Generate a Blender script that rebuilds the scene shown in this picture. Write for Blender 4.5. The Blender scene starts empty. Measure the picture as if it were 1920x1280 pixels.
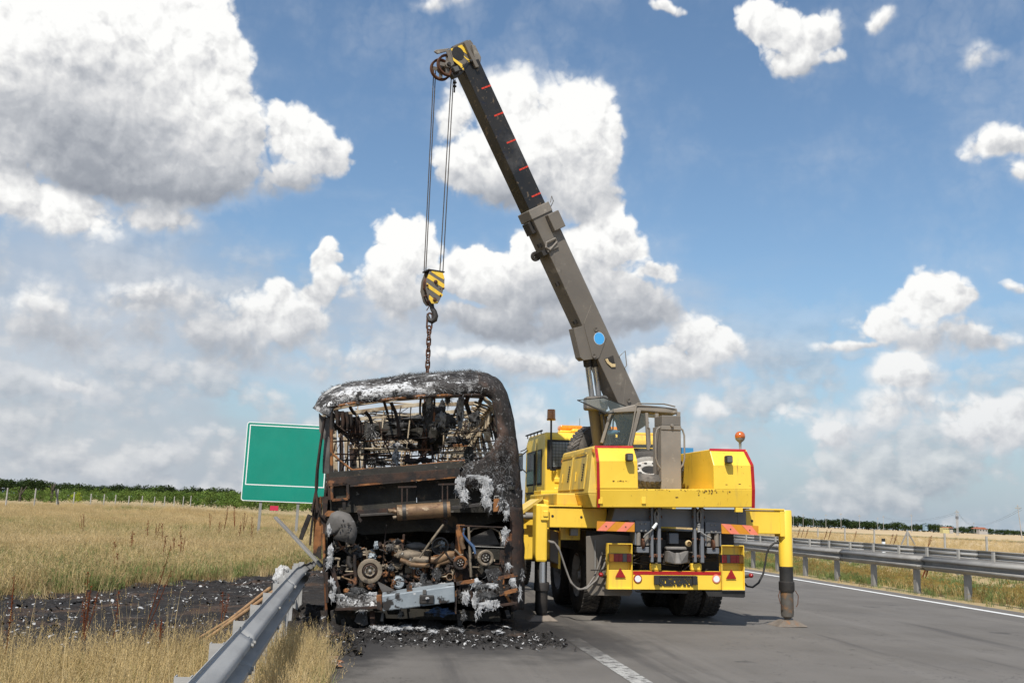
import bpy, bmesh, math, random
import numpy as np
from mathutils import Vector, Matrix, noise
random.seed(7); rng=np.random.default_rng(11)
sc=bpy.context.scene; col=sc.collection
# ------------------------------------------------------------------ camera
FPX=1867.; PITCH=math.radians(9.84); ROLL=math.radians(2.3); EYE=1.40
fw=Vector((0,math.cos(PITCH),math.sin(PITCH))); r0=Vector((1,0,0)); u0=r0.cross(fw)
RT=math.cos(ROLL)*r0+math.sin(ROLL)*u0; UP=-math.sin(ROLL)*r0+math.cos(ROLL)*u0
cam_d=bpy.data.cameras.new('camera'); cam=bpy.data.objects.new('camera',cam_d); col.objects.link(cam)
cam_d.sensor_width=36; cam_d.lens=36*FPX/1920; cam_d.clip_end=9000; cam_d.clip_start=.05
cam.matrix_world=Matrix(((RT.x,UP.x,-fw.x,0),(RT.y,UP.y,-fw.y,0),(RT.z,UP.z,-fw.z,EYE),(0,0,0,1)))
sc.camera=cam
sc.view_settings.view_transform='Standard'; sc.view_settings.look='None'; sc.view_settings.gamma=1
sc.view_settings.exposure=0.0
CAM=Vector((0,0,EYE))
def ray(x,y): return fw+RT*((x-960)/FPX)+UP*((640-y)/FPX)
def atY(x,y,Y): r=ray(x,y); return CAM+r*(Y/r.y)
def gnd(x,y,z=0): r=ray(x,y); return CAM+r*((z-EYE)/r.z)
# ------------------------------------------------------------------ sun
SUNV=Vector((-.17,-.59,.79)).normalized()
sd=bpy.data.lights.new('sun','SUN'); so=bpy.data.objects.new('sun',sd); col.objects.link(so)
sd.energy=5.0; sd.angle=math.radians(.53); sd.color=(1,.955,.88)
so.rotation_euler=SUNV.to_track_quat('Z','Y').to_euler()
# ------------------------------------------------------------------ sky
W=bpy.data.worlds.new('World'); sc.world=W; W.use_nodes=True
def sky():
    nt=W.node_tree; nt.nodes.clear(); N=nt.nodes.new; L=nt.links.new
    out=N('ShaderNodeOutputWorld'); bg=N('ShaderNodeBackground'); L(bg.outputs[0],out.inputs[0])
    st=N('ShaderNodeTexSky'); st.sky_type='NISHITA'; st.sun_disc=False
    st.sun_elevation=math.asin(SUNV.z); st.sun_rotation=math.atan2(SUNV.x,SUNV.y)
    st.air_density=1.1; st.dust_density=.8; st.ozone_density=1.2
    def m_(op,a,b=None,c=None,clamp=False,T=nt):
        n=T.nodes.new('ShaderNodeMath'); n.operation=op; n.use_clamp=clamp
        for i,x in enumerate((a,b,c)):
            if x is None: continue
            if isinstance(x,(int,float)): n.inputs[i].default_value=x
            else: T.links.new(x,n.inputs[i])
        return n.outputs[0]
    def vm(op,*a,T=nt):
        n=T.nodes.new('ShaderNodeVectorMath'); n.operation=op
        for i,x in enumerate(a):
            if isinstance(x,(tuple,list)): n.inputs[i].default_value=x
            else: T.links.new(x,n.inputs[i])
        return n
    def noi(scale,detail,rough,vec,T=nt,off=0,sy=1.):
        n=T.nodes.new('ShaderNodeTexNoise'); n.inputs['Scale'].default_value=scale; n.inputs['Detail'].default_value=detail; n.inputs['Roughness'].default_value=rough
        if off or sy!=1: vec=vm('MULTIPLY_ADD',vec,(1,sy,1),(off,off*.7,0),T=T).outputs[0]
        T.links.new(vec,n.inputs['Vector']); return n
    def ss(x,a,b,T=nt):
        n=T.nodes.new('ShaderNodeMapRange'); n.interpolation_type='SMOOTHSTEP'; T.links.new(x,n.inputs['Value'])
        for k,vv in (('From Min',a),('From Max',b)):
            if isinstance(vv,(int,float)): n.inputs[k].default_value=vv
            else: T.links.new(vv,n.inputs[k])
        return n.outputs[0]
    def mixc(f,a,b):
        n=N('ShaderNodeMix'); n.data_type='RGBA'
        if isinstance(f,(int,float)): n.inputs['Factor'].default_value=f
        else: L(f,n.inputs['Factor'])
        for k,x in ((6,a),(7,b)):
            if isinstance(x,tuple): n.inputs[k].default_value=(*x,1)
            else: L(x,n.inputs[k])
        return n.outputs[2]
    # billow field, a node group so that it can be read twice (relief)
    g=bpy.data.node_groups.new('cloud_billows','ShaderNodeTree')
    g.interface.new_socket('P',in_out='INPUT',socket_type='NodeSocketVector'); g.interface.new_socket('Puff',in_out='OUTPUT',socket_type='NodeSocketFloat'); g.interface.new_socket('Low',in_out='OUTPUT',socket_type='NodeSocketFloat')
    gi=g.nodes.new('NodeGroupInput'); go=g.nodes.new('NodeGroupOutput'); P=gi.outputs[0]
    w2=noi(26,4,.6,P,T=g); Q2=vm('ADD',P,vm('MULTIPLY_ADD',w2.outputs['Color'],(.030,.030,0),(-.015,-.015,0),T=g).outputs[0],T=g).outputs[0]
    def puff(scale,k):
        n=g.nodes.new('ShaderNodeTexVoronoi'); n.feature='SMOOTH_F1'; n.inputs['Scale'].default_value=scale; n.inputs['Smoothness'].default_value=.25
        n.voronoi_dimensions='2D'; g.links.new(Q2,n.inputs['Vector']); d=n.outputs['Distance']
        return m_('MULTIPLY',m_('SUBTRACT',.42,m_('MULTIPLY',d,d,T=g),T=g),k,T=g)
    pf=m_('ADD',puff(15,.50),m_('ADD',puff(34,.36),m_('ADD',puff(78,.24),puff(170,.13),T=g),T=g),T=g)
    fb=m_('SUBTRACT',noi(11,10,.62,P,T=g).outputs['Fac'],.5,T=g)
    g.links.new(m_('SUBTRACT',m_('ADD',m_('MULTIPLY',fb,1.0,T=g),pf,T=g),.32,T=g),go.inputs[0])
    lw=noi(7,9,.58,P,T=g,off=1.7,sy=1.8).outputs['Fac']; g.links.new(m_('ADD',lw,m_('MULTIPLY',m_('ADD',puff(34,.2),puff(78,.12),T=g),.8,T=g),T=g),go.inputs[1])
    tc=N('ShaderNodeTexCoord'); sp=N('ShaderNodeSeparateXYZ'); L(tc.outputs['Generated'],sp.inputs[0])
    az=m_('ARCTAN2',sp.outputs[0],sp.outputs[1]); el=m_('ARCSINE',sp.outputs[2])
    cb=N('ShaderNodeCombineXYZ'); L(az,cb.inputs[0]); L(el,cb.inputs[1]); PP=cb.outputs[0]
    w=noi(8,4,.6,PP); Q=vm('ADD',PP,vm('MULTIPLY_ADD',w.outputs['Color'],(.085,.07,0),(-.0425,-.035,0)).outputs[0]).outputs[0]
    acc=None; sw=None; stn=None
    for (x,y,rx,ry,wt,tone) in BLOBS:
        r=ray(x,y).normalized(); a_=math.atan2(r.x,r.y); e_=math.asin(r.z)
        k=1/FPX; sx=1/(rx*k*.97); sy=1/(ry*k*.97)
        v=vm('MULTIPLY_ADD',Q,(sx,sy,0),(-a_*sx,-e_*sy,0)).outputs[0]
        d=vm('DOT_PRODUCT',v,v).outputs['Value']
        e=m_('MULTIPLY',m_('MAXIMUM',m_('MULTIPLY_ADD',d,-.5,1.0),0.0),wt)
        acc=e if acc is None else m_('SMOOTH_MAX',acc,e,.25)
        ty=m_('ADD',vm('DOT_PRODUCT',v,(-.25,1,0)).outputs['Value'],tone)      # lit above, grey beneath
        e2=m_('MULTIPLY',e,e); tw=m_('MULTIPLY',e2,ty)
        sw=e2 if sw is None else m_('ADD',sw,e2); stn=tw if stn is None else m_('ADD',stn,tw)
    tone=m_('DIVIDE',stn,m_('ADD',sw,.02))
    # other clouds all round the rest of the sky
    side=m_('MULTIPLY',m_('SUBTRACT',m_('ABSOLUTE',az),.60),8.0); top=m_('MULTIPLY',m_('SUBTRACT',el,.58),8.0)
    msk=m_('MINIMUM',m_('MAXIMUM',m_('MAXIMUM',side,top),0.0),1.0)
    gen=m_('MULTIPLY',m_('MULTIPLY',m_('SUBTRACT',noi(2.6,2,.5,PP,off=3.3).outputs['Fac'],.49),6.0),msk)
    acc=m_('MAXIMUM',acc,gen)
    def billow(dx,dy):
        a=vm('ADD',PP,(dx,dy,0)); n=N('ShaderNodeGroup'); n.node_tree=g; L(a.outputs[0],n.inputs[0]); return n.outputs
    F0=billow(0,0); F1=billow(-.0055,.012)
    wn=ss(acc,.0,.40)
    dens=m_('ADD',acc,m_('MULTIPLY',m_('MULTIPLY',F0[0],wn),CL['amp']))
    soft=m_('ADD',CL['a0']+CL['edge'],m_('MULTIPLY',ss(m_('MULTIPLY',tone,-1.0),.1,1.0),.28))
    soft=m_('ADD',soft,m_('MULTIPLY',m_('SUBTRACT',1.0,ss(el,.10,.26)),.22))
    fray=noi(4.5,6,.6,PP,off=6.1).outputs['Fac']
    soft=m_('ADD',soft,m_('MULTIPLY',ss(fray,.47,.66),.34))
    small=m_('SUBTRACT',1.0,ss(acc,.5,.95)); soft=m_('ADD',soft,m_('MULTIPLY',small,.22))
    alpha=ss(dens,CL['a0'],soft)
    rel=m_('MULTIPLY',m_('SUBTRACT',F0[0],F1[0]),CL['kp'])
    rel=m_('MULTIPLY',rel,m_('ADD',.55,m_('MULTIPLY',ss(tone,-.6,.5),.45)))
    sh=m_('ADD',m_('MULTIPLY_ADD',tone,CL['kt'],CL['b']),rel)
    sh=m_('ADD',sh,m_('MULTIPLY',m_('SUBTRACT',noi(7,5,.6,PP,off=4.4).outputs['Fac'],.5),.5),clamp=True)
    rmp=N('ShaderNodeValToRGB'); L(sh,rmp.inputs[0]); e=rmp.color_ramp.elements
    e[0].position=0; e[0].color=(.275,.30,.35,1); e[1].position=1; e[1].color=(1.0,1.0,.985,1)
    for p,c in ((.25,(.36,.385,.43)),(.5,(.52,.54,.575)),(.72,(.74,.745,.755)),(.88,(.90,.90,.89))):
        k=e.new(p); k.color=(*c,1)
    lowm=m_('SUBTRACT',1.0,ss(m_('ADD',el,m_('MULTIPLY',ss(az,-.35,.05),.06)),.15,.31))
    lowa=m_('MULTIPLY',m_('MULTIPLY',ss(F0[1],CL['l0'],CL['l1']),lowm),.72)
    lowc=mixc(m_('ADD',.42,m_('MULTIPLY',m_('SUBTRACT',F0[1],F1[1]),3.6),clamp=True),(.38,.42,.48),(.78,.78,.78))
    hz=m_('SUBTRACT',1.0,ss(el,-.04,.26))
    mul=N('ShaderNodeMix'); mul.data_type='RGBA'; mul.blend_type='MULTIPLY'; mul.inputs['Factor'].default_value=1
    L(st.outputs[0],mul.inputs[6]); mul.inputs[7].default_value=CL['sky']
    base=mixc(m_('MULTIPLY',hz,.86),mul.outputs[2],(.365,.455,.575))
    wisp=m_('MULTIPLY',ss(noi(5,10,.65,PP,off=8.2,sy=2.5).outputs['Fac'],.50,.85),.22)
    c=mixc(wisp,base,(.60,.66,.74))
    dk=noi(3.2,8,.58,PP,off=2.2,sy=2.2).outputs['Fac']
    dkb=m_('MULTIPLY_ADD',az,-.32,m_('ADD',dk,.02)); top_=m_('MULTIPLY_ADD',m_('SUBTRACT',fray,.5),.12,.235)
    deck=m_('MULTIPLY',m_('MULTIPLY',ss(dkb,.43,.60),m_('SUBTRACT',1.0,ss(m_('SUBTRACT',el,top_),-.05,.05))),.62)
    c=mixc(deck,c,mixc(ss(m_('ADD',m_('MULTIPLY',dk,.75),m_('MULTIPLY',F0[1],.25)),.42,.66),(.475,.505,.565),(.60,.62,.66)))
    c=mixc(lowa,c,lowc)
    veil=m_('MULTIPLY',m_('MULTIPLY',ss(dens,-.02,.55),ss(fray,.40,.62)),.42)
    c=mixc(veil,c,(.66,.70,.76))
    cc=mixc(m_('MULTIPLY',hz,.6),rmp.outputs[0],(.52,.565,.63))
    c=mixc(alpha,c,cc)
    c=mixc(ss(el,-.06,-.02),(.16,.14,.09),c)
    L(c,bg.inputs[0]); bg.inputs[1].default_value=1.0
    W.cycles.sampling_method='MANUAL'; W.cycles.sample_map_resolution=512
CL=dict(a0=.31,edge=.13,amp=1.05,kp=1.0,kt=.37,b=.76,l0=.47,l1=.62,sky=(.110,.124,.131,1))
BLOBS=[(100,60,200,130,1.4,.5),(300,60,140,110,1.3,.5),(400,90,70,60,1.1,.5),(120,220,230,120,1.4,-.9),(330,190,150,100,1.3,.1),(410,230,90,80,1.2,.1),(290,300,200,75,1.2,-.9),(430,310,80,60,1.,-.6),(560,240,72,62,1.1,.5),(610,285,62,46,1.05,.3),(545,330,60,36,.95,-.3),(520,190,28,32,.9,.6),
 (100,395,120,45,1.0,.7),(10,330,70,80,1.1,.3),(300,395,90,35,.85,.0),(480,350,50,30,.8,-.3),(20,120,80,120,1.3,.2),
 (960,205,72,70,1.25,.7),(1060,265,100,110,1.35,.3),(1100,380,60,50,1.1,-.3),(900,300,80,75,1.1,.1),(1070,360,75,50,1.1,-.5),(845,190,36,50,.9,.6),(950,370,90,45,1.,-.6),
 (755,460,62,66,1.15,.7),(730,545,66,70,1.05,-.1),(895,515,95,50,1.2,.3),(985,470,60,32,1.0,.5),(1120,455,90,60,1.3,.5),(1060,545,170,60,1.3,-.6),(960,600,230,42,1.1,-1.0),(1225,500,48,28,.9,.5),(1180,590,110,50,1.0,-.8),
 (1320,632,88,44,1.05,.5),(1250,680,110,55,1.0,-.2),(1190,730,110,38,.8,-.2),
 (618,452,28,24,.9,.6),(603,476,30,26,.95,.5),(632,478,22,18,.8,.3),(612,520,28,34,.95,.2),(596,556,32,30,.85,-.1),(572,585,28,16,.75,0),(640,530,20,24,.65,-.2),
 (1440,35,52,44,1.05,.4),(1505,45,56,34,1.0,.3),(1465,100,50,36,.85,.1),(1540,90,34,18,.65,.2),(1640,15,34,20,.75,.2),(1858,112,40,20,.8,.2),(1875,272,65,36,.95,.4),(1900,325,45,26,.75,0),(1250,2,36,14,.7,.2),(830,2,70,16,.7,.2),(1908,540,20,14,.7,.2),
 (1745,568,75,42,1.2,.6),(1650,612,55,42,1.1,.2),(1820,655,70,26,1.0,-.2),(1600,655,48,13,.8,.1),(1730,640,90,36,1.1,-.5),(1700,705,75,40,1.05,.4),(1700,765,105,32,1.0,.3),(1840,790,75,45,1.0,.5),(1905,775,50,34,.9,.4),(1560,795,85,32,.85,.3),(1490,768,36,20,.7,.3),(1315,765,38,24,.95,.5),(1365,620,26,24,.75,.3),
 (530,615,90,55,.95,-.1),(535,562,26,34,.85,.2),(90,560,160,36,.80,-.3),(290,575,170,38,.82,-.3),(230,625,300,50,.9,-.8),(150,712,58,28,.85,.1),(400,660,200,46,.85,-.7),(60,660,120,40,.7,-.7),(860,665,110,24,.8,.3),(1010,690,120,36,.9,.0),(1000,790,60,50,.75,.3),(1120,750,60,40,.8,.2),(50,515,90,20,.75,-.1),(640,700,120,40,.8,-.5),(760,760,140,50,.7,-.4),(640,560,30,20,.6,0)]
sky()
# ------------------------------------------------------------------ helpers
def tag(o,label=None,cat=None,group=None,kind=None):
    if label: o['label']=label
    if cat: o['category']=cat
    if group: o['group']=group
    if kind: o['kind']=kind
    return o
def thing(name,label,cat,M=None,group=None):
    o=bpy.data.objects.new(name,None); col.objects.link(o); o.empty_display_size=.2
    if M is not None: o.matrix_world=M
    return tag(o,label,cat,group)
def frame(loc,az,roll=0,pitch=0):      # local +Y looks along azimuth az (degrees clockwise from world +Y)
    return Matrix.Translation(loc)@Matrix.Rotation(-math.radians(az),4,'Z')@Matrix.Rotation(-math.radians(roll),4,'Y')@Matrix.Rotation(math.radians(pitch),4,'X')
def pix(M,x,y,v,axis=1):               # the point of local plane axis=v seen at photo pixel x,y
    I=M.inverted(); c=I@CAM; d=I.to_3x3()@ray(x,y); t=(v-c[axis])/d[axis]; return c+d*t
SPLIT={'bolt','pin','stay_pin','rivet','height_mark','pit','vent','stripe','bore_hole','weld_plate','side_marker','boss','cable_clip','lever','hub_bolt','tie_bolt','warning_stripe','weld_seam','insulator','brace','light_bar_lens','window','pane','back_rail','leg_clamp','tread','rope_clamp','cab_glass','axle','chassis_frame','mudguard','plate_holder','beam_flange','shackle','upright','cross_rail','retaining_chain','hydraulic_hose','roller','mirror_arm','grab_rail','gutter_rail','boom_pipe','recess','luggage_rack','pressed_rib','door_line','hitch_jaw'}
class MB:
    def __init__(s,M=None): s.V=[];s.F=[];s.M=M;s.mi=[];s.cur=0
    def a(s,p):
        p=Vector(p); 
        if s.M is not None: p=s.M@p
        s.V.append(p); return len(s.V)-1
    def f(s,ids): s.F.append(tuple(ids)); s.mi.append(s.cur)
    def poly(s,pts): s.f([s.a(p) for p in pts])
    def hexa(s,b,t):
        i=[s.a(p) for p in b]+[s.a(p) for p in t]
        for q in ((3,2,1,0),(4,5,6,7),(0,1,5,4),(1,2,6,5),(2,3,7,6),(3,0,4,7)): s.f([i[k] for k in q])
    def box(s,x0,x1,y0,y1,z0,z1):
        s.hexa([(x0,y0,z0),(x1,y0,z0),(x1,y1,z0),(x0,y1,z0)],[(x0,y0,z1),(x1,y0,z1),(x1,y1,z1),(x0,y1,z1)])
    def prism(s,pts,d):
        d=Vector(d); A=[s.a(p) for p in pts]; B=[s.a(Vector(p)+d) for p in pts]; n=len(A)
        s.f(A[::-1]); s.f(B)
        for i in range(n): s.f([A[i],A[(i+1)%n],B[(i+1)%n],B[i]])
    def bar(s,p,q,w,h=None,up=(0,0,1)):
        h=h or w; p=Vector(p);q=Vector(q); d=(q-p).normalized(); u=Vector(up)
        if abs(d.dot(u))>.95: u=Vector((0,1,0))
        x=d.cross(u).normalized()*w/2; z=x.cross(d).normalized()*h/2
        s.hexa([p-x-z,p+x-z,p+x+z,p-x+z],[q-x-z,q+x-z,q+x+z,q-x+z])
    def tube(s,path,r,n=8,closed=False,cap=True):
        P=[Vector(p) for p in path]; m=len(P); rr=r if isinstance(r,(list,tuple)) else [r]*m
        T=[]
        for i in range(m):
            a=P[(i-1)%m] if (closed or i>0) else P[i]; b=P[(i+1)%m] if (closed or i<m-1) else P[i]
            T.append((b-a).normalized())
        u=T[0].orthogonal().normalized(); rings=[]
        for i in range(m):
            u=(u-T[i]*u.dot(T[i])); u=u.normalized() if u.length>1e-6 else T[i].orthogonal().normalized(); w=T[i].cross(u)
            rings.append([s.a(P[i]+(u*math.cos(2*math.pi*k/n)+w*math.sin(2*math.pi*k/n))*rr[i]) for k in range(n)])
        for i in range(m if closed else m-1):
            A=rings[i];B=rings[(i+1)%m]
            for k in range(n): s.f([A[k],A[(k+1)%n],B[(k+1)%n],B[k]])
        if cap and not closed: s.f(rings[0][::-1]); s.f(rings[-1])
    def cyl(s,p,q,r,r1=None,n=16): s.tube([p,q],[r,r if r1 is None else r1],n)
    def lathe(s,prof,o,ax,n=24,closed=False):
        o=Vector(o);ax=Vector(ax).normalized();u=ax.orthogonal().normalized();w=ax.cross(u); R=[]
        for (r,h) in prof: R.append([s.a(o+ax*h+(u*math.cos(2*math.pi*k/n)+w*math.sin(2*math.pi*k/n))*max(r,1e-4)) for k in range(n)])
        m=len(R)
        for i in range(m if closed else m-1):
            for k in range(n): s.f([R[i][k],R[i][(k+1)%n],R[(i+1)%m][(k+1)%n],R[(i+1)%m][k]])
    def grid(s,G):
        I=[[s.a(p) for p in r] for r in G]
        for i in range(len(I)-1):
            for j in range(len(I[0])-1): s.f([I[i][j],I[i][j+1],I[i+1][j+1],I[i+1][j]])
    def mesh(s,name,mats,smooth=None,recalc=True):
        me=bpy.data.meshes.new(name); me.from_pydata([tuple(v) for v in s.V],[],s.F)
        if not isinstance(mats,(list,tuple)): mats=[mats]
        for m in mats: me.materials.append(m)
        if any(s.mi): me.polygons.foreach_set('material_index',s.mi)
        if recalc:
            b=bmesh.new(); b.from_mesh(me); bmesh.ops.recalc_face_normals(b,faces=b.faces); b.to_mesh(me); b.free()
        if smooth:
            me.polygons.foreach_set('use_smooth',[True]*len(me.polygons)); me.set_sharp_from_angle(angle=math.radians(smooth))
        me.update(); return me
    def pieces(s):
        par=list(range(len(s.V)))
        def fd(a):
            while par[a]!=a: par[a]=par[par[a]]; a=par[a]
            return a
        for f in s.F:
            for q in f[1:]: par[fd(q)]=fd(f[0])
        out={}
        for f,mi in zip(s.F,s.mi): out.setdefault(fd(f[0]),[]).append((f,mi))
        R=[]
        for fs in out.values():
            b=MB(); mp={}
            for f,mi in fs:
                for q in f:
                    if q not in mp: mp[q]=len(b.V); b.V.append(s.V[q])
                b.F.append(tuple(mp[q] for q in f)); b.mi.append(mi)
            R.append(b)
        return R
    def build(s,name,mats,parent=None,smooth=None,bevel=0,thick=0,label=None,kind=None,recalc=True):
        if name in SPLIT and not kind:
            P=s.pieces()
            if len(P)>1: return [p.build(name,mats,parent,smooth,bevel,thick,label,kind,recalc) for p in P][0]
        o=bpy.data.objects.new(name,s.mesh(name,mats,smooth,recalc)); col.objects.link(o)
        if parent is not None: o.parent=parent
        if thick: md=o.modifiers.new('s','SOLIDIFY'); md.thickness=thick; md.offset=0
        if bevel:
            md=o.modifiers.new('b','BEVEL'); md.width=bevel; md.segments=2; md.limit_method='ANGLE'; md.angle_limit=.6
        if label: o['label']=label
        if kind: o['kind']=kind
        return o
def nz(x,y,z=0,s=1.): return noise.noise(Vector((x*s,y*s,z*s)))
def link_copy(o,parent=None,loc=None,M=None):
    c=o.copy(); col.objects.link(c); c.parent=parent
    if loc is not None: c.location=loc
    if M is not None: c.matrix_basis=M
    return c
def copy_tree(o,parent=None):
    c=o.copy(); col.objects.link(c); c.parent=parent
    for ch in [x for x in bpy.data.objects if x.parent==o]: copy_tree(ch,c)
    return c
# ------------------------------------------------------------------ materials
def mat(name,c1,c2=None,scale=3.,rough=.6,metal=0.,patches=(),bump=(40,.15),stretch=(1,1,1),detail=6,contrast=(.35,.65),trans=0,emit=None,coat=0,objrand=0,ior=1.45,alpha=1,bdist=.01,rvar=.12,regions=(),cracks=None):
    m=bpy.data.materials.new(name); m.use_nodes=True; nt=m.node_tree; N=nt.nodes.new; L=nt.links.new; b=nt.nodes['Principled BSDF']
    tc=N('ShaderNodeTexCoord'); mp=N('ShaderNodeMapping'); mp.inputs['Scale'].default_value=stretch; L(tc.outputs['Object'],mp.inputs[0])
    def noi(s,d=6,r=.6,vec=None):
        n=N('ShaderNodeTexNoise'); n.inputs['Scale'].default_value=s; n.inputs['Detail'].default_value=d; n.inputs['Roughness'].default_value=r
        L(vec or mp.outputs[0],n.inputs['Vector']); return n.outputs['Fac']
    def mr(x,a,bb):
        n=N('ShaderNodeMapRange'); n.interpolation_type='SMOOTHSTEP'; L(x,n.inputs['Value']); n.inputs['From Min'].default_value=a; n.inputs['From Max'].default_value=bb; return n.outputs[0]
    def mix(f,a,c):
        n=N('ShaderNodeMix'); n.data_type='RGBA'; L(f,n.inputs['Factor'])
        for k,x in ((6,a),(7,c)):
            if isinstance(x,tuple): n.inputs[k].default_value=(*x,1)
            else: L(x,n.inputs[k])
        return n.outputs[2]
    c=c1
    if c2 is not None: c=mix(mr(noi(scale,detail),*contrast),c1,c2)
    rr=None
    for p in patches:      # colour, noise scale, threshold, softness, stretch
        pc,ps,pt,pso=p[:4]; vec=mp.outputs[0]
        if len(p)>4:
            mp2=N('ShaderNodeMapping'); mp2.inputs['Scale'].default_value=p[4]; mp2.inputs['Location'].default_value=(3.1*ps,1.7,.3); L(tc.outputs['Object'],mp2.inputs[0]); vec=mp2.outputs[0]
        f=mr(noi(ps,8,.65,vec),pt,pt+pso); c=mix(f,c,pc)
    if cracks:
        for (cs,wd,cc,dd) in cracks:
            a_=N('ShaderNodeMath'); a_.operation='SUBTRACT'; L(noi(cs,dd,.6,tc.outputs['Object']),a_.inputs[0]); a_.inputs[1].default_value=.5
            b_=N('ShaderNodeMath'); b_.operation='ABSOLUTE'; L(a_.outputs[0],b_.inputs[0]); gt_=mr(noi(cs*.6,2,.5),.5,.56)
            f_=N('ShaderNodeMath'); f_.operation='MULTIPLY'; L(mr(b_.outputs[0],wd,wd*.3),f_.inputs[0]); L(gt_,f_.inputs[1]); c=mix(f_.outputs[0],c,cc)
    for (pc,cen,inv,amp,lo,hi,ps) in regions:      # a stain of its own shape, in the object's coordinates
        sb=N('ShaderNodeVectorMath'); sb.operation='SUBTRACT'; L(tc.outputs['Object'],sb.inputs[0]); sb.inputs[1].default_value=cen
        ml=N('ShaderNodeVectorMath'); ml.operation='MULTIPLY'; L(sb.outputs[0],ml.inputs[0]); ml.inputs[1].default_value=inv
        ln=N('ShaderNodeVectorMath'); ln.operation='LENGTH'; L(ml.outputs[0],ln.inputs[0])
        ad=N('ShaderNodeMath'); ad.operation='MULTIPLY_ADD'; L(noi(ps,8,.7,tc.outputs['Object']),ad.inputs[0]); ad.inputs[1].default_value=amp; L(ln.outputs['Value'],ad.inputs[2])
        c=mix(mr(ad.outputs[0],hi+amp*.5,lo+amp*.5),c,pc)
    if objrand:
        oi=N('ShaderNodeObjectInfo'); hs=N('ShaderNodeHueSaturation')
        mr2=N('ShaderNodeMapRange'); L(oi.outputs['Random'],mr2.inputs[0]); mr2.inputs['To Min'].default_value=1-objrand; mr2.inputs['To Max'].default_value=1+objrand
        L(mr2.outputs[0],hs.inputs['Value'])
        if isinstance(c,tuple): hs.inputs['Color'].default_value=(*c,1)
        else: L(c,hs.inputs['Color'])
        c=hs.outputs[0]
    if isinstance(c,tuple): b.inputs['Base Color'].default_value=(*c,1)
    else: L(c,b.inputs['Base Color'])
    b.inputs['Metallic'].default_value=metal; b.inputs['IOR'].default_value=ior
    if rvar:
        n=N('ShaderNodeMapRange'); L(noi(scale*2.3,5),n.inputs[0]); n.inputs['To Min'].default_value=max(rough-rvar,.03); n.inputs['To Max'].default_value=min(rough+rvar,1); n.inputs['From Min'].default_value=.3; n.inputs['From Max'].default_value=.7
        L(n.outputs[0],b.inputs['Roughness'])
    else: b.inputs['Roughness'].default_value=rough
    if coat: b.inputs['Coat Weight'].default_value=coat; b.inputs['Coat Roughness'].default_value=.15
    if trans: b.inputs['Transmission Weight'].default_value=trans
    if alpha<1: b.inputs['Alpha'].default_value=alpha
    if emit: b.inputs['Emission Color'].default_value=(*emit[0],1); b.inputs['Emission Strength'].default_value=emit[1]
    if bump:
        bn=N('ShaderNodeBump'); bn.inputs['Strength'].default_value=bump[1]; bn.inputs['Distance'].default_value=bdist; L(noi(bump[0],7,.65),bn.inputs['Height']); L(bn.outputs[0],b.inputs['Normal'])
    return m
def leafmat(name,c1,c2,rnd=.25,scale=.8,trans=.25):
    m=bpy.data.materials.new(name); m.use_nodes=True; nt=m.node_tree; N=nt.nodes.new; L=nt.links.new
    nt.nodes.clear(); out=N('ShaderNodeOutputMaterial'); d=N('ShaderNodeBsdfDiffuse'); t=N('ShaderNodeBsdfTranslucent'); mx=N('ShaderNodeMixShader'); mx.inputs[0].default_value=trans
    g=N('ShaderNodeNewGeometry'); n=N('ShaderNodeTexNoise'); n.inputs['Scale'].default_value=scale; n.inputs['Detail'].default_value=4; L(g.outputs['Position'],n.inputs['Vector'])
    mr=N('ShaderNodeMapRange'); L(n.outputs['Fac'],mr.inputs[0]); mr.inputs['From Min'].default_value=.35; mr.inputs['From Max'].default_value=.65
    mi=N('ShaderNodeMix'); mi.data_type='RGBA'; L(mr.outputs[0],mi.inputs['Factor']); mi.inputs[6].default_value=(*c1,1); mi.inputs[7].default_value=(*c2,1)
    oi=N('ShaderNodeObjectInfo'); m2=N('ShaderNodeMapRange'); L(oi.outputs['Random'],m2.inputs[0]); m2.inputs['To Min'].default_value=1-rnd; m2.inputs['To Max'].default_value=1+rnd
    h=N('ShaderNodeHueSaturation'); L(m2.outputs[0],h.inputs['Value']); L(mi.outputs[2],h.inputs['Color'])
    L(h.outputs[0],d.inputs[0]); L(h.outputs[0],t.inputs[0]); L(d.outputs[0],mx.inputs[1]); L(t.outputs[0],mx.inputs[2]); L(mx.outputs[0],out.inputs[0]); return m
def _ru(c): a=math.radians(-7.73); return (c[0]*math.cos(a)-c[1]*math.sin(a),c[0]*math.sin(a)+c[1]*math.cos(a),0)
SOOT=[((.045,.041,.038),(-.30,12.2,0),(1/2.35,1/2.5,0),1.1,.45,1.1,1.3),((.022,.020,.019),(-.45,12.6,0),(1/1.7,1/1.75,0),.8,.65,.95,4.),((.035,.032,.03),(-1.75,11.8,0),(1/.75,1/3.4,0),.8,.6,1.05,2.2),((.02,.018,.017),(-1.9,12.4,0),(1/.6,1/2.9,0),.7,.6,.9,7.)]
SOOTR=[(q[0],_ru(q[1]))+q[2:] for q in SOOT]
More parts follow.
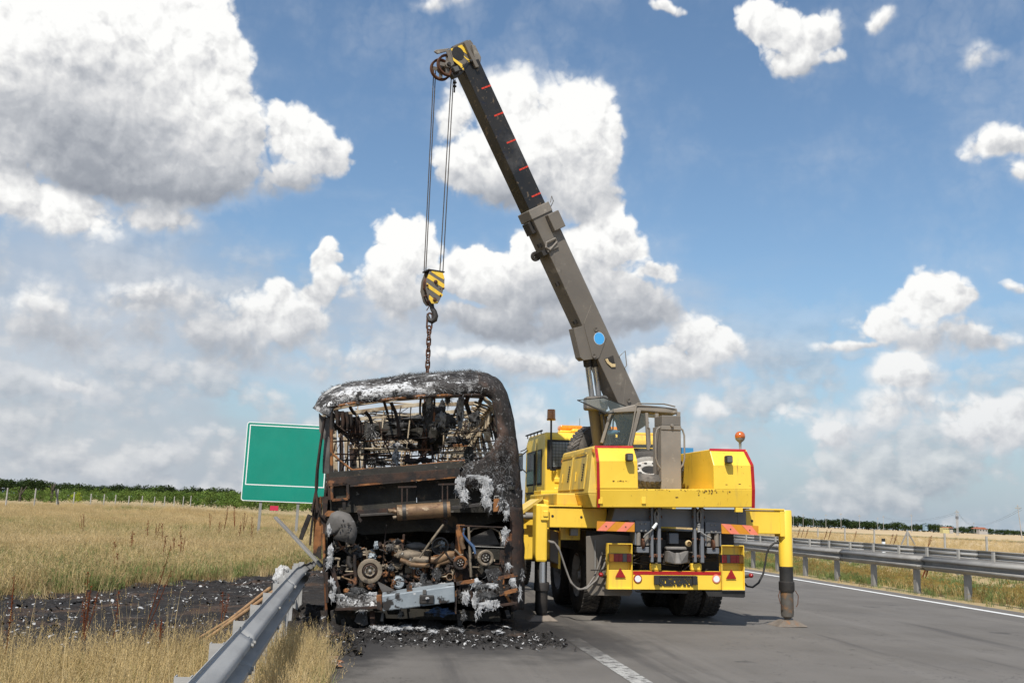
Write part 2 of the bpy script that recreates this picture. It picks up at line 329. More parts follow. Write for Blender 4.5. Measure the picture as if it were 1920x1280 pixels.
M=dict(
 asphalt=mat('asphalt',(.124,.112,.098),(.155,.141,.125),.5,.92,patches=[((.185,.169,.150),.9,.48,.22,(1.1,.045,1)),((.085,.077,.070),1.3,.56,.12,(.9,.06,1)),((.075,.068,.062),.7,.62,.06),((.17,.158,.142),2.4,.63,.12),((.06,.055,.05),120,.57,.07),((.24,.225,.20),150,.62,.06),((.30,.28,.25),55,.70,.03)],bump=(220,.7),bdist=.006,regions=SOOTR,cracks=[(.8,.0022,(.045,.041,.038),5),(.35,.0012,(.05,.045,.04),7)]),
 line=mat('line_paint',(.72,.72,.70),(.62,.61,.59),6,.7,patches=[((.3,.29,.27),30,.62,.06)],bump=(200,.3),bdist=.003),
 wornline=mat('worn_line_paint',(.42,.41,.38),(.30,.29,.27),3,.8,patches=[((.11,.105,.1),12,.50,.10),((.1,.095,.09),90,.55,.08)],bump=(200,.3),bdist=.003,regions=SOOT[:2]),
 soil=mat('dry_soil',(.31,.23,.115),(.41,.305,.155),.12,.95,patches=[((.13,.14,.055),.25,.55,.2),((.18,.13,.08),3,.58,.1)],bump=(20,.6),bdist=.05,regions=SOOT),
 wheat=mat('wheat_stubble',(.46,.34,.19),(.53,.40,.235),.02,.95,patches=[((.36,.24,.13),.08,.5,.2)],bump=(9,.5),bdist=.1),
 burnt=mat('burnt_soil',(.013,.0105,.009),(.030,.023,.018),1.6,.95,patches=[((.085,.050,.030),.9,.52,.14),((.10,.095,.09),2.2,.60,.10),((.12,.115,.11),9,.60,.08),((.26,.25,.24),30,.64,.04)],bump=(22,1.),bdist=.06),
 soot=mat('sooted_asphalt',(.035,.033,.031),(.062,.058,.055),1.5,.95,patches=[((.02,.018,.017),3,.5,.2),((.13,.125,.12),26,.60,.06)],bump=(90,.8),bdist=.02),
 concrete=mat('concrete',(.42,.40,.37),(.33,.31,.29),3,.9),
 galv=mat('galvanised_steel',(.37,.365,.35),(.29,.285,.275),3,.62,.0,patches=[((.2,.19,.18),8,.62,.1)],bump=(60,.1),stretch=(1,.3,3)),
 galvd=mat('weathered_galvanised_steel',(.27,.26,.24),(.21,.20,.185),2,.6,.12,patches=[((.34,.34,.33),1.5,.66,.08)],bump=(60,.1)),
 fpost=mat('pale_post',(.36,.35,.32),(.28,.27,.25),3,.9),
 sgreen=mat('sign_green',(.004,.235,.165),(.004,.215,.15),.7,.42,bump=None),
 swhite=mat('sign_white',(.75,.76,.75),None,1,.45,bump=None),
 sred=mat('sign_red',(.45,.02,.06),None,1,.5,bump=None),
 yellow=mat('yellow_paint',(.92,.605,.065),(.86,.55,.052),1.4,.38,patches=[((.62,.43,.08),2.2,.54,.2,(3,3,.3)),((.50,.33,.07),1.1,.60,.12),((.045,.04,.04),30,.705,.012),((.30,.12,.03),12,.70,.03,(1,1,.5)),((.42,.22,.04),7,.64,.08,(3,3,.22))],bump=(5,.04),bdist=.02,coat=.1),
 yellowd=mat('dusty_shaded_yellow_paint',(.70,.46,.06),(.58,.40,.075),1.6,.55,patches=[((.40,.30,.10),2.5,.50,.2,(1,1,.4)),((.28,.21,.09),5,.60,.1,(1,1,.3)),((.05,.045,.04),40,.73,.02)],bump=(6,.05),bdist=.02),  # base darkened to ochre for the weakly lit flank, patches are dust
 redtape=mat('red_tape',(.42,.012,.012),(.34,.012,.012),9,.4,bump=None),
 greyp=mat('grey_paint',(.125,.135,.15),(.16,.165,.175),2,.5,patches=[((.27,.24,.20),3,.62,.12),((.22,.1,.05),26,.72,.03)],bump=(40,.08)),
 beige=mat('taupe_crane_paint',(.170,.148,.122),(.138,.12,.10),1.3,.55,patches=[((.25,.22,.18),2.4,.60,.12),((.07,.06,.05),1.7,.60,.12,(3,3,.5)),((.2,.09,.04),22,.73,.03)],bump=(8,.05),bdist=.02),
 beiged=mat('dusty_taupe_paint',(.24,.21,.175),(.19,.168,.142),2.5,.65,patches=[((.36,.32,.26),4,.6,.1),((.16,.075,.03),18,.70,.04)],bump=(20,.1)),
 boomk=mat('greasy_black_boom_steel',(.02,.019,.018),(.032,.028,.024),2,.33,.1,patches=[((.15,.11,.07),2.2,.59,.05,(7,.9,5)),((.07,.065,.06),1.2,.55,.15),((.012,.014,.03),5,.55,.15)],bump=(20,.06)),
 redmark=mat('red_marks',(.62,.05,.025),None,3,.6,bump=None),
 black=mat('black_rubbery',(.018,.017,.016),(.03,.028,.026),6,.65),
 dark=mat('dark_greasy_steel',(.035,.032,.030),(.06,.052,.045),5,.55,.3,patches=[((.11,.09,.07),9,.62,.08)]),
 rubber=mat('tyre_rubber',(.048,.044,.040),(.085,.077,.068),4,.9,patches=[((.19,.165,.14),3,.52,.2)],bump=(50,.2)),
 rim=mat('rim_paint',(.50,.48,.44),(.36,.34,.31),5,.55,patches=[((.22,.12,.06),9,.58,.08)]),
 chrome=mat('chrome_rod',(.52,.54,.57),None,1,.25,.7,bump=None,rvar=.05),
 glass=mat('glass',(.20,.25,.25),None,1,.06,0,bump=None,alpha=.22,rvar=0),
 dglass=mat('dark_window_glass',(.015,.018,.02),None,1,.25,0,bump=None,rvar=0),
 mirror=mat('mirror_glass',(.7,.75,.8),None,1,.05,1,bump=None,rvar=0),
 amber=mat('amber_lens',(.85,.32,.015),(.75,.20,.01),30,.15,0,bump=None,rvar=0,coat=.5),
 amberd=mat('dark_amber_lens',(.40,.15,.015),(.30,.10,.01),9,.15,0,bump=None,rvar=0,coat=.5),
 orglobe=mat('orange_lens',(.52,.12,.02),None,9,.10,0,bump=None,rvar=0,coat=.8),
 redlens=mat('red_lens',(.33,.012,.012),(.25,.01,.01),30,.25,bump=None,rvar=0,coat=.4),
 clens=mat('clear_lens',(.12,.115,.105),None,9,.2,bump=None,rvar=0),
 pink=mat('faded_red_reflective',(.80,.22,.13),(.72,.19,.12),8,.5,bump=None),
 orng=mat('orange_reflective',(.62,.25,.015),(.56,.21,.015),8,.5,bump=None),
 blue=mat('blue_sticker',(.07,.38,.78),None,9,.5,bump=None),
 bluep=mat('blue_cover',(.03,.19,.45),None,3,.6),
 cream=mat('cream_scale',(.68,.52,.28),(.5,.38,.2),30,.6,bump=None),
 rope=mat('steel_rope',(.05,.042,.035),(.10,.08,.06),60,.6,.4),
 hose=mat('grey_hose',(.16,.15,.135),(.22,.2,.18),8,.6),
 rust=mat('burnt_rusty_steel',(.055,.030,.020),(.026,.019,.016),7,.85,.1,patches=[((.23,.10,.045),4.5,.60,.1),((.018,.016,.015),2.7,.50,.1),((.36,.28,.20),11,.70,.05)],bump=(70,.5)),
 orust=mat('orange_rust',(.29,.125,.042),(.14,.055,.022),5,.85,.05,patches=[((.026,.02,.017),3.5,.47,.08),((.42,.27,.13),9,.65,.06)],bump=(60,.4)),
 chainr=mat('rusty_chain',(.13,.055,.028),(.075,.035,.02),20,.8,.2),
 ribm=mat('burnt_rib_metal',(.50,.42,.30),(.24,.17,.10),5,.8,.1,patches=[((.035,.028,.022),3.5,.56,.07),((.55,.5,.42),9,.64,.06)],bump=(60,.4)),
 char=mat('charred_shell',(.016,.014,.012),(.04,.032,.028),4,.85,patches=[((.085,.052,.038),2.2,.52,.12,(1,1,.4)),((.16,.15,.14),22,.57,.08),((.34,.33,.32),9,.63,.05)],bump=(60,.9),bdist=.02),
 ashcap=mat('ash_covered_shell',(.022,.019,.018),(.06,.054,.05),3,.9,patches=[((.36,.35,.34),1.9,.455,.10,(1,1,2.6)),((.66,.66,.66),1.9,.52,.07,(1,1,2.6)),((.78,.78,.78),9,.57,.05),((.045,.04,.037),26,.53,.06),((.028,.025,.023),7,.58,.06)],bump=(60,1.),bdist=.03),
 fluff=mat('burnt_insulation',(.60,.60,.60),(.27,.27,.27),11,.95,patches=[((.04,.037,.035),7,.525,.06)],bump=(120,1.),bdist=.02),
 fluffd=mat('sooty_insulation',(.10,.10,.10),(.03,.028,.027),9,.95,patches=[((.5,.5,.5),12,.62,.08)],bump=(120,1.),bdist=.02),
 fibre=mat('loose_fibre',(.22,.22,.22),(.035,.032,.03),6,.95,bump=None,objrand=.2),
 copper=mat('heat_tinted_steel',(.22,.135,.07),(.13,.08,.047),5,.62,.35,patches=[((.38,.29,.19),5,.56,.1),((.12,.06,.035),9,.58,.08),((.05,.035,.03),16,.66,.05)],bump=(40,.2),stretch=(1,1,2)),
 bumperm=mat('scorched_grey_metal',(.28,.31,.33),(.22,.25,.27),4,.6,.2,patches=[((.03,.027,.025),5.5,.555,.05),((.5,.5,.49),9,.64,.05),((.2,.08,.03),11,.68,.04)],bump=(40,.3)),
 bay=mat('sooty_panel',(.016,.015,.013),(.036,.032,.024),3,.85,patches=[((.085,.060,.038),5,.58,.08),((.13,.12,.105),11,.62,.05)],bump=(40,.5)),
 alu=mat('burnt_aluminium',(.25,.20,.145),(.15,.12,.085),8,.65,.3,patches=[((.04,.035,.03),7,.58,.08),((.45,.42,.36),14,.64,.05)],bump=(60,.5)),
 ragblue=mat('blue_rag',(.035,.075,.17),(.10,.15,.23),14,.9,patches=[((.03,.03,.03),7,.50,.1)]),
 flap=mat('smoke_stained_sheet',(.13,.12,.11),(.07,.065,.06),4,.8,.05,patches=[((.30,.29,.28),10,.62,.08),((.26,.23,.2),3,.66,.1)],bump=(30,.3)),
 wood=mat('weathered_wood',(.36,.21,.10),(.24,.14,.07),8,.85,stretch=(1,1,.2)),
 ashw=mat('white_ash',(.62,.62,.61),(.34,.33,.32),30,.95,bump=(90,.8)),
 debris=mat('charred_debris',(.016,.014,.013),(.035,.031,.028),9,.9,patches=[((.22,.21,.2),6,.63,.08)],bump=(60,.6)),
 bark=mat('bark',(.10,.08,.06),(.06,.05,.04),4,.9),
)
GR=dict(
 straw=leafmat('straw_grass',(.53,.39,.19),(.42,.315,.145),.3,.35),
 strawp=leafmat('pale_straw_grass',(.64,.50,.28),(.50,.385,.20),.28,.35),
 green=leafmat('green_grass',(.14,.19,.065),(.24,.265,.10),.3,.5),
 dgreen=leafmat('dark_green_weeds',(.06,.10,.03),(.13,.17,.055),.3,.7),
 dock=leafmat('rust_red_seed_heads',(.20,.060,.026),(.13,.050,.026),.25,3),
 brown=leafmat('dry_brown_weeds',(.20,.12,.06),(.30,.20,.10),.3,3),
 leafd=leafmat('dark_tree_leaves',(.020,.034,.014),(.045,.065,.022),.25,.12,.1),
 leafm=leafmat('orchard_leaves',(.075,.125,.03),(.14,.19,.045),.3,.25,.2),
 leafy=leafmat('yellow_green_leaves',(.32,.38,.03),(.25,.33,.03),.1,.5,.2),
 flower=leafmat('yellow_brown_flowers',(.38,.26,.09),(.26,.2,.06),.3,3),
)
# ------------------------------------------------------------------ the road's own frame: u across (right), v along
RAZ=-7.73; RF=frame((0,0,0),RAZ)
def uv(u,v,z=0): return RF@Vector((u,v,z))
def uvpix(x,y,z=0): p=gnd(x,y,z); return RF.inverted()@p
def sm(x,a,b):
    t=min(max((x-a)/(b-a),0),1); return t*t*(3-2*t)
ROADL,ROADR=-.42,12.0
def HT(u,v):
    h=0.
    if u<-.5:
        d=-.5-u
        h=-.16*sm(d,.3,2.5)+.14*sm(d,6,30)
        h+=.22*nz(u*.03+3,v*.02+1)*sm(d,4,20)+.95*math.exp(-((u+19)/17)**2-((v-114)/15)**2)
        h+=2.2*sm(v,250,900)
    elif u>12.05:
        d=u-12.05
        h=-.22*sm(d,.8,3.5)+.22*sm(d,7,9)
        h+=1.0*sm(d,60,500)
    else: h=0
    return h-.012
def lin(a,b,n): return list(np.linspace(a,b,n))
def sheet(name,us,vs,m,dz=0.,kind='structure',label=None,jit=0.,parent=None):
    b=MB(); b.grid([[uv(u,v,HT(u,v)+dz) for u in us] for v in vs]); return b.build(name,m,parent,smooth=80,kind=kind,label=label)
us=sorted(set(lin(-2600,-400,12)+lin(-400,-80,17)+lin(-80,-12,24)+lin(-12,-.55,24)+[-.5,3,8,12.0,12.1]+lin(12.3,21.5,20)+lin(22,50,8)+lin(60,400,18)+lin(500,2600,12)))
vs=sorted(set(lin(-60,0,6)+lin(0,40,56)+lin(42,120,40)+lin(125,400,30)+lin(420,1000,14)+lin(1100,6000,14)))
sheet('ground',us,vs,M['soil'])
b=MB(); b.grid([[(u,v,0.) for u in (ROADL,3,8,ROADR)] for v in lin(-40,60,30)+lin(70,1500,20)]); b.build('road',M['asphalt'],kind='structure').matrix_world=RF
b=MB(); b.grid([[uv(u,v,0.012) for u in (22.4,27,33.5)] for v in lin(-40,60,20)+lin(70,1500,20)]); b.build('far_road',M['asphalt'],kind='structure')
# right edge line
b=MB(); b.grid([[uv(u,v,.004) for u in (11.28,11.46)] for v in lin(-20,60,20)+lin(70,900,12)]); b.build('edge_line',M['line'],kind='structure')
# worn shoulder line: ragged and faded out under the soot
def ragged(name,u0,u1,v0,v1,n,m,z,parent=None):
    b=MB(); L=[];
    for i in range(n+1):
        v=v0+(v1-v0)*i/n
        L.append([uv(u0+.012*nz(v*9,1),v,z),uv((u0+u1)/2,v,z),uv(u1+.012*nz(v*9,7),v,z)])
    b.grid(L); return b.build(name,m,parent,kind='structure')
ragged('shoulder_line',2.36,2.56,-10,11.9,160,M['wornline'],.004)
ragged('shoulder_line',2.36,2.56,17.5,300,60,M['wornline'],.004)
# soot on the road round the wreck, an irregular blot
def blot(name,cu,cv,ru,rv,m,z,seed=0,kind='structure',n=90,amp=.28,useH=False,sub=14,jz=0.):
    b=MB(); rings=[]
    for k in range(sub+1):
        f=k/sub; row=[]
        for i in range(n):
            a=2*math.pi*i/n; r=f*(1+amp*nz(math.cos(a)*1.6+seed,math.sin(a)*1.6,seed)+amp*.35*nz(math.cos(a)*7+seed,math.sin(a)*7,2)+amp*.2*nz(math.cos(a)*22,math.sin(a)*22,seed+4))
            u=cu+ru*r*math.cos(a); v=cv+rv*r*math.sin(a)
            hh=(HT(u,v) if useH else 0)+z+(jz*nz(u*2.5,v*2.5,seed)*min(1,(1-f)*5) if jz else 0)
            row.append(b.a(uv(u,v,hh)))
        rings.append(row)
    for k in range(sub):
        for i in range(n): b.f([rings[k][i],rings[k][(i+1)%n],rings[k+1][(i+1)%n],rings[k+1][i]])
    return b.build(name,m,kind=kind,smooth=80)
# ------------------------------------------------------------------ burnt field patch
BURN=[(-.3,9.3),(-2.2,9.3),(-4.2,9.3),(-6,9.4),(-7.9,10.0),(-8.6,12),(-6.9,13.6),(-6.3,15.2),(-5.2,17.2),(-4.2,19.6),(-2.6,22.2),(-1.2,24),(-.3,24)]
def inpoly(u,v,P):
    c=False; j=len(P)-1
    for i in range(len(P)):
        if (P[i][1]>v)!=(P[j][1]>v) and u<(P[j][0]-P[i][0])*(v-P[i][1])/(P[j][1]-P[i][1])+P[i][0]: c=not c
        j=i
    return c
b=MB(); idx={}
st_=.09; U=np.arange(-9.3,-.32,st_); V=np.arange(9.2,25,st_)
ok=lambda u,v: u<-.36 and ((u>-1.3 and 9.6<v<23) or inpoly(u+.45*nz(u*.9,v*.9,2)+.25*nz(u*4,v*4,2),v+.6*nz(u*.8,v*.8,5)+.35*nz(u*3,v*3,5),BURN))
def gid(i,j):
    if (i,j) not in idx:
        u,v=U[i],V[j]; h=HT(u,v)+.020+max(0,.055*nz(u*2.2,v*2.2,1)+.05*nz(u*7,v*7,4))
        idx[(i,j)]=b.a(uv(u,v,h))
    return idx[(i,j)]
for i in range(len(U)-1):
    for j in range(len(V)-1):
        if ok(U[i]+st_/2,V[j]+st_/2): b.f([gid(i,j),gid(i+1,j),gid(i+1,j+1),gid(i,j+1)])
b.build('burnt_ground',M['burnt'],kind='structure',smooth=80)
def shards(name,n,pt,size,m,label,kind='stuff',flat=.5,parent=None):
    b=MB()
    for _ in range(n):
        p,hz_=pt(); s=size*(.35+random.random()**2*1.6); a=random.random()*6.28; t=(random.random()-.5)*flat*2
        k=random.randint(4,6); w=.25+random.random()*.7; pts=[]
        for i in range(k):
            th=2*math.pi*i/k+random.uniform(-.3,.3); x=math.cos(th)*s; y=math.sin(th)*s*w
            z=t*x+.25*s*nz(x*9,y*9,s*50)+random.uniform(-.12,.12)*s
            pts.append(Vector((x*math.cos(a)-y*math.sin(a),x*math.sin(a)+y*math.cos(a),z+abs(t)*s*.5+.006))+p)
        th=Vector((0,0,-.006)); b.prism(pts,th)
    return b.build(name,m,parent,kind=kind,label=label)
def in_burn():
    while True:
        u=random.uniform(-8,-.9); v=random.uniform(9.3,23.5)
        if ok(u,v) and nz(u*.8,v*.8,12)+.25*random.random()>0: return uv(u,v,HT(u,v)+.03),0
shards('ash_flakes',800,in_burn,.020,M['ashw'],'white ash flakes scattered over the burnt patch of field')['category']='ash'
shards('charred_scraps',1500,in_burn,.028,M['debris'],'charred scraps scattered over the burnt patch of field',flat=.8)['category']='debris'
def on_soot():
    while True:
        u=random.gauss(1.0,1.2); v=random.gauss(11.55,.38)
        if -.55<u<2.3 and 10.6<v<12.6: return uv(u,v,.012),0
shards('ash_flakes',200,on_soot,.014,M['ashw'],'white ash flakes on the sooty asphalt behind the burnt bus')['category']='ash'
shards('charred_scraps',1800,on_soot,.017,M['debris'],'charred scraps on the sooty asphalt behind the burnt bus',flat=.9)['category']='debris'
def by_rail():
    u=random.uniform(-.72,.05); v=random.uniform(10,14.5); return uv(u,v,.0),0
shards('charred_scraps',1500,by_rail,.024,M['debris'],'charred scraps heaped between the bent guardrail and the bus',flat=1.)['category']='debris'
# ------------------------------------------------------------------ grass by instances on measured points
def scatter(name,pts,src,label,cat='grass'):      # pts: x,y,z,rx,ry,rz,scale,idx
    A=np.array(pts,dtype=np.float32); me=bpy.data.meshes.new(name); me.vertices.add(len(A)); me.vertices.foreach_set('co',A[:,:3].ravel())
    at=me.attributes.new('rot','FLOAT_VECTOR','POINT'); at.data.foreach_set('vector',A[:,3:6].ravel())
    at=me.attributes.new('sc','FLOAT','POINT'); at.data.foreach_set('value',A[:,6].copy())
    at=me.attributes.new('idx','INT','POINT'); at.data.foreach_set('value',A[:,7].astype(np.int32))
    o=bpy.data.objects.new(name,me); col.objects.link(o); tag(o,label,cat,kind='stuff')
    cl=bpy.data.collections.new(name+'_src')
    for i,s in enumerate(src): 
        ob=bpy.data.objects.new('%s_%02d'%(name,i),s); cl.objects.link(ob)
    g=bpy.data.node_groups.new(name,'GeometryNodeTree'); g.interface.new_socket('G',in_out='INPUT',socket_type='NodeSocketGeometry'); g.interface.new_socket('G',in_out='OUTPUT',socket_type='NodeSocketGeometry')
    N=g.nodes.new; L=g.links.new; gi=N('NodeGroupInput'); go=N('NodeGroupOutput'); ip=N('GeometryNodeInstanceOnPoints'); ci=N('GeometryNodeCollectionInfo')
    ci.inputs[0].default_value=cl; ci.inputs['Separate Children'].default_value=True; ci.inputs['Reset Children'].default_value=True
    def na(n,t):
        x=N('GeometryNodeInputNamedAttribute'); x.data_type=t; x.inputs[0].default_value=n; return x.outputs[0]
    L(gi.outputs[0],ip.inputs['Points']); L(ci.outputs[0],ip.inputs['Instance']); ip.inputs['Pick Instance'].default_value=True
    L(na('idx','INT'),ip.inputs['Instance Index']); L(na('rot','FLOAT_VECTOR'),ip.inputs['Rotation']); L(na('sc','FLOAT'),ip.inputs['Scale'])
    L(ip.outputs[0],go.inputs[0]); md=o.modifiers.new('i','NODES'); md.node_group=g
    return o
def blade(b,x,y,h,w,lean,a,seg=3):
    dx,dy=math.cos(a),math.sin(a); px,py=-dy,dx; prev=None
    for i in range(seg+1):
        t=i/seg; off=lean*t*t*h; z=h*(t-.18*lean*t*t); ww=w*(1-t)**.7*.5
        c=(x+dx*off,y+dy*off,z)
        if i==seg: b.f([prev[0],prev[1],b.a(c)])
        else:
            q=[b.a((c[0]-px*ww,c[1]-py*ww,z)),b.a((c[0]+px*ww,c[1]+py*ww,z))]
            if prev: b.f([prev[0],prev[1],q[1],q[0]])
            prev=q
    return c
def clump(n,h,w,rad,m,head=0.,mh=None,lean=.5,seed=0):
    random.seed(seed); b=MB()
    for _ in range(n):
        r=rad*random.random()**.6; a=random.random()*6.28; hh=h*random.uniform(.45,1.1)
        x,y=r*math.cos(a),r*math.sin(a); b.cur=0
        tip=blade(b,x,y,hh,w*random.uniform(.7,1.3),lean*random.uniform(.1,1.3),random.random()*6.28)
        if random.random()<head:
            b.cur=1; t=Vector(tip); L=h*random.uniform(.12,.2)
            for k in range(7):
                f=k/7; a2=random.random()*6.28; p=t+Vector((0,0,-L*.7+L*f)); s=w*1.1*(1-.5*f)
                q=p+Vector((math.cos(a2)*s*1.7,math.sin(a2)*s*1.7,s*1.6)); b.poly([p,q+Vector((0,0,-s)),q+Vector((0,0,s))])
    return b.mesh('clump',[m,mh or m],recalc=False)
random.seed(5)
near_src=[clump(34,.55,.006,.16,GR['straw'],.45,GR['strawp'],.5,s) for s in (1,2,3)]+[clump(34,.5,.006,.16,GR['strawp'],.6,GR['straw'],.45,s) for s in (4,5)]+[clump(30,.34,.008,.15,GR['green'],0,None,.6,s) for s in (6,7)]+[clump(9,.85,.006,.18,GR['strawp'],1.,GR['straw'],.35,8)]
pts=[]; random.seed(9)
def edge_n(u): return 9.25+.4*nz(u*.8,1)+.15*nz(u*4,3)
for _ in range(5600):
    u=random.uniform(-8.5,-.75); v=random.uniform(3.2,10.6)
    if v>edge_n(u)+.15: continue
    k=(7 if random.random()<.10 else random.choice([0,1,2,3,4])) if random.random()<.66 else random.choice([5,6])
    pts.append((*uv(u,v,HT(u,v)-.01),random.uniform(-.15,.15),random.uniform(-.15,.15),random.random()*6.28,random.uniform(.6,1.0)*(.85 if u>-1.4 else 1),k))
scatter('roadside_grass',pts,near_src,'dry straw coloured grass in the foreground left of the guardrail')
pts=[]
for _ in range(520):
    v=random.uniform(5.,10.1); u=random.uniform(-.72,-.28+.1*nz(v*2,1)-.12*sm(v,9.0,10))
    k=random.choice([3,4,5,6]) if random.random()<.7 else 0
    pts.append((*uv(u,v,HT(u,v)-.01),random.uniform(-.2,.2),random.uniform(-.2,.2),random.random()*6.28,random.uniform(.45,.85),k))
scatter('verge_grass',pts,near_src,'dry grass growing between the guardrail and the edge of the asphalt')
mid_src=[clump(26,.62,.012,.3,GR['straw'],.5,GR['strawp'],.4,s) for s in (11,12,13)]+[clump(26,.6,.012,.3,GR['strawp'],.6,GR['straw'],.4,s) for s in (14,15)]+[clump(26,.45,.014,.3,GR['green'],.1,GR['straw'],.5,s) for s in (16,17)]+[clump(20,.5,.012,.3,GR['brown'],.5,None,.4,s) for s in (18,)]
pts=[]
def field_pt(v0,v1,n,s0,s1,umax=-1.0,k0=0):
    c=0
    while c<n:
        v=v0+(v1-v0)*random.random()**1.15; u=random.uniform(-(v*.52+7),umax)
        if v<26 and inpoly(u+.45*nz(u*.9,v*.9,2),v+.6*nz(u*.8,v*.8,5),BURN): continue
        if v<12 and u>-9: continue
        g=nz(u*.10,v*.05,6)+.35*nz(u*.5,v*.3,6); gr=g>.08 or (v<27 and random.random()<.5) or (34<v<62 and u>-26 and random.random()<.7) or (v<30 and u<-9 and random.random()<.3)
        k=random.choice([5,6]) if gr and random.random()<.8 else (7 if random.random()<.05 or (g<-.3 and random.random()<.3) else random.choice([0,1,2,3,4]))
        pts.append((*uv(u,v,HT(u,v)-.02),random.uniform(-.15,.15),random.uniform(-.15,.15),random.random()*6.28,random.uniform(s0,s1)*(1.15 if k in(5,6) else 1),k)); c+=1
field_pt(11,34,17000,.5,.9); field_pt(34,105,34000,.55,.95)
scatter('meadow_grass',pts,mid_src,'tall dry grass of the meadow between the burnt patch and the wire fence')
# the strip between the two guardrails on the right
med_src=[clump(22,.32,.012,.22,GR['straw'],.4,GR['flower'],.5,s) for s in (21,22)]+[clump(26,.26,.014,.22,GR['green'],.1,None,.6,s) for s in (23,24)]+[clump(22,.22,.02,.2,GR['dgreen'],0,None,.7,25),clump(22,.42,.014,.2,GR['brown'],.8,GR['flower'],.4,26)]
pts=[]
for _ in range(13000):
    v=17+random.random()**1.2*75; u=random.uniform(12.25,18.3) if random.random()<.85 else random.uniform(18.9,22)
    g=nz(u*.5,v*.3,9); near=u<13.2
    if near and random.random()<.5: continue
    k=random.choice([2,3,4,2,3]) if (g>-.05 or random.random()<.45) else random.choice([0,1,0,1,5])
    pts.append((*uv(u,v,HT(u,v)-.01),random.uniform(-.2,.2),random.uniform(-.2,.2),random.random()*6.28,random.uniform(.5,1.0)*(.6 if near else 1.1),k))
scatter('median_weeds',pts,med_src,'green and dry weeds under the two guardrails on the right')
# wheat field beyond the road on the right
b=MB(); uu=lin(46,400,30)+lin(450,2500,10); vv=lin(20,400,40)+lin(450,3000,14)
b.grid([[uv(u,v,HT(u,v)+.06) for u in uu] for v in vv]); b.build('wheat_field',M['wheat'],kind='structure',smooth=80)
pts=[]
for _ in range(9000):
    v=35+random.random()*170; u=random.uniform(44,47) +random.random()**2*90
    if u>v*.95+10: continue
    pts.append((*uv(u,v,HT(u,v)),random.uniform(-.15,.15),random.uniform(-.15,.15),random.random()*6.28,random.uniform(.5,.9),random.choice([0,1,3,4,3,4])))
scatter('wheat',pts,mid_src,'golden wheat stubble beyond the far guardrail on the right','wheat')
b=MB(); b.grid([[uv(u,v,.006+HT(u,v)+.02) for u in (18.5,18.9)] for v in lin(10,120,30)]); b.build('drain_channel',M['concrete'],kind='structure')
# ------------------------------------------------------------------ guardrails
WP=[(-.0,.155),(.0,.135),(-.055,.10),(-.07,.085),(-.07,.06),(-.0,.03),(-.0,-.03),(-.07,-.06),(-.07,-.085),(-.055,-.10),(.0,-.135),(.0,-.155)]
def rail_mesh(b,path,side,h,hi=None):   # path of (u,v,z-centre,lean)
    rows=[]
    for (u,v,z,ln) in path:
        rows.append([uv(u+side*(-x)-0*ln+ln*y,v,z+y*(1-.3*abs(ln))) for x,y in WP])
    b.grid(rows)
gt=thing('guardrail','grey steel guardrail at the left edge of the road, bent over beside the burnt bus','guardrail',frame((0,0,0),0))
def seglist(v0,v1,n): return lin(v0,v1,n)
LU=-.60; LZ=.575
def lrail(v):
    # bent outwards and leaning where the bus hit it
    k=sm(v,11.2,14.5); u=LU-.0145*(v-2)+.05*nz(v*1.7,3)*k; z=LZ-.05*k+.06*nz(v*1.3,7)*k; return (u,v,z,.45*k)
jo=[-2.2,1.8,5.8,9.8,14.6]
for i in range(4):
    b=MB(); rail_mesh(b,[lrail(v) for v in lin(jo[i],jo[i+1]+.06,22)],1,.3); b.build('rail',M['galv'],gt,smooth=50,thick=.004)
b=MB()
for v in (3.78,5.74,5.86,7.8,9.78,9.9,11.9):
    for du,dz in ((.07,.07),(.07,-.07)):
        u,_,z,_2=lrail(v); b.cyl(uv(u+du,v,z+dz),uv(u+du+.018,v,z+dz),.014,.011,8)
b.build('bolt',M['galvd'],gt,smooth=40)
postb=MB(); postb.box(-.034,.034,-.03,-.025,-1.0,.70); postb.box(-.034,-.029,-.025,.03,-1,.70); postb.box(.029,.034,-.025,.03,-1,.70); pm=postb.mesh('post',M['galv'])
def place(me,name,parent,Mx,label=None):
    o=bpy.data.objects.new(name,me); col.objects.link(o); o.parent=parent; o.matrix_local=Mx; 
    if label: o['label']=label
    return o
for i in range(16):
    v=3.4+(i-3)*1.04 if i<9 else 9.64+(i-9)*.8
    u,_,z,ln=lrail(v); place(pm,'post',gt,Matrix.Translation(uv(u-.075,v,z-LZ-.01))@Matrix.Rotation(math.radians(-RAZ),4,'Z')@Matrix.Rotation(-.25*abs(ln)*random.random(),4,'Y'))
# far part of the same barrier beyond the bus
g2=thing('guardrail','grey steel guardrail running on beyond the burnt bus at the left roadside','guardrail',frame((0,0,0),0))
b=MB(); rail_mesh(b,[(LU,v,LZ+.02,0) for v in lin(27,120,40)],1,.3); b.build('rail',M['galv'],g2,smooth=50,thick=.004)
for i in range(24): place(pm,'post',g2,Matrix.Translation(uv(LU-.13,28+i*4,0))@Matrix.Rotation(math.radians(-RAZ),4,'Z'))
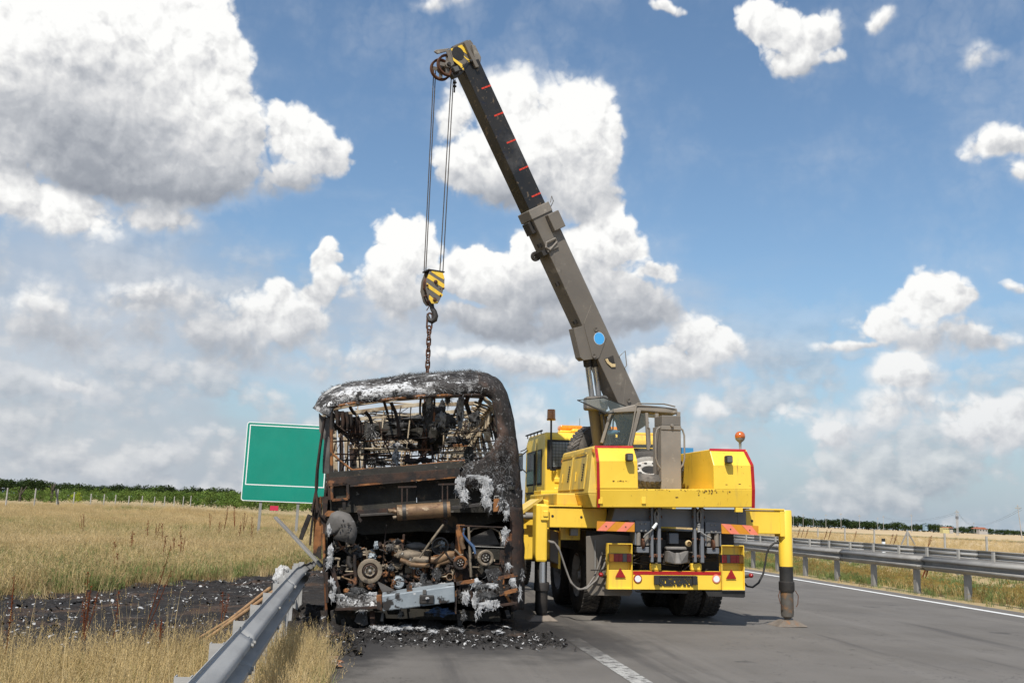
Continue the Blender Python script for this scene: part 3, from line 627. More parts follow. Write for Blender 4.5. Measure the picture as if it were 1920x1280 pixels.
# right barriers
def right_barrier(label,u,z0,side,vstart,vend,pst,m,poff,v0post,ps):
    t=thing('guardrail',label,'guardrail',frame((0,0,0),0)); v=vstart
    while v<vend:
        L=4.0 if v<60 else 16
        b=MB(); rail_mesh(b,[(u,x,z0-(0.0),0) for x in lin(v,v+L+.08,3)],side,.3); b.build('rail',m,t,smooth=50,thick=.005)
        if v<50:
            b=MB()
            for dz in (.085,-.085):
                for dv in (.05,.2): b.cyl(uv(u-side*0-.07*1,v+dv,z0+dz),uv(u-.09,v+dv,z0+dz),.015,.012,6)
            b.build('bolt',M['galvd'],t)
        v+=L
    for i in range(pst): 
        place(ps,'post',t,Matrix.Translation(uv(u+poff,v0post+i*2.0*(1 if i<40 else 1),HT(u,20)*0))@Matrix.Rotation(math.radians(-RAZ),4,'Z'))
    return t
pr=MB(); pr.box(-.05,.05,-.07,-.064,-.9,.79); pr.box(-.05,-.044,-.064,.07,-.9,.79); pr.box(-.05,.05,.064,.07,-.9,.79); prm=pr.mesh('post',M['galvd'])
right_barrier('near grey guardrail on the right, its posts in weeds beside the white edge line',12.55,.685,-1,9.5,160,38,M['galvd'],.075,14.0,prm)
pr=MB(); pr.box(-.03,.03,-.06,.06,-.9,.80); prm2=pr.mesh('post',M['galv'])
right_barrier('far grey guardrail on the right, seen from behind with its posts in front',20.6,.675,1,20,260,90,M['galv'],-.09,21.0,prm2)

pts=[]; random.seed(19)
for _ in range(900):
    i=random.randrange(len(BURN)-1); f=random.random(); u=BURN[i][0]*(1-f)+BURN[i+1][0]*f+random.gauss(0,.3); v=BURN[i][1]*(1-f)+BURN[i+1][1]*f+random.gauss(0,.4)
    if u>-.8: continue
    pts.append((*uv(u,v,HT(u,v)),random.uniform(-.4,.4),random.uniform(-.4,.4),random.random()*6.28,random.uniform(.25,.6),random.choice([7,7,5,0,3])))
scatter('scorched_grass',pts,mid_src,'low scorched grass along the ragged edge of the burnt patch')
# ------------------------------------------------------------------ crane truck
O=atY(1268,1000,13.9); TM=frame((O.x,O.y,0),-9.0,1.25)
truck=thing('crane_truck','yellow truck crane standing on its outriggers with the taupe boom raised over the burnt bus','truck crane',TM)
def T(x,y,v,ax=1): return pix(TM,x,y,v,ax)
def Z3(x,y): return 960+x/5.817,740+y/5.817
def Z4(x,y): return 960+x/4.923,920+y/4.923
def Z5(x,y): return 1220+x/6.4,780+y/6.4
def Z6(x,y): return 1220+x/5.333,940+y/5.333
def TP(pts,y0,dy,name,m,cv=None,bevel=0,parent=None,label=None,smooth=None):
    b=MB(); b.prism([T(*(cv(*p) if cv else p),y0) for p in pts],(0,dy,0)); return b.build(name,m,parent or truck,bevel=bevel,label=label,smooth=smooth)
# --- rear housing: two boxes joined by a low beam.  Rear profile: y offset by height
HY=-.35      # rear plane of the housing
sec=[(952,.035),(916,0.0),(868,0.0),(838,.13)]   # reference rows at the right corner: pixel row, setback
def hp(x,y,back=0.):   # point on the rear skin; the top slopes forward
    p=T(x,y,HY); zt=[T(1265,r,HY).z for r,_ in sec]
    z=p.z; s=0
    if z<zt[1]: s=.05*(zt[1]-z)/(zt[1]-zt[0])
    elif z>zt[2]: s=.14*(z-zt[2])/(zt[3]-zt[2])
    return T(x,y,HY+s)+Vector((0,back,0))
def skin(outline_rows,name,m,depth,bevel=.012,label=None):
    # outline_rows: list of (xl,xr,y) pixel rows from bottom to top -> solid with sloped back
    b=MB(); A=[];B=[]
    for (xl,xr,y) in outline_rows: 
        yl=y; A.append(hp(xl,y)); B.append(hp(xr,y))
    n=len(A); fr=[b.a(p) for p in A]; fl=[b.a(p) for p in B]
    D=[Vector((0,depth-(A[i].y-HY),0)) for i in range(n)]
    bk=[b.a(A[i]+D[i]) for i in range(n)]; bl=[b.a(B[i]+D[i]) for i in range(n)]
    for i in range(n-1):
        b.f([fr[i],fl[i],fl[i+1],fr[i+1]]); b.f([bk[i],bk[i+1],bl[i+1],bl[i]]); b.f([fr[i],fr[i+1],bk[i+1],bk[i]]); b.f([fl[i],bl[i],bl[i+1],fl[i+1]])
    b.f([fr[0],bk[0],bl[0],fl[0]]); b.f([fr[-1],fl[-1],bl[-1],bk[-1]])
    return b.build(name,m,truck,bevel=bevel,label=label)
# x of a point leaning forward must be corrected so that edges stay plumb: rows are given as seen
skin([(1121,1415,951),(1120,1416,916.5)],'rear_beam',M['yellow'],1.9)
skin([(1120,1197,916),(1118.5,1195.5,864),(1115,1187,835)],'left_housing',M['yellow'],2.1)
skin([(1339,1416,918),(1338,1413,872),(1330,1399,842)],'right_housing',M['yellow'],2.1)
# left flank skin, dusty and with side shade in its paint, two locker doors
XL=T(1119,900,HY).x-.004
def S(x,y): return pix(TM,x,y,XL,0)
b=MB(); 
q=[(902,548),(868,556),(560,612),(505,1045),(500,1100),(905,1118),(915,1195),(925,1195),(918,900)]
def side_quad(pts,cv=Z3,off=0): return [S(*cv(x,y))+Vector((-off,0,0)) for x,y in pts]
# wedge: bottom swells outwards
zt,zb=T(1115,835,HY).z,T(1120,951,HY).z; zm=T(1119,925,HY).z
yA,yB=HY+.06,HY+2.05
P=lambda x,y,z:(XL+x,y,z)
b.hexa([P(-.10,yA,zm),P(.02,yA,zm),P(.02,yB,zm),P(-.10,yB,zm)],[P(-.015,yA+.10,zt-.01),P(.02,yA+.10,zt-.01),P(.02,yB,zt-.01),P(-.015,yB,zt-.01)])
b.build('side_cladding',M['yellowd'],truck,bevel=.01)
b=MB(); b.hexa([P(-.03,yA+.02,zb),P(.02,yA+.02,zb),P(.02,yB+.45,zb),P(-.03,yB+.45,zb)],[P(-.10,yA,zm-.003),P(.02,yA,zm-.003),P(.02,yB+.45,zm-.003),P(-.10,yB+.45,zm-.003)])
b.build('side_skirt',M['yellowd'],truck,bevel=.01)
def sidex(z): return XL-.015-.085*(zt-z)/(zt-zm)
for k in range(2):
    ya=yA+.25+k*.88; z0,z1=zm+.06,zt-.10; t=.018
    b=MB(); b.hexa([(sidex(z0)-t,ya,z0),(sidex(z0)+.001,ya,z0),(sidex(z0)+.001,ya+.78,z0),(sidex(z0)-t,ya+.78,z0)],[(sidex(z1)-t,ya+.03,z1),(sidex(z1)+.001,ya+.03,z1),(sidex(z1)+.001,ya+.76,z1),(sidex(z1)-t,ya+.76,z1)])
    d=b.build('locker_door',M['yellowd'],truck,bevel=.008)
    b=MB(); zz=z0+.12
    for j in range(7): b.box(sidex(zz+j*.035)-t-.008,sidex(zz+j*.035)-t,ya+.10,ya+.16,zz+j*.035,zz+j*.035+.022)
    b.build('vent',M['dark'],d)
    b=MB(); b.bar((sidex(z1)-.025,ya+.05,z1+.02),(sidex(z1)-.025,ya+.73,z1+.02),.02); b.build('hinge',M['yellowd'],d)
    b=MB(); b.bar((sidex(zz)-.03,ya+.5,zz),(sidex(zz+.1)-.03,ya+.5,zz+.13),.012); b.build('handle',M['yellow'],d)
b=MB(); 
for yy,z in ((yA+.05,zt-.06),(yB-.03,zt-.12)): b.box(sidex(z)-.012,sidex(z)+.01,yy-.02,yy+.02,z-.02,z+.02)
b.build('side_marker',M['orng'],truck)
# red reflective tape along the rear edges
def tape(rows,w,horiz=False,name='red_tape'):
    b=MB(); o=Vector((0,-.004,0))
    if horiz: b.poly([hp(*rows[0])+o,hp(*rows[1])+o,hp(rows[1][0],rows[1][1]+w)+o,hp(rows[0][0],rows[0][1]+w)+o])
    else:
        for i in range(len(rows)-1):
            (x,y),(x2,y2)=rows[i],rows[i+1]; b.poly([hp(x,y)+o,hp(x+w,y)+o,hp(x2+w,y2)+o,hp(x2,y2)+o])
    return b.build(name,M['redtape'],truck,thick=.002)
tape([(1119.5,951),(1119.2,917)],5.5); tape([(1119.2,917),(1118.2,866)],5.5); tape([(1118.2,865),(1114.8,840)],5.5)
tape([(1115,835),(1187,835.5)],4.2,True)
tape([(1409.2,952),(1409.6,918)],6); tape([(1409.6,918),(1407,873)],6); tape([(1407,872),(1394,846)],6)
tape([(1330,840.5),(1398,842)],4.2,True)
# small work lamps on the housing
def worklamp(x,y):
    p=hp(x,y); b=MB(); b.box(p.x-.048,p.x+.048,p.y-.15,p.y-.045,p.z-.05,p.z+.055)
    o=b.build('work_lamp',M['black'],truck,bevel=.02); b=MB(); b.box(p.x-.036,p.x+.036,p.y-.154,p.y-.149,p.z-.035,p.z+.04); b.build('lens',M['clens'],o)
    b=MB(); b.box(p.x-.01,p.x+.01,p.y-.05,p.y+.02,p.z-.015,p.z+.015); b.build('bracket',M['black'],o)
worklamp(1176,858); worklamp(1361,862)
# little square welded plates and chipped handles on the beam
b=MB()
for x in (1126,1207): 
    p=hp(x,937); b.box(p.x-.03,p.x+.03,p.y-.008,p.y+.01,p.z-.05,p.z+.05)
b.build('weld_plate',M['yellow'],truck,bevel=.006)
b=MB(); p=hp(1386,951); b.box(p.x-.05,p.x+.05,p.y,p.y+.05,p.z-.06,p.z); b.build('lug',M['yellow'],truck)
random.seed(55); b=MB()
def chip(x,y,w_,h_):
    p=hp(x,y)+Vector((0,-.0025,0)); n=5; b.poly([p+Vector((w_*math.cos(6.28*k/n+.4)*random.uniform(.5,1),0,h_*math.sin(6.28*k/n+.4)*random.uniform(.5,1))) for k in range(n)])
for x0,x1,n in ((1149,1155,4),(1158,1167,7),(1168,1175,4)):
    for _ in range(n): chip(random.uniform(x0,x1),901+random.uniform(-.6,.8),.012,.006)
for _ in range(34): chip(random.gauss(1318,20),918.5+abs(random.gauss(0,3.2)),random.uniform(.005,.016),random.uniform(.004,.012))
for _ in range(22): chip(random.uniform(1200,1335),917.2+random.uniform(0,.8),random.uniform(.006,.02),.004)
for _ in range(16): chip(random.uniform(1125,1410),random.uniform(870,948),random.uniform(.003,.008),random.uniform(.003,.008))
for x,y in ((1270,931.5),(1362,908),(1387,907),(1268,932)): chip(x,y,.025,.007)
b.build('paint_chips',M['chainr'],truck,kind='stuff',recalc=False)
# orange globe lamp on a stalk
p=T(1387.5,818,HY+.45); b=MB(); b.lathe([(0,.075),(.04,.066),(.064,.042),(.074,.01),(.07,-.022),(.066,-.024)],p,(0,0,1),20); gl=b.build('globe_beacon',M['orglobe'],truck,smooth=60)
b=MB(); b.lathe([(.067,-.024),(.062,-.045),(.04,-.07),(.02,-.085),(.016,-.18),(.03,-.2)],p,(0,0,1),16); b.build('beacon_stalk',M['galvd'],gl,smooth=60)
# --- grey chassis beam under the housing
TP([(1148,970),(1153,952),(1397,955),(1397,989),(1300,989),(1190,985),(1178,975),(1146,978)],.0,.5,'chassis_beam',M['greyp'],bevel=.008)
b=MB(); a=T(1398.5,972,.0); b.box(a.x-.12,a.x,-.006,.5,a.z-.15,a.z+.10); b.build('beam_end',M['greyp'],truck)
# --- outriggers
def beamx(x0,x1,y0,y1,ya,d,name,m=None):
    a=T(x0,y0,ya); c=T(x1,y1,ya); b=MB(); b.box(a.x,c.x,ya,ya+d,c.z,a.z); return b.build(name,m or M['yellow'],truck,bevel=.012)
OY=.32
beamx(1024,1138,951,990,OY,.34,'outrigger_beam'); beamx(1397.5,1465,956,1001,OY,.34,'outrigger_beam')
b=MB(); a=T(1024,949,OY); c=T(1138,951,OY); b.box(a.x,c.x,OY-.02,OY+.36,a.z-.0,a.z+.02); a=T(1397.5,954,OY); c=T(1470,956,OY); b.box(a.x,c.x,OY-.02,OY+.36,a.z-.01,a.z+.012); b.build('beam_flange',M['yellow'],truck,bevel=.004)
b=MB()
for x,y in ((1036,967),(1090,969),(1410,976)):
    p=T(x,y,OY); b.cyl((p.x,OY-.004,p.z),(p.x,OY+.01,p.z),.018,n=14)
b.build('bore_hole',M['black'],truck)
def gz(x): return -x*math.tan(math.radians(1.25))   # local height of the road surface
# right leg
c=T(1475,1000,OY+.05); r=.098; cx,cy=c.x,OY+.1; zt_=T(1475,956,OY).z; zb_=T(1475,1062,OY).z
b=MB(); b.lathe([(0,zt_),(r*.9,zt_),(r,zt_-.015),(r,zb_),(r*.9,zb_)],(cx,cy,0),(0,0,1),28); leg=b.build('outrigger_leg',M['yellow'],truck,smooth=40)
b=MB(); a=T(1463,957,OY); b.box(a.x-.01,cx-.05,OY-.01,OY+.2,T(1475,1006,OY).z,zt_-.0); b.build('leg_web',M['yellow'],leg,bevel=.01)
z1=T(1475,1091,OY).z; b=MB(); b.cyl((cx,cy,z1),(cx,cy,zb_),r*.98,n=28); b.build('leg_sleeve',M['black'],leg,smooth=40)
z2=T(1475,1110,OY).z; b=MB(); b.lathe([(r*1.0,z1+.01),(r*1.13,z1),(r*1.13,z2+.03),(r*1.02,z2)],(cx,cy,0),(0,0,1),24); b.build('leg_collar',M['dark'],leg,smooth=40)
g0=gz(cx); z3=g0+.13; b=MB(); b.lathe([(r*.93,z1),(r*.93,z3+.04),(r*.85,z3),(r*.5,z3-.02),(.04,z3-.03),(.04,g0+.05)],(cx,cy,0),(0,0,1),24); b.build('leg_piston',mat('dusty_piston_steel',(.15,.135,.115),(.10,.09,.078),4,.6,.3,patches=[((.30,.16,.07),4,.50,.15)]),leg,smooth=40)
b=MB(); b.hexa([(cx-.23,cy-.20,g0+.004),(cx+.23,cy-.20,g0+.004),(cx+.23,cy+.20,g0+.004),(cx-.23,cy+.20,g0+.004)],[(cx-.10,cy-.09,g0+.085),(cx+.10,cy-.09,g0+.085),(cx+.10,cy+.09,g0+.085),(cx-.10,cy+.09,g0+.085)])
padm=mat('worn_pad_steel',(.23,.19,.155),(.15,.125,.10),5,.75,.2,patches=[((.26,.13,.06),5,.57,.1)])
b.build('foot_pad',padm,leg,bevel=.012)
b=MB()
for s in (-1,1): b.tube([(cx+s*.115,cy-.03,z2+.02),(cx+s*.15,cy-.05,z2-.05),(cx+s*.13,cy-.07,z2-.16),(cx+s*.10,cy-.08,z2-.2)],.006,6)
b.build('retaining_chain',M['chainr'],leg,smooth=50)
# left leg: square housing, chrome rod, dark cylinder, pad
a=T(1005.5,944,OY-.05); c=T(1026,1053,OY-.05)
b=MB(); b.box(a.x,c.x,OY-.05,OY+.22,c.z,a.z); legl=b.build('outrigger_leg',M['yellow'],truck,bevel=.025)
b=MB(); zz=T(1016,975,OY).z; b.box(c.x-.10,c.x+.012,OY-.075,OY-.048,zz,zz+.2); b.box(c.x-.07,c.x+.0,OY-.09,OY-.05,zz+.05,zz+.13); b.build('leg_clamp',M['yellow'],legl,bevel=.01)
p=T(1017,1053,OY); lx,ly=p.x,OY+.04; zt2=p.z; 
zc=T(1016,1108,OY).z; gl_=gz(lx)
b=MB(); b.cyl((lx-.0,ly-.045,zc+.02),(lx-.0,ly-.045,zt2),.045,n=20); b.build('chrome_rod',M['chrome'],legl,smooth=40)
b=MB(); b.lathe([(.086,zt2),(.086,zc+.06)],(lx+.0,ly+.07,0),(0,0,1),20); b.lathe([(.10,zc+.12),(.105,zc+.10),(.105,zc+.01),(.085,zc)],(lx,ly,0),(0,0,1),20); b.build('leg_cylinder',M['dark'],legl,smooth=40)
b=MB(); b.lathe([(.085,zc+.01),(.085,gl_+.12),(.07,gl_+.09),(.04,gl_+.05)],(lx,ly,0),(0,0,1),20); b.build('leg_piston',M['dark'],legl,smooth=40)
b=MB(); b.hexa([(lx-.21,ly-.17,gl_+.004),(lx+.21,ly-.17,gl_+.004),(lx+.21,ly+.17,gl_+.004),(lx-.21,ly+.17,gl_+.004)],[(lx-.11,ly-.08,gl_+.07),(lx+.11,ly-.08,gl_+.07),(lx+.11,ly+.08,gl_+.07),(lx-.11,ly+.08,gl_+.07)]); b.build('foot_pad',padm,legl,bevel=.012)
# yellow outrigger stowage ahead of the left leg, reaching forward beside the chassis
b=MB(); a=T(978,962,1.1); c=T(1006,1048,1.1)
b.prism([T(978,958,1.1),T(1016,934,1.1),T(1030,938,1.1),T(1030,1046,1.1),T(978,1050,1.1)],(0,.9,0)); b.build('front_outrigger_box',M['yellow'],truck,bevel=.02)
b=MB(); b.hexa([T(976,966,1.0),T(1018,936,1.0),T(1018,936,2.3),T(976,966,2.3)],[T(976,959,1.0),T(1018,930,1.0),T(1018,930,2.3),T(976,959,2.3)]); b.build('sloping_rail',M['yellowd'],truck)
b=MB(); p=T(985,968,.95); b.cyl(p+Vector((-.12,0,0)),p+Vector((.05,0,0)),.025); b.cyl(p+Vector((.0,0,.01)),p+Vector((.16,0,.01)),.05); b.build('cylinder_fitting',M['galvd'],truck,smooth=40)
b=MB(); b.box(T(1050,930,.9).x-.13,T(1050,930,.9).x+.5,.5,2.6,T(1050,948,.9).z,T(1050,925,.9).z); b.build('deck_edge',M['yellowd'],truck,bevel=.02)
b=MB(); a=T(1012,925,2.0); b.box(a.x,a.x+.5,1.9,2.5,a.z-.03,a.z+.05); b.build('deck_lip',M['yellow'],truck,bevel=.01)
# grey locker by the leg
b=MB(); a=T(1031,995,.75); c=T(1047,1055,.75); b.hexa([(a.x,.75,c.z+.04),(c.x,.75,c.z-.02),(c.x,1.3,c.z-.02),(a.x,1.3,c.z+.04)],[(a.x,.75,a.z+.03),(c.x,.75,a.z-.02),(c.x,1.3,a.z-.02),(a.x,1.3,a.z+.03)]); b.build('side_locker',M['beige'],truck,bevel=.01)
b=MB(); b.box(c.x+.001,c.x+.035,.78,1.35,c.z-.08,a.z); b.build('locker_frame',M['yellow'],truck)
b=MB(); b.box(c.x-.0,c.x+.28,.62,.70,T(1092,1012,.62).z,T(1092,988,.62).z); b.build('bracket_plate',M['yellow'],truck)
b=MB(); q=T(1077,997,.45); b.box(q.x-.055,q.x+.055,.45,.55,q.z-.05,q.z+.05); b.build('shackle_box',M['galvd'],truck,bevel=.01)
# --- chevron boards
def board(pts,cv,dirn,name):
    P_=[T(*cv(*p),-.33) for p in pts]; tl,tr,br,bl=P_
    parent=None; b=MB(); b.prism([tl,tr,br,bl],(0,.012,0)); o=b.build(name,M['orng'],truck)
    b=MB(); Wd=(tr-tl).length; n=4; 
    def pt(s,t): return (tl*(1-s)+tr*s)*(1-t)+(bl*(1-s)+br*s)*t+Vector((0,-.003,0))
    sh=.16*dirn
    for s0 in ((.24,.76) if dirn<0 else (.0,.55)):
        s1=s0+.25
        top0,top1=s0,s1; q=[(top0+ (0 if dirn<0 else 0),0),(top1,0),(top1+sh*1.5,1),(top0+sh*1.5,1)]
        b.poly([pt(max(0,min(1,s)),t) for s,t in q])
    b.build('stripe',M['pink'],o)
    b=MB()
    for s in (.24,.76): c=pt(s,.5); b.cyl(c,c+Vector((0,-.006,0)),.009,n=8)
    b.build('rivet',M['dark'],o)
    b=MB(); c=pt(.5,.5); b.box(c.x-.03,c.x+.03,-.30,.0,c.z-.03,c.z+.03); b.build('board_bracket',M['greyp'],o)
board([(785,278),(1132,290),(1132,376),(782,366)],Z4,-1,'chevron_board')
board([(705,220),(1078,243),(1078,333),(712,318)],Z6,1,'chevron_board')
# --- lamp boxes (folded sheet trays)
def lampbox(x0,x1,y0,y1,label=None):
    a=T(x0,y0,-.02); c=T(x1,y1,-.02); w=.012; b=MB(); d=.07
    b.box(a.x,c.x,d,d+.01,c.z,a.z); b.box(a.x,a.x+w,-.02,d,c.z,a.z); b.box(c.x-w,c.x,-.02,d,c.z,a.z); b.box(a.x+w,c.x-w,-.02,d,a.z-w,a.z); b.box(a.x+w,c.x-w,-.02,d,c.z,c.z+w)
    mid=c.z+(a.z-c.z)*.42; b.box(a.x+w,c.x-w,.01,d,c.z+w,mid)
    return b.build('lamp_box',M['yellow'],truck,bevel=.003)
lb1=lampbox(1139.5,1186,1018,1104.5); lb2=lampbox(1352.5,1397,1021.5,1106)
def cluster(x0,x1,y0,y1,seq,par):
    a=T(x0,y0,-.03); c=T(x1,y1,-.03); n=sum(s[1] for s in seq); x=a.x; 
    b=MB(); b.box(a.x-.004,c.x+.004,-.028,.06,c.z-.004,a.z+.004); b.build('lamp_body',M['dark'],par)
    for m,w in seq:
        x2=x+(c.x-a.x)*w/n; b=MB(); b.box(x+.001,x2-.001,-.04,-.027,c.z,a.z); b.build('tail_lamp',M[m],par,bevel=.003); x=x2
cluster(1142,1184,1037.5,1052.5,[('amber',2.2),('redlens',2.4),('redlens',1.8),('clens',2),('redlens',2.3)],lb1)
cluster(1353.5,1394,1040,1055,[('redlens',2.4),('clens',1.7),('redlens',3),('redlens',1.5),('amberd',2.2)],lb2)
def tri(x0,x1,xa,ya,yb,par):
    b=MB(); P_=[T(x0,yb,-.012),T(x1,yb,-.012),T(xa,ya,-.012)]; b.prism(P_,(0,.012,0)); b.build('reflector_triangle',M['redlens'],par,bevel=.003)
tri(1153.5,1173.5,1163,1064,1082,lb1); tri(1361.5,1381,1371.5,1066.5,1084.5,lb2)
# --- bumper
b=MB(); a=T(1187,1069.5,.0); c=T(1352,1105.5,.0); b.box(a.x,c.x,.0,.10,c.z,a.z); bm_=b.build('rear_bumper',M['yellow'],truck,bevel=.006)
b=MB(); e=T(1187,1076.3,0); b.box(a.x,c.x,-.004,-.0005,e.z,a.z-.002); b.build('red_tape',M['redtape'],bm_)
for x,y,mm in ((1195.8,1084.3,'redlens'),(1343,1084.6,'pink')):
    p=T(x,y,-.005); b=MB(); b.lathe([(0,.008),(.056,.008),(.060,.0)],p,(0,-1,0),24); o=b.build('round_reflector',M[mm],bm_); b=MB(); b.lathe([(0,.011),(.044,.011)],p,(0,-1,0),24); b.build('reflector_centre',M['swhite'],o)
# number plate holder with broken dark plate
a=T(1228,1080,-.03); c=T(1306,1098.5,-.03); b=MB(); b.box(a.x-.01,a.x+.055,-.055,.0,c.z+.02,a.z+.01); b.box(c.x-.055,c.x+.01,-.055,.0,c.z+.02,a.z+.01); b.box(a.x,c.x,-.02,-.001,a.z-.01,a.z+.012); b.build('plate_holder',M['black'],bm_,bevel=.006)
b=MB(); random.seed(3); nx,nzz=26,7; dx=(c.x-a.x-.1)/nx; dz=(a.z-.012-c.z)/nzz
for i in range(nx):
    for j in range(nzz):
        if random.random()<(.24 if j<6 else .15): continue
        b.box(a.x+.05+i*dx,a.x+.05+(i+1)*dx,-.014,-.003,c.z+j*dz,c.z+(j+1)*dz)
b.build('plate_lattice',M['black'],bm_)
# under-bumper flaps and step posts
TP([(1322,1106.5),(1397,1107),(1397,1118),(1394,1120),(1328,1117)],.02,.02,'flap',M['black'])
TP([(1190,1106.5),(1290,1107),(1288,1112),(1195,1110)],.04,.05,'under_beam',M['dark'])
for x0,x1 in ((1221,1240),(1296.5,1316)): beamx(x0,x1,1056,1069,.01,.08,'step_post')
# mud flap on the left, wrapping round the rear wheels
TP([(1099,1005),(1139,1000),(1186,1004),(1186,1110),(1181,1117),(1107,1115.5),(1100,1105)],.28,.02,'mud_flap',M['beige'],bevel=.006)
b=MB(); b.tube([T(1116,1012,.26),T(1116,1070,.26)],.012,6); b.build('flap_strap',M['galvd'],truck)
# --- folded rear stay arms
def arm(x0,x1,y0,y1,yy=-.10,w=None):
    a=T(x0,y0,yy); c=T(x1,y1,yy); b=MB(); b.box(a.x,c.x,yy,yy+.07,c.z,a.z); o=b.build('stay_arm',M['greyp'],truck,bevel=.01)
    b=MB(); 
    for f in (.08,.22,.6,.9): z=a.z+(c.z-a.z)*f; b.cyl((a.x-.02,yy+.02,z),(c.x+.02,yy+.02,z),.014,n=8)
    b.build('pin',M['chainr'],o)
arm(1220.5,1226,944,1054); arm(1233,1240,945,1054); arm(1300.5,1307,945,1054); arm(1313,1321,946,1055)
b=MB()
for x,y,x2 in ((1221,968,1241),(1300,969,1321),(1221,1040,1241),(1301,1042,1321)): b.cyl(T(x,y,-.07),T(x2,y,-.07),.016,n=10)
b.build('stay_pin',M['chainr'],truck)
# --- roller boxes
def rollers(x0,x1,y0,y1,flip):
    a=T(x0,y0,-.06); c=T(x1,y1,-.06); b=MB(); w=.02; zm_=c.z+(a.z-c.z)*.6
    b.box(a.x,c.x,.0,.12,zm_,a.z); b.box(a.x,a.x+w,-.06,.2,c.z+.05,a.z); b.box(c.x-w,c.x,-.06,.2,c.z+.05,a.z); b.box(a.x,c.x,-.07,-.0,zm_-.0,a.z)
    b.box(a.x+.03,c.x-.03,-.05,.14,c.z-.05,c.z+.03)
    o=b.build('roller_box',M['greyp'],truck,bevel=.008)
    b=MB(); ww=(c.x-a.x); 
    for f in (.24,.74): x=a.x+ww*f; b.cyl((x,-.03,c.z+.05),(x,-.03,zm_),.034,n=14)
    b.build('roller',M['beiged'],o,smooth=40)
    b=MB(); x=a.x+ww*.49; b.cyl((x-.015,-.03,c.z+.07),(x+.015,-.03,c.z+.07),.07,n=18); b.build('pulley',M['chainr'],o,smooth=40)
    b=MB()
    for fx in (.36,.62):
        for z in (a.z-.04,a.z-.13): b.cyl((a.x+ww*fx,-.085,z),(a.x+ww*fx,-.07,z),.014,n=8)
    b.build('bolt',M['galvd'],o)
rollers(1190.5,1221.5,975.5,1029,False); rollers(1322,1353,978,1031,True)
# hoses and shackles hanging on the arms
b=MB(); b.tube([T(*Z4(*q),-.13) for q in ((1215,430),(1235,405),(1275,375),(1300,350),(1330,300),(1340,250),(1335,225))],.013,8); b.build('cable',M['hose'],truck,smooth=60)
b=MB(); b.tube([T(*Z4(*q),-.14) for q in ((1300,345),(1318,325),(1336,295))],.022,8); b.build('white_sleeve',M['swhite'],truck,smooth=60)
b=MB(); b.tube([T(1310+2.2*math.sin(k*1.6),981+k*.85,-.14+.015*math.cos(k*1.6)) for k in range(20)],.010,6); b.tube([T(1313,996,-.13),T(1322,1003,-.12),T(1333,1008,-.1)],.010,6); b.build('coiled_cable',M['galv'],truck,smooth=60)
b=MB()
for x in (1231,1311):
    b.tube([T(x-3.5,962,-.12),T(x-2.5,978,-.12),T(x+2.5,978,-.12),T(x+3.5,962,-.12),T(x,955,-.12)],.014,8,closed=True)
b.build('shackle',M['galvd'],truck,smooth=60)
# --- underbody: chassis rails, hitch, axle, tanks
b=MB(); a=T(1195,985,.5); 
b.box(-.42,-.30,.25,6.3,.62,.92); b.box(.30,.42,.25,6.3,.62,.92); b.box(-1.0,1.0,.55,.7,.55,.95); b.box(-1.1,1.1,.6,6.0,.95,1.25)
b.build('chassis_frame',M['dark'],truck,bevel=.01)
b=MB(); a=T(1200,1010,.2); c=T(1345,1052,.2); b.box(a.x,c.x,.2,.3,c.z,a.z); b.build('cross_member',M['dark'],truck,bevel=.01)
b=MB(); a=T(1255,999,.06); c=T(1273,1019,.06); b.box(a.x,c.x,.06,.2,c.z,a.z); hb=b.build('tow_hitch',M['greyp'],truck,bevel=.01)
b=MB(); p=T(1273,1040,.0); b.hexa([p+Vector(q) for q in ((-.2,.1,-.12),(.2,.1,-.12),(.2,.2,-.12),(-.2,.2,-.12))],[p+Vector(q) for q in ((-.16,.06,.1),(.16,.06,.1),(.16,.2,.1),(-.16,.2,.1))]); b.build('hitch_plate',M['dark'],hb,bevel=.01)
b=MB(); p=T(1270,1040,-.02)
for s in (-1,1): b.hexa([p+Vector(q) for q in ((s*.03,-.02,-.12),(s*.15,.0,-.1),(s*.15,.1,-.1),(s*.03,.1,-.12))],[p+Vector(q) for q in ((s*.02,.0,.02),(s*.14,-.07,.06),(s*.14,.1,.06),(s*.02,.1,.02))])
b.cyl(p+Vector((0,-.02,-.12)),p+Vector((0,.0,.03)),.055,.03,14); b.box(p.x-.15,p.x+.15,-.0,.08,p.z+.07,p.z+.11); b.build('hitch_jaw',M['hose'],hb,bevel=.012)
b=MB(); p=T(1289,1018,.02); b.lathe([(0,.0),(.04,.01),(.045,.05),(.03,.07)],p,(0,-1,0),12); b.build('socket',M['cream'],truck)
b=MB(); random.seed(12)
for _ in range(26):
    x=random.uniform(-.75,.8); z=random.uniform(.62,1.02); b.tube([(x,.15,z),(x+random.uniform(-.3,.3),.1,z+random.uniform(-.12,.08)),(x+random.uniform(-.5,.5),.15,z+random.uniform(-.1,.1))],.010,5)
b.build('hose_bundle',M['dark'],truck,smooth=50)
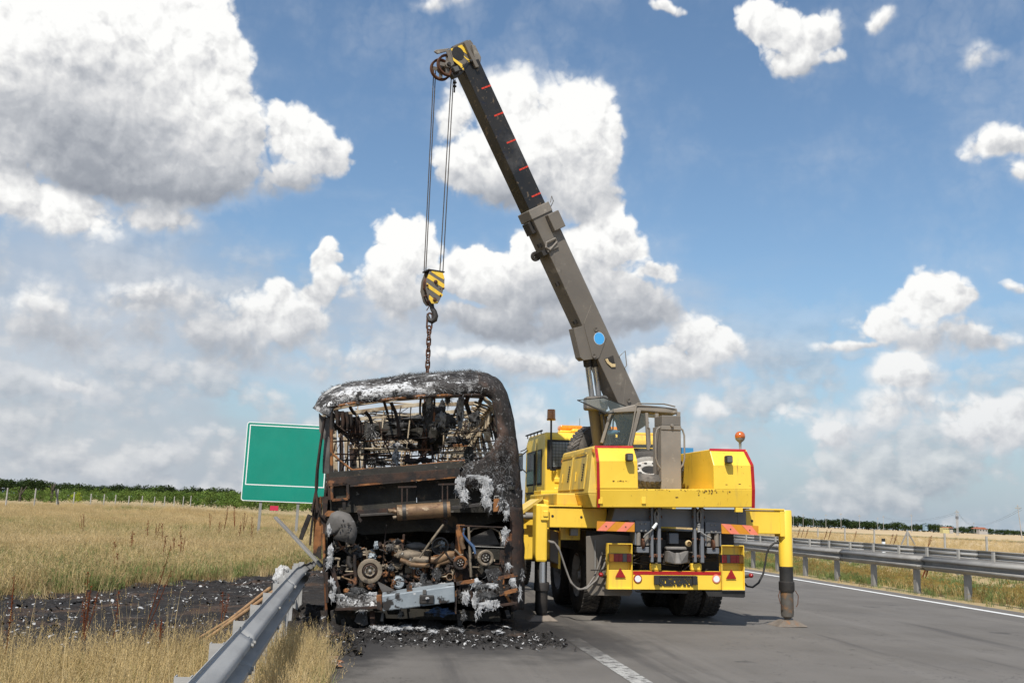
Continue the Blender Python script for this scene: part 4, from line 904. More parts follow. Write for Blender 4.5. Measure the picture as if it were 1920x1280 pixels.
# --- wheels
def wheel_meshes():
    R=.555; w=.27; b=MB()
    pr=[(R*.56,-w/2+.02),(R*.62,-w/2+.0),(R*.80,-w/2-.012),(R*.93,-w/2+.008),(R*.985,-w/2+.03),(R*.985,w/2-.03),(R*.93,w/2-.008),(R*.80,w/2+.012),(R*.62,w/2),(R*.56,w/2-.02)]
    b.lathe(pr,(0,0,0),(1,0,0),48)
    n=44
    for k in range(n):
        a=2*math.pi*k/n; 
        for s in (-1,1):
            a2=a+(.5 if s>0 else 0)*2*math.pi/n
            def q(an,x,r): return (x,r*math.cos(an),r*math.sin(an))
            for (xa,xb,da) in ((.008,.062,.0),(.07,.125,.055)):
                d=.045; e=[q(a2+da,s*xa,R*.975),q(a2+da+d*2,s*xa,R*.975),q(a2+da+d*2+.05,s*xb,R*.975),q(a2+da+.05,s*xb,R*.975)]; f=[(p[0],p[1]*1.032,p[2]*1.032) for p in e]; b.hexa(e,f)
    tyre=b.mesh('tyre',M['rubber'],smooth=35)
    b=MB(); pr=[(R*.57,-w/2+.015),(R*.545,-w/2+.03),(R*.50,-w/2+.06),(R*.47,-w/2+.11),(R*.30,-w/2+.11),(R*.27,-w/2+.10),(R*.13,-w/2+.09),(R*.12,-w/2+.02),(0,-w/2+.015)]
    b.lathe(pr,(0,0,0),(1,0,0),36)
    for k in range(10):
        a=2*math.pi*k/10; b.cyl((-w/2+.08,R*.2*math.cos(a),R*.2*math.sin(a)),(-w/2+.10,R*.2*math.cos(a),R*.2*math.sin(a)),.016,n=6)
    rim=b.mesh('rim',M['rim'],smooth=35)
    b=MB()
    for k in range(10):
        a=2*math.pi*(k+.5)/10; c=(-w/2+.107,R*.39*math.cos(a),R*.39*math.sin(a)); b.cyl(c,(c[0]+.004,c[1],c[2]),.03,n=12)
    hole=b.mesh('vent_hole',M['black'])
    return tyre,rim,hole
TY,RI,HO=wheel_meshes()
b=MB(); R=.555; b.lathe([(R*.57,-.12),(R*.545,-.105),(R*.52,-.05),(R*.49,-.04),(R*.27,-.045),(R*.255,-.035),(R*.255,.0)],(0,0,0),(1,0,0),36); RI2=b.mesh('rim',M['rim'],smooth=35)
b=MB()
for k in range(10):
    a=2*math.pi*k/10; c=(-.048,R*.385*math.cos(a),R*.385*math.sin(a)); b.cyl(c,(c[0]-.004,c[1],c[2]),.028,n=12)
b.cyl((-.02,0,0),(-.024,0,0),R*.255,n=24); HO2=b.mesh('vent_hole',M['black'])
def wheel(par,Mx,name='wheel',spare=False):
    w=bpy.data.objects.new(name,None); col.objects.link(w); w.parent=par; w.matrix_local=Mx
    for n,me in (('tyre',TY),('rim',RI2 if spare else RI),('vent_hole',HO2 if spare else HO)):
        o=bpy.data.objects.new(n,me); col.objects.link(o); o.parent=w
    return w
tw=T(1102,1150,1.45)
WX=T(1093,1140,1.45).x+.0
print('WX',WX,'tyre z',tw.z)
for yy in (1.45,2.82,7.0):
    for s in (-1,1):
        for k in ((0,1) if yy<5 else (0,)):
            x=s*(abs(WX)-.02-.31*k)
            Mx=Matrix.Translation((x,yy,.565+gz(x)*.0+ (gz(x)))) @ (Matrix.Rotation(math.pi,4,'Z') if s>0 else Matrix.Identity(4)) @ Matrix.Rotation(random.random()*3,4,'X')
            wheel(truck,Mx)
b=MB(); 
for yy in (1.45,2.82,7.0): b.cyl((-.9,yy,.58),(.9,yy,.58),.09,n=12); b.lathe([(0,-.22),(.2,-.12),(.24,0),(.2,.12),(0,.22)],(0,yy,.6),(0,1,0),16)
b.build('axle',M['dark'],truck,smooth=40)
# fenders above the tandem, dark recess
b=MB(); b.box(-1.15,-.45,.9,3.4,1.20,1.24); b.box(.45,1.15,.9,3.4,1.20,1.24); b.build('mudguard',M['black'],truck)
# hanging hoses on both sides
b=MB()
b.tube([T(*Z4(*q),.2) for q in ((335,462),(380,468),(430,520),(470,640),(520,790),(570,880),(640,910),(700,880),(760,790),(810,660),(832,560))],.014,8)
b.tube([T(*Z4(*q),.16) for q in ((345,470),(395,480),(440,550),(490,700),(540,840),(610,908),(690,900),(780,820),(850,690),(880,580))],.014,8)
b.build('hydraulic_hose',M['hose'],truck,smooth=60)
b=MB(); b.tube([T(*Z6(*q),.2) for q in ((1285,412),(1240,412),(1190,450),(1160,520),(1145,620),(1125,720),(1080,810),(1020,855),(965,845),(940,815))],.014,8)
b.build('hydraulic_hose',M['black'],truck,smooth=60)
for x,y,s in ((1127,1077,-1),(1408.5,1078.5,1)):
    p=T(x,y,-.02); b=MB(); b.tube([p,p+Vector((-s*.13,.1,-.035))],.02,8); o=b.build('marker_arm',M['dark'],truck); b=MB(); b.lathe([(0,.03),(.024,.024),(.032,0),(.032,-.02)],p,(0,-1,0),14); b.build('marker_lamp',M['redlens'],o,smooth=60)
# --- driver's cab
CY0,CY1=3.55,5.55
cl=T(1023,800,CY0).x; zr=T(1035,809,CY0).z; zf=T(1035,932,CY0).z; cr=cl+2.35
b=MB(); 
prof=[(CY0,zf-.55),(CY0,zr-.10),(CY0+.10,zr),(CY1-.35,zr+.02),(CY1-.12,zr-.12),(CY1,zf-.05),(CY1,zf-.85),(CY0+.5,zf-.85)]
b.prism([(cl,y,z) for y,z in prof],(cr-cl,0,0)); cab=b.build('driver_cab',M['yellow'],truck,bevel=.045)
a=T(1030,828,CY0); c=T(1031,874.5,CY0); x0=a.x; x1=x0+1.3
b=MB(); b.box(x0-.04,x1+.04,CY0-.015,CY0+.01,c.z-.04,a.z+.04); b.build('window_seal',M['black'],cab,bevel=.02)
b=MB(); b.box(x0,x1,CY0-.02,CY0-.014,c.z,a.z); b.build('rear_window',mat('pale_reflecting_glass',(.50,.55,.56),(.3,.33,.33),2,.12,.3,bump=None),cab)
b=MB(); k=0
while x0+k*.055<x1: b.box(x0+k*.055-.003,x0+k*.055+.003,CY0-.034,CY0-.028,c.z,a.z); k+=1
k=0
while c.z+k*.055<a.z: b.box(x0,x1,CY0-.040,CY0-.034,c.z+k*.055-.003,c.z+k*.055+.003); k+=1
b.build('window_grille',M['dark'],cab)
b=MB()
for k in range(3):
    z=zf+.30-k*.17; b.box(cl+.16,cr-.16,CY0-.025,CY0+.01,z-.05,z+.04)
b.build('pressed_rib',M['yellow'],cab,bevel=.02)
# side: two tall windows and the door lines
for ya,yb in ((CY0+.28,CY0+.72),(CY0+.85,CY0+1.75)):
    b=MB(); z0=zf+.22; z1=zr-.28; b.hexa([(cl-.012,ya,z0),(cl+.01,ya,z0),(cl+.01,yb,z0),(cl-.012,yb,z0)],[(cl-.012,ya,z1),(cl+.01,ya,z1),(cl+.01,yb-.05,z1),(cl-.012,yb-.05,z1)]); o=b.build('side_window',M['black'],cab,bevel=.01)
    b=MB(); b.box(cl-.018,cl-.013,ya+.03,yb-.08,z0+.03,z1-.03); b.build('pane',M['dglass'],o)
b=MB(); b.box(cl-.006,cl+.01,CY0+.78,CY0+.80,zf-.5,zr-.15); b.box(cl-.02,cl+.01,CY0+.15,CY0+1.8,zf+.08,zf+.10); b.box(cl-.006,cl+.01,CY0+.16,CY0+.72,zf-.25,zf+.0); b.build('door_line',M['dark'],cab)
b=MB(); b.tube([(cl-.05,CY0+.75,zf+.1),(cl-.05,CY0+.75,zr-.35)],.012,6); b.tube([(cl-.02,CY0+.2,zr+.03),(cl-.02,CY1-.2,zr+.05)],.015,6)
for k in range(5): b.tube([(cl-.02,CY0+.3+k*.33,zr-.02),(cl-.02,CY0+.3+k*.33,zr+.05)],.01,6)
b.build('gutter_rail',M['black'],cab)
# mirror on two arms
p=T(975.5,866,CY1-.2); b=MB(); b.box(p.x-.045,p.x+.05,p.y-.04,p.y+.03,p.z-.17,p.z+.17); mi=b.build('mirror',M['black'],truck,bevel=.03)
b=MB(); b.box(p.x-.03,p.x+.036,p.y-.046,p.y-.041,p.z-.145,p.z+.145); b.build('mirror_glass',M['mirror'],mi)
b=MB(); b.tube([p+Vector((0.04,0,.14)),(cl,p.y-.1,p.z+.22)],.012,6); b.tube([p+Vector((0.04,0,-.13)),(cl,p.y-.1,p.z-.22)],.012,6); b.tube([p+Vector((-.0,0,.2)),T(984,843,CY1-.2),T(995,833,CY1-.2)],.01,6); b.build('mirror_arm',M['black'],mi)
# light bar on the roof
z=zr+.04; xa=T(1048,800,4.3).x; b=MB(); b.box(xa,xa+1.9,4.2,4.45,z,z+.05); b.build('light_bar_base',M['yellow'],cab,bevel=.02)
b=MB(); b.box(xa,xa+.42,4.2,4.45,z+.05,z+.14); b.box(xa+.80,xa+1.2,4.2,4.45,z+.05,z+.14); b.build('light_bar_lens',M['amber'],cab,bevel=.03)
b=MB(); b.box(xa+.42,xa+.80,4.22,4.43,z+.05,z+.13); b.build('light_bar_centre',M['black'],cab,bevel=.02)
b=MB(); b.box(T(1073,805,4.0).x,T(1073,805,4.0).x+.35,4.0,4.15,z,z+.06); b.build('roof_light',M['yellow'],cab,bevel=.02)
b=MB(); p=T(1087,798,4.6); b.tube([p,p+Vector((0,0,.14))],.004,5); b.build('aerial',M['black'],cab)
# amber beacon on its pole
p0=T(1033,880,CY0-.12); p1=T(1033.5,788,CY0-.12); b=MB(); b.tube([p0,p1],.017,8); b.bar(p0,p0+Vector((.1,.1,0)),.03); b.bar(T(1033,815,CY0-.12),T(1033,815,CY0+.0),.02); pole=b.build('beacon_pole',M['black'],truck,smooth=40)
b=MB(); b.lathe([(0,.0),(.075,.0),(.08,.025),(.075,.03)],p1,(0,0,1),20); b.build('beacon_foot',M['amberd'],pole,smooth=40)
b=MB(); b.lathe([(.073,.03),(.070,.17),(.066,.19),(0,.195)],p1,(0,0,1),20); b.build('beacon_lens',M['amberd'],pole,smooth=40)
# --- spare tyre upright behind the cab, and a second one lying in the gap
def facing(d): return (-Vector(d)).to_track_quat('X','Z').to_matrix().to_4x4()
c=T(1117,861,2.35); wheel(truck,Matrix.Translation(c)@facing((.52,-.85,.06))@Matrix.Scale(.97,4),'spare_wheel',True)
c=T(1219,884,.62); wheel(truck,Matrix.Translation(c)@facing((-.12,-.50,.86))@Matrix.Scale(.86,4),'spare_wheel',True)
# --- deck and turntable
b=MB(); a=T(1265,925,1); b.box(-1.1,1.1,-.0,4.9,a.z-.12,a.z-.02); b.build('deck',M['yellowd'],truck)
b=MB(); tz=a.z-.02; b.lathe([(.62,0),(.62,.12),(.55,.13),(.55,.2),(0,.2)],(.0,2.0,tz),(0,0,1),32); b.build('turntable',M['beige'],truck,smooth=40)
# --- column with grab handles
a=T(1239.5,797,.15); c=T(1278,915,.15); b=MB(); b.box(a.x,c.x,.15,.55,c.z-.05,a.z); cm=b.build('tank_column',M['beiged'],truck,bevel=.012)
a2=T(1241,778,.17); b=MB(); b.box(a2.x,T(1276.5,778,.17).x,.17,.53,a.z+.001,a2.z); b.build('column_head',M['beige'],cm,bevel=.012)
b=MB(); b.box(a.x+.0,c.x,.135,.15,a.z-.06,a.z); b.cyl((a.x+.15,.10,a.z+.0),(a.x+.15,.15,a.z+.0),.022,n=10); b.build('column_lid',M['beiged'],cm,bevel=.006)
for s,x in ((-1,a.x),(1,c.x)):
    b=MB(); b.tube([(x-s*.01,.2,a.z-.02),(x+s*.04,.2,a.z-.05),(x+s*.065,.2,a.z-.13),(x+s*.065,.2,a.z-.46),(x+s*.04,.2,a.z-.54),(x-s*.005,.2,a.z-.6)],.014,8); b.build('grab_handle',M['beiged'],cm,smooth=60)
# --- operator's cab, facing left
YA=1.0
def cabpt(x,y,v=YA): return T(x,y,v)
b=MB(); b.prism([cabpt(1148,767),cabpt(1195,757),cabpt(1270,765),cabpt(1272,776),cabpt(1200,770),cabpt(1150,774)],(0,.8,0)); oc=b.build('operator_cab_roof',M['beiged'],truck,bevel=.02)
def obar(x,y,x2,y2,w,name='cab_pillar',m='beiged',v=YA,v2=None):
    b=MB(); b.bar(cabpt(x,y,v),cabpt(x2,y2,v if v2 is None else v2),w,w*1.1,up=(0,1,0)); return b.build(name,M[m],oc,bevel=.006)
obar(1198,768,1181,835,.055); obar(1212,774,1216,852,.045); obar(1231,775,1233,880,.05); obar(1272,772,1270,860,.05)
obar(1146,770,1128,830,.04); obar(1150,768,1132,838,.035,v=YA+.75); obar(1198,768,1184,835,.04,v=YA+.78); obar(1231,775,1233,880,.05,v=YA+.78)
obar(1150,770,1198,768,.05); obar(1130,836,1232,836,.05,v=YA+.78)
b=MB(); b.tube([cabpt(1193,760,YA-.03),cabpt(1186,800,YA-.03),cabpt(1178,836,YA-.03)],.012,6); b.tube([cabpt(1192,759,YA-.03),cabpt(1196,756,YA-.03),cabpt(1245,757,YA-.03),cabpt(1266,762,YA-.03)],.01,6); b.tube([cabpt(1214,800,YA-.03),cabpt(1218,803,YA-.03),cabpt(1219,835,YA-.03),cabpt(1214,850,YA-.03)],.011,6); b.build('grab_rail',M['beiged'],oc,smooth=60)
b=MB(); b.poly([cabpt(1148,774),cabpt(1196,772),cabpt(1180,834),cabpt(1131,834)]); b.poly([cabpt(1199,774),cabpt(1211,775),cabpt(1215,850),cabpt(1186,836)]); b.poly([cabpt(1214,776),cabpt(1230,777),cabpt(1232,870),cabpt(1217,856)]); b.build('cab_glass',M['glass'],oc)
# raised roof hatch glass with its black frame
hq=[cabpt(1083,750,YA+.1),cabpt(1132,745,YA+.1),cabpt(1190,768,YA+.3),cabpt(1140,775,YA-.1)]
b=MB(); b.poly(hq); b.build('raised_window',M['glass'],oc); b=MB(); b.tube(hq,.011,6,closed=True); b.tube([cabpt(1137,775,YA-.1),cabpt(1083,750,YA+.1)],.008,5); b.build('window_frame',M['black'],oc,smooth=40)
b=MB(); b.cyl(cabpt(1129,770),cabpt(1129,777),.05,n=10); b.tube([cabpt(1131,776),cabpt(1133,800),cabpt(1134,824)],.012,6); b.build('wiper_motor',M['black'],oc)
# inside the cab: seat, levers, wheel, bottle
b=MB(); q=cabpt(1168,800,YA+.45); b.box(q.x-.05,q.x+.10,YA+.3,YA+.62,q.z-.36,q.z+.12); b.box(q.x-.28,q.x+.06,YA+.3,YA+.62,q.z-.36,q.z-.26); b.build('operator_seat',M['black'],oc,bevel=.03)
b=MB()
for x,y,x2,y2 in ((1150,784,1148,830),(1140,790,1156,832),(1175,788,1160,828),(1163,778,1163,832),(1146,812,1172,814),(1190,790,1166,830)): b.tube([cabpt(x,y,YA+.2),cabpt(x2,y2,YA+.25)],.011,6)
b.tube([cabpt(1144,776,YA+.1),cabpt(1156,790,YA+.15),cabpt(1160,806,YA+.15)],.02,6)
b.build('lever',M['black'],oc,smooth=50)
p=cabpt(1151,810,YA+.12); b=MB(); b.lathe([(0,-.09),(.035,-.09),(.038,-.02),(.036,.04),(.014,.07),(.014,.09)],p,(1,0,.15),12); o=b.build('water_bottle',M['bluep'],truck,smooth=50)
o.parent=None; o.matrix_world=TM.copy(); tag(o,'small blue plastic bottle standing inside the front of the crane operator cab','bottle'); o.data.materials[0]=mat('blue_bottle_plastic',(.16,.36,.52),None,3,.1,trans=.5,bump=None)
b=MB(); b.poly([cabpt(1233,778,YA+.9),cabpt(1262,776,YA+.9),cabpt(1266,860,YA+.9),cabpt(1233,870,YA+.9)]); b.build('cab_rear_glass',mat('green_tinted_glass',(.02,.10,.045),None,3,.1,bump=None,alpha=.85),oc)
b=MB(); b.box(cabpt(1276,843,1.2).x,cabpt(1300,843,1.2).x,1.2,1.6,cabpt(1283,850,1.2).z,cabpt(1283,839,1.2).z); b.build('blue_cover',M['bluep'],truck)
# things seen through the cab gap: a grey winch body
b=MB(); q=T(1215,860,1.9); b.box(q.x-.35,q.x+.5,1.7,2.3,q.z-.45,q.z+.15); b.build('winch_housing',M['beige'],truck,bevel=.02)
# --- boom
PV=atY(1184,788,15.45); k_=ray(868,108); kx=k_.x/k_.y; BA=math.radians(-118)
tn=math.tan(BA); Dt=(tn*PV.y-PV.x)/(tn-kx); TIP=atY(868,108,Dt); bd=(TIP-PV).normalized(); BL=(TIP-PV).length
hz_=Vector((bd.x,bd.y,0)).normalized(); bx=Vector((hz_.y,-hz_.x,0)); bz=bx.cross(bd)
print('boom len',BL,'Dtip',Dt,'tip',TIP,'elev',math.degrees(math.asin(bd.z)))
BMW=Matrix(((bx.x,bd.x,bz.x,PV.x),(bx.y,bd.y,bz.y,PV.y),(bx.z,bd.z,bz.z,PV.z),(0,0,0,1)))
BT=TM.inverted()@BMW      # boom frame inside the truck frame
def Bp(x,y,v=-.16): return pix(BMW,x,y,v,0)
w,h=.155,.185; s1=BL*.585; off=-.0
def bb(x0,x1,y0,y1,z0,z1,name,m,par=None,bevel=.01,label=None):
    b=MB(BT); b.box(x0,x1,y0,y1,z0,z1); return b.build(name,m,par or truck,bevel=bevel,label=label)
boom=bb(-w,w,-.15,s1,-h,h,'boom_base_section',M['beige'])
# inner section
inn=bb(-w*.86,w*.86,s1,BL-.12,-h*.86,h*.86,'boom_inner_section',M['boomk'],bevel=.012)
b=MB(BT); e=w*.86
for f in np.linspace(.10,.97,5):
    y=s1+(BL-.35-s1)*f*.93; z0=-h*.52
    for k in range(3): b.box(-e-.003,-e-.0005,y,y+.024,-.022+k*.060,-.022+k*.060+.055)
b.build('height_mark',M['redmark'],inn)
# collar
bb(-w-.016,w+.016,s1-.10,s1+.05,-h-.02,h+.014,'collar',M['beiged'],boom)
bb(-w-.09,-w-.001,s1-.40,s1-.13,.03,h+.06,'collar_box',M['beige'],boom)
b=MB(BT); b.tube([(-w-.03,s1-.50,-h+.02),(-w-.03,s1-.56,-h-.02),(-w-.03,s1-.62,-h+.02),(-w-.03,s1-.56,-h+.2),(-w-.03,s1-.50,-h+.2)],.02,6,closed=True)
b.box(-w-.03,-w-.001,s1-.64,s1-.58,-h-.02,h*.05); b.build('lifting_lug',M['beiged'],boom,bevel=.01)
b=MB(BT); b.lathe([(.035,-.02),(.075,-.02),(.075,.02),(.035,.02)],(w*.4,s1-.62,-h-.10),(1,0,0),18,closed=True); b.box(-w-.0,w*.6,s1-.66,s1-.58,-h-.10,-h+.0); b.build('eye_bracket',M['dark'],boom)
bb(-w*.6,w*.6,s1-.30,s1-.11,-h-.07,-h-.001,'collar_underside',M['dark'],boom)
b=MB(BT); 
for f in (.86,.68,.5,.37): b.box(-w*.4,-w*.1,s1*f-.03,s1*f+.03,-h-.045,-h)
b.build('cable_clip',M['dark'],boom)
b=MB(BT); b.tube([(-w+.02,-.1,h+.012),(-w+.02,s1,h+.012)],.011,6); b.tube([(-w+.05,-.1,h+.012),(-w+.05,s1,h+.012)],.008,6); b.tube([(-w-.02,s1+.02,h+.03),(-w-.02,s1+.1,h+.10),(-w+.02,s1+.02,h+.12),(-w+.02,s1-.04,h+.03)],.007,5); b.tube([(-w-.0,s1*.28,h+.0),(-w,s1*.28+.03,h+.15),(-w,s1*.28-.18,h+.06),(-w,s1*.28-.2,h)],.008,5); b.build('boom_pipe',M['hose'],boom)
# side plates: gusset with the round sticker, angle scale
def bpoly(pts,x0,dx,name,m,par,bevel=.006,cv=None):
    b=MB(BT); b.prism([pix(BMW,*(cv(*p) if cv else p),x0,0) for p in pts],(dx,0,0)); return b.build(name,m,par,bevel=bevel)
def ZG(x,y): return 1060+x/5.82,560+y/5.82
for s in (-1,):
    gp=bpoly([(285,60),(205,265),(215,330),(300,650),(330,662),(370,640),(450,425)],-w-.010,.009,'gusset_plate',M['beige'],boom,bevel=.003,cv=ZG)
bpoly([(90,320),(205,290),(320,655),(200,672),(165,640)],-w+.001,w*.95,'cylinder_head_housing',M['beige'],boom,cv=ZG)
b=MB(BT); c=pix(BMW,*ZG(370,433),-w-.012,0); b.lathe([(0,.0),(.098,.0)],c,(-1,0,0),32); st=b.build('sticker_rim',M['swhite'],gp); b=MB(BT); c=c+Vector((-.002,0,0)); b.lathe([(0,0),(.092,0)],c,(-1,0,0),32); b.build('round_sticker',M['blue'],gp)
b=MB(BT)
for q in ((332,333),(312,620),(692,1108)):
    c=pix(BMW,*ZG(*q),-w-.011,0); b.lathe([(.030,0),(.036,.012),(.022,.012),(.018,.004),(0,.004)],c,(-1,0,0),20)
b.build('boss',M['beige'],boom,smooth=40)
bpoly([(432,655),(522,618),(550,745),(505,748),(455,700)],-w-.014,.012,'angle_scale_plate',M['dark'],boom,bevel=.0,cv=ZG)
bpoly([(434,660),(462,650),(478,685),(510,706),(548,710),(548,743),(505,744),(458,702)],-w-.018,.003,'angle_scale',M['cream'],boom,bevel=.0,cv=ZG)
b=MB(BT); seamp=[((660,880),(628,1160)),((452,420),(375,632)),((285,60),(205,262))]
for p,q in seamp: b.bar(pix(BMW,*ZG(*p),-w-.001,0),pix(BMW,*ZG(*q),-w-.001,0),.006,.004,up=(1,0,0))
b.build('weld_seam',M['beiged'],boom)
# luffing cylinders: two chrome rods into cylinder heads
def wl(p): return TM.inverted()@p
bz_=[]
for k,(xa,xb) in enumerate(((1100,1110),(1113,1123))):
    top=TM.inverted()@(BMW@pix(BMW,xa,672,-.05+.0*k,0)); D=(TM@top).y
    bot=wl(atY(xb,745,D+.25)); dn=(bot-top).normalized()
    b=MB(); b.cyl(top-dn*.15,bot+dn*.2,.042,n=18); o=b.build('luffing_rod',M['chrome'],boom,smooth=40)
    b=MB(); b.cyl(bot,bot+dn*1.3,.088,n=20); b.build('luffing_cylinder',M['beige'],truck,smooth=40)
    b=MB(); b.cyl(top-dn*.02,top+dn*.12,.062,n=16); b.build('gland',M['black'],boom,smooth=40)
b=MB(); q=wl(atY(1118,747,15.1)); b.box(q.x-.18,q.x+.16,q.y-.12,q.y+.12,q.z-.18,q.z+.02); o=b.build('cylinder_cap',M['beige'],truck,bevel=.03)
b=MB(); c=q+Vector((.08,-.15,-.03)); b.lathe([(0,.05),(.06,.045),(.07,0),(.05,-.05)],c,(0,-1,0),18); b.build('headlamp',M['clens'],o,smooth=40)
# --- boom head
def ZH(x,y): return 780+x/7.111,60+y/7.111
hd=bpoly([(440,235),(640,135),(690,150),(790,470),(850,500),(625,520),(560,440),(500,380)],-w*.8,.012,'head_plate',M['beige'],truck,cv=ZH)
hx=-w*.8-.004
for pts in ([(555,190),(612,172),(660,235),(695,305),(625,262)],[(625,318),(735,430),(700,452),(770,470),(790,430),(650,330),(640,310)],[(490,340),(530,370),(700,490),(625,505),(585,455),(500,385)],[(460,225),(500,218),(503,260),(490,275)]):
    bpoly(pts,hx,.003,'warning_stripe',M['yellow'],hd,bevel=0,cv=ZH)
b=MB(BT); c=pix(BMW,*ZH(560,288),hx-.002,0); b.lathe([(0,0),(.10,0)],c,(-1,0,0),28); b.build('head_opening',M['black'],hd)
bpoly([(640,135),(690,120),(735,250),(845,465),(800,475),(700,270)],-w*.8-.06,.05,'head_rib',M['beige'],hd,cv=ZH)
bpoly([(680,120),(720,103),(760,150),(800,300),(860,470),(835,460),(740,250)],w*.5,.05,'head_rib',M['beige'],hd,cv=ZH)
bpoly([(745,165),(790,180),(870,340),(850,460),(800,420)],w*.2,.05,'head_rib',M['beiged'],hd,cv=ZH)
bpoly([(430,240),(640,132),(720,105),(870,340),(850,500),(600,540),(500,420)],w*.55,.012,'head_plate',M['beige'],truck,cv=ZH)
b=MB(BT); p=pix(BMW,*ZH(640,150),0,0); q=pix(BMW,*ZH(440,235),0,0); b.hexa([q+Vector((-w*.8,0,0)),p+Vector((-w*.8,0,0)),p+Vector((w*.6,0,0)),q+Vector((w*.6,0,0))],[q+Vector((-w*.8,-.03,0)),p+Vector((-w*.8,-.03,0)),p+Vector((w*.6,-.03,0)),q+Vector((w*.6,-.03,0))]); b.build('head_top_plate',M['beige'],hd)
bpoly([(245,260),(262,238),(455,215),(400,262),(290,292)],-w*.3,.03,'head_arm',M['beiged'],hd,cv=ZH)
bpoly([(400,245),(460,235),(500,330),(510,430),(470,470),(440,420),(430,330)],-w*.75,.02,'sheave_guard',M['beige'],hd,cv=ZH)
# sheaves: rim, web with openings, hub
def sheave(px,x,R,par,name='sheave',m='chainr'):
    c=pix(BMW,*ZH(*px),x,0); b=MB(BT)
    b.lathe([(R*.80,-.012),(R*.97,-.03),(R,-.03),(R*.93,0),(R,.03),(R*.97,.03),(R*.80,.012)],c,(1,0,0),40,closed=True)
    o=b.build(name,M[m],par,smooth=40)
    b=MB(BT); b.lathe([(.02,-.04),(R*.3,-.035),(R*.3,.035),(.02,.04)],c,(1,0,0),20,closed=True)
    for k in range(4):
        a=k*math.pi/2+.5; d=Vector((0,math.cos(a),math.sin(a))); b.bar(c+d*R*.22,c+d*R*.84,.055,.012,up=(1,0,0))
    b.build('sheave_web',M['beige'],o)
    return c
sc1=sheave((330,505),w*.65,.165,hd); sc2=sheave((420,445),-w*.45,.165,hd)
b=MB(BT); b.cyl((-w*.9,sc2.y,sc2.z),(w*1.0,sc1.y,sc1.z),.028,n=14); b.build('sheave_axle',M['dark'],hd)
b=MB(BT); c=pix(BMW,*ZH(515,510),-w*.9,0); b.box(c.x-.06,c.x+.02,c.y-.05,c.y+.04,c.z-.05,c.z+.05); o=b.build('flood_lamp',M['dark'],hd,bevel=.012); b=MB(BT); b.box(c.x-.064,c.x-.061,c.y-.035,c.y+.03,c.z-.04,c.z+.04); b.build('lamp_glass',M['clens'],o)
bpoly([(470,555),(640,520),(600,575),(510,610)],-w*.9,.10,'lamp_tray',M['dark'],hd,cv=ZH)
b=MB(BT); c=pix(BMW,*ZH(735,390),-w*.9-.02,0); b.lathe([(0,.03),(.02,.022),(.028,0),(.02,-.02)],c,(-1,0,0),12); b.tube([pix(BMW,*ZH(*q),-w*.9-.02,0) for q in ((735,385),(690,385),(650,440),(600,500),(550,560))],.006,5); b.build('limit_switch',M['black'],hd)
# ropes from the head to the hook block (plumb)
BX=[(817,128,798.5,508),(813.5,128,795.2,508),(851,132,830.5,508),(847,132,824.8,508)]
HD=Dt+.02
def rp(x,y,D=HD): return atY(x,y,D)
RB=[]
for i,(xa,ya,xb,yb) in enumerate(BX):
    a=rp(xa,ya); c=rp(xb,yb); b=MB(); b.tube([wl(a),wl(c)],.0075,6); b.build('wire_rope',M['rope'],truck,smooth=60); RB.append(c)
b=MB(); a=rp(853,150); b.tube([wl(a+Vector((.0,0,0))),wl(a-Vector((0,0,.2)))],.012,6)
for k in (.05,.11): 
    q=wl(a-Vector((0,0,k))); b.lathe([(0.01,0),(.03,.0),(.03,.014),(.01,.014)],q,(0,0,1),10)
b.build('rope_clamp',M['dark'],truck)
# --- hook block, its own thing
HBc=rp(812,540); HM=frame((HBc.x,HBc.y,HBc.z),-28)
hook=thing('hook_block','yellow and grey striped hook block hanging on four ropes above the burnt bus','hook block',HM)
def ZB(x,y): return 760+x/5.333,480+y/5.333
hv=-.075
out=[(250,135),(375,165),(393,230),(390,310),(350,430),(325,475),(265,478),(235,440),(205,330),(215,230)]
def hk(pts,y0,dy,name,m,par=hook,bevel=.004):
    b=MB(); b.prism([pix(HM,*ZB(*p),y0,1) for p in pts],(0,dy,0)); return b.build(name,m,par,bevel=bevel)
pl=hk(out,hv,.016,'side_plate',M['beige'])
for s in ([(265,135),(375,168),(388,205),(385,235),(330,205),(262,160)],[(235,178),(392,282),(390,325),(218,218)],[(214,265),(225,275),(378,385),(362,412),(214,310)],[(240,388),(325,460),(300,478),(262,472),(236,425)]):
    hk(s,hv-.003,.003,'warning_stripe',M['yellow'],pl,bevel=0)
b=MB()
for q,r in (((303,258),.028),((218,293),.016),((380,325),.014),((350,395),.013),((293,440),.028)):
    c=pix(HM,*ZB(*q),hv-.003,1); b.lathe([(0,.03),(r*.6,.028),(r,.012),(r,-.01)],c,(0,-1,0),10)
b.build('bolt',M['chainr'],pl)
cxm=pix(HM,*ZB(300,300),hv,1).x
b=MB(); b.prism([pix(HM,*ZB(*p),hv,1)+Vector((0,.19,0)) for p in out],(0,.016,0)); b.build('side_plate',M['beige'],hook,bevel=.004)
c=pix(HM,*ZB(300,275),hv,1); b=MB(); 
for k in (0,1): b.lathe([(.10,.045+k*.06),(.135,.03+k*.06),(.12,.055+k*.06),(.135,.08+k*.06),(.10,.066+k*.06)],c,(0,1,0),28,closed=True); b.lathe([(.02,.05+k*.06),(.1,.05+k*.06),(.1,.062+k*.06),(.02,.062+k*.06)],c,(0,1,0),20,closed=True)
b.build('sheave',M['chainr'],hook,smooth=40)
b=MB(); q=pix(HM,*ZB(310,140),hv,1); b.box(q.x-.125,q.x+.13,hv-.01,hv+.22,q.z-.02,q.z+.0); b.build('top_plate',M['dark'],hook,bevel=.005)
b=MB()
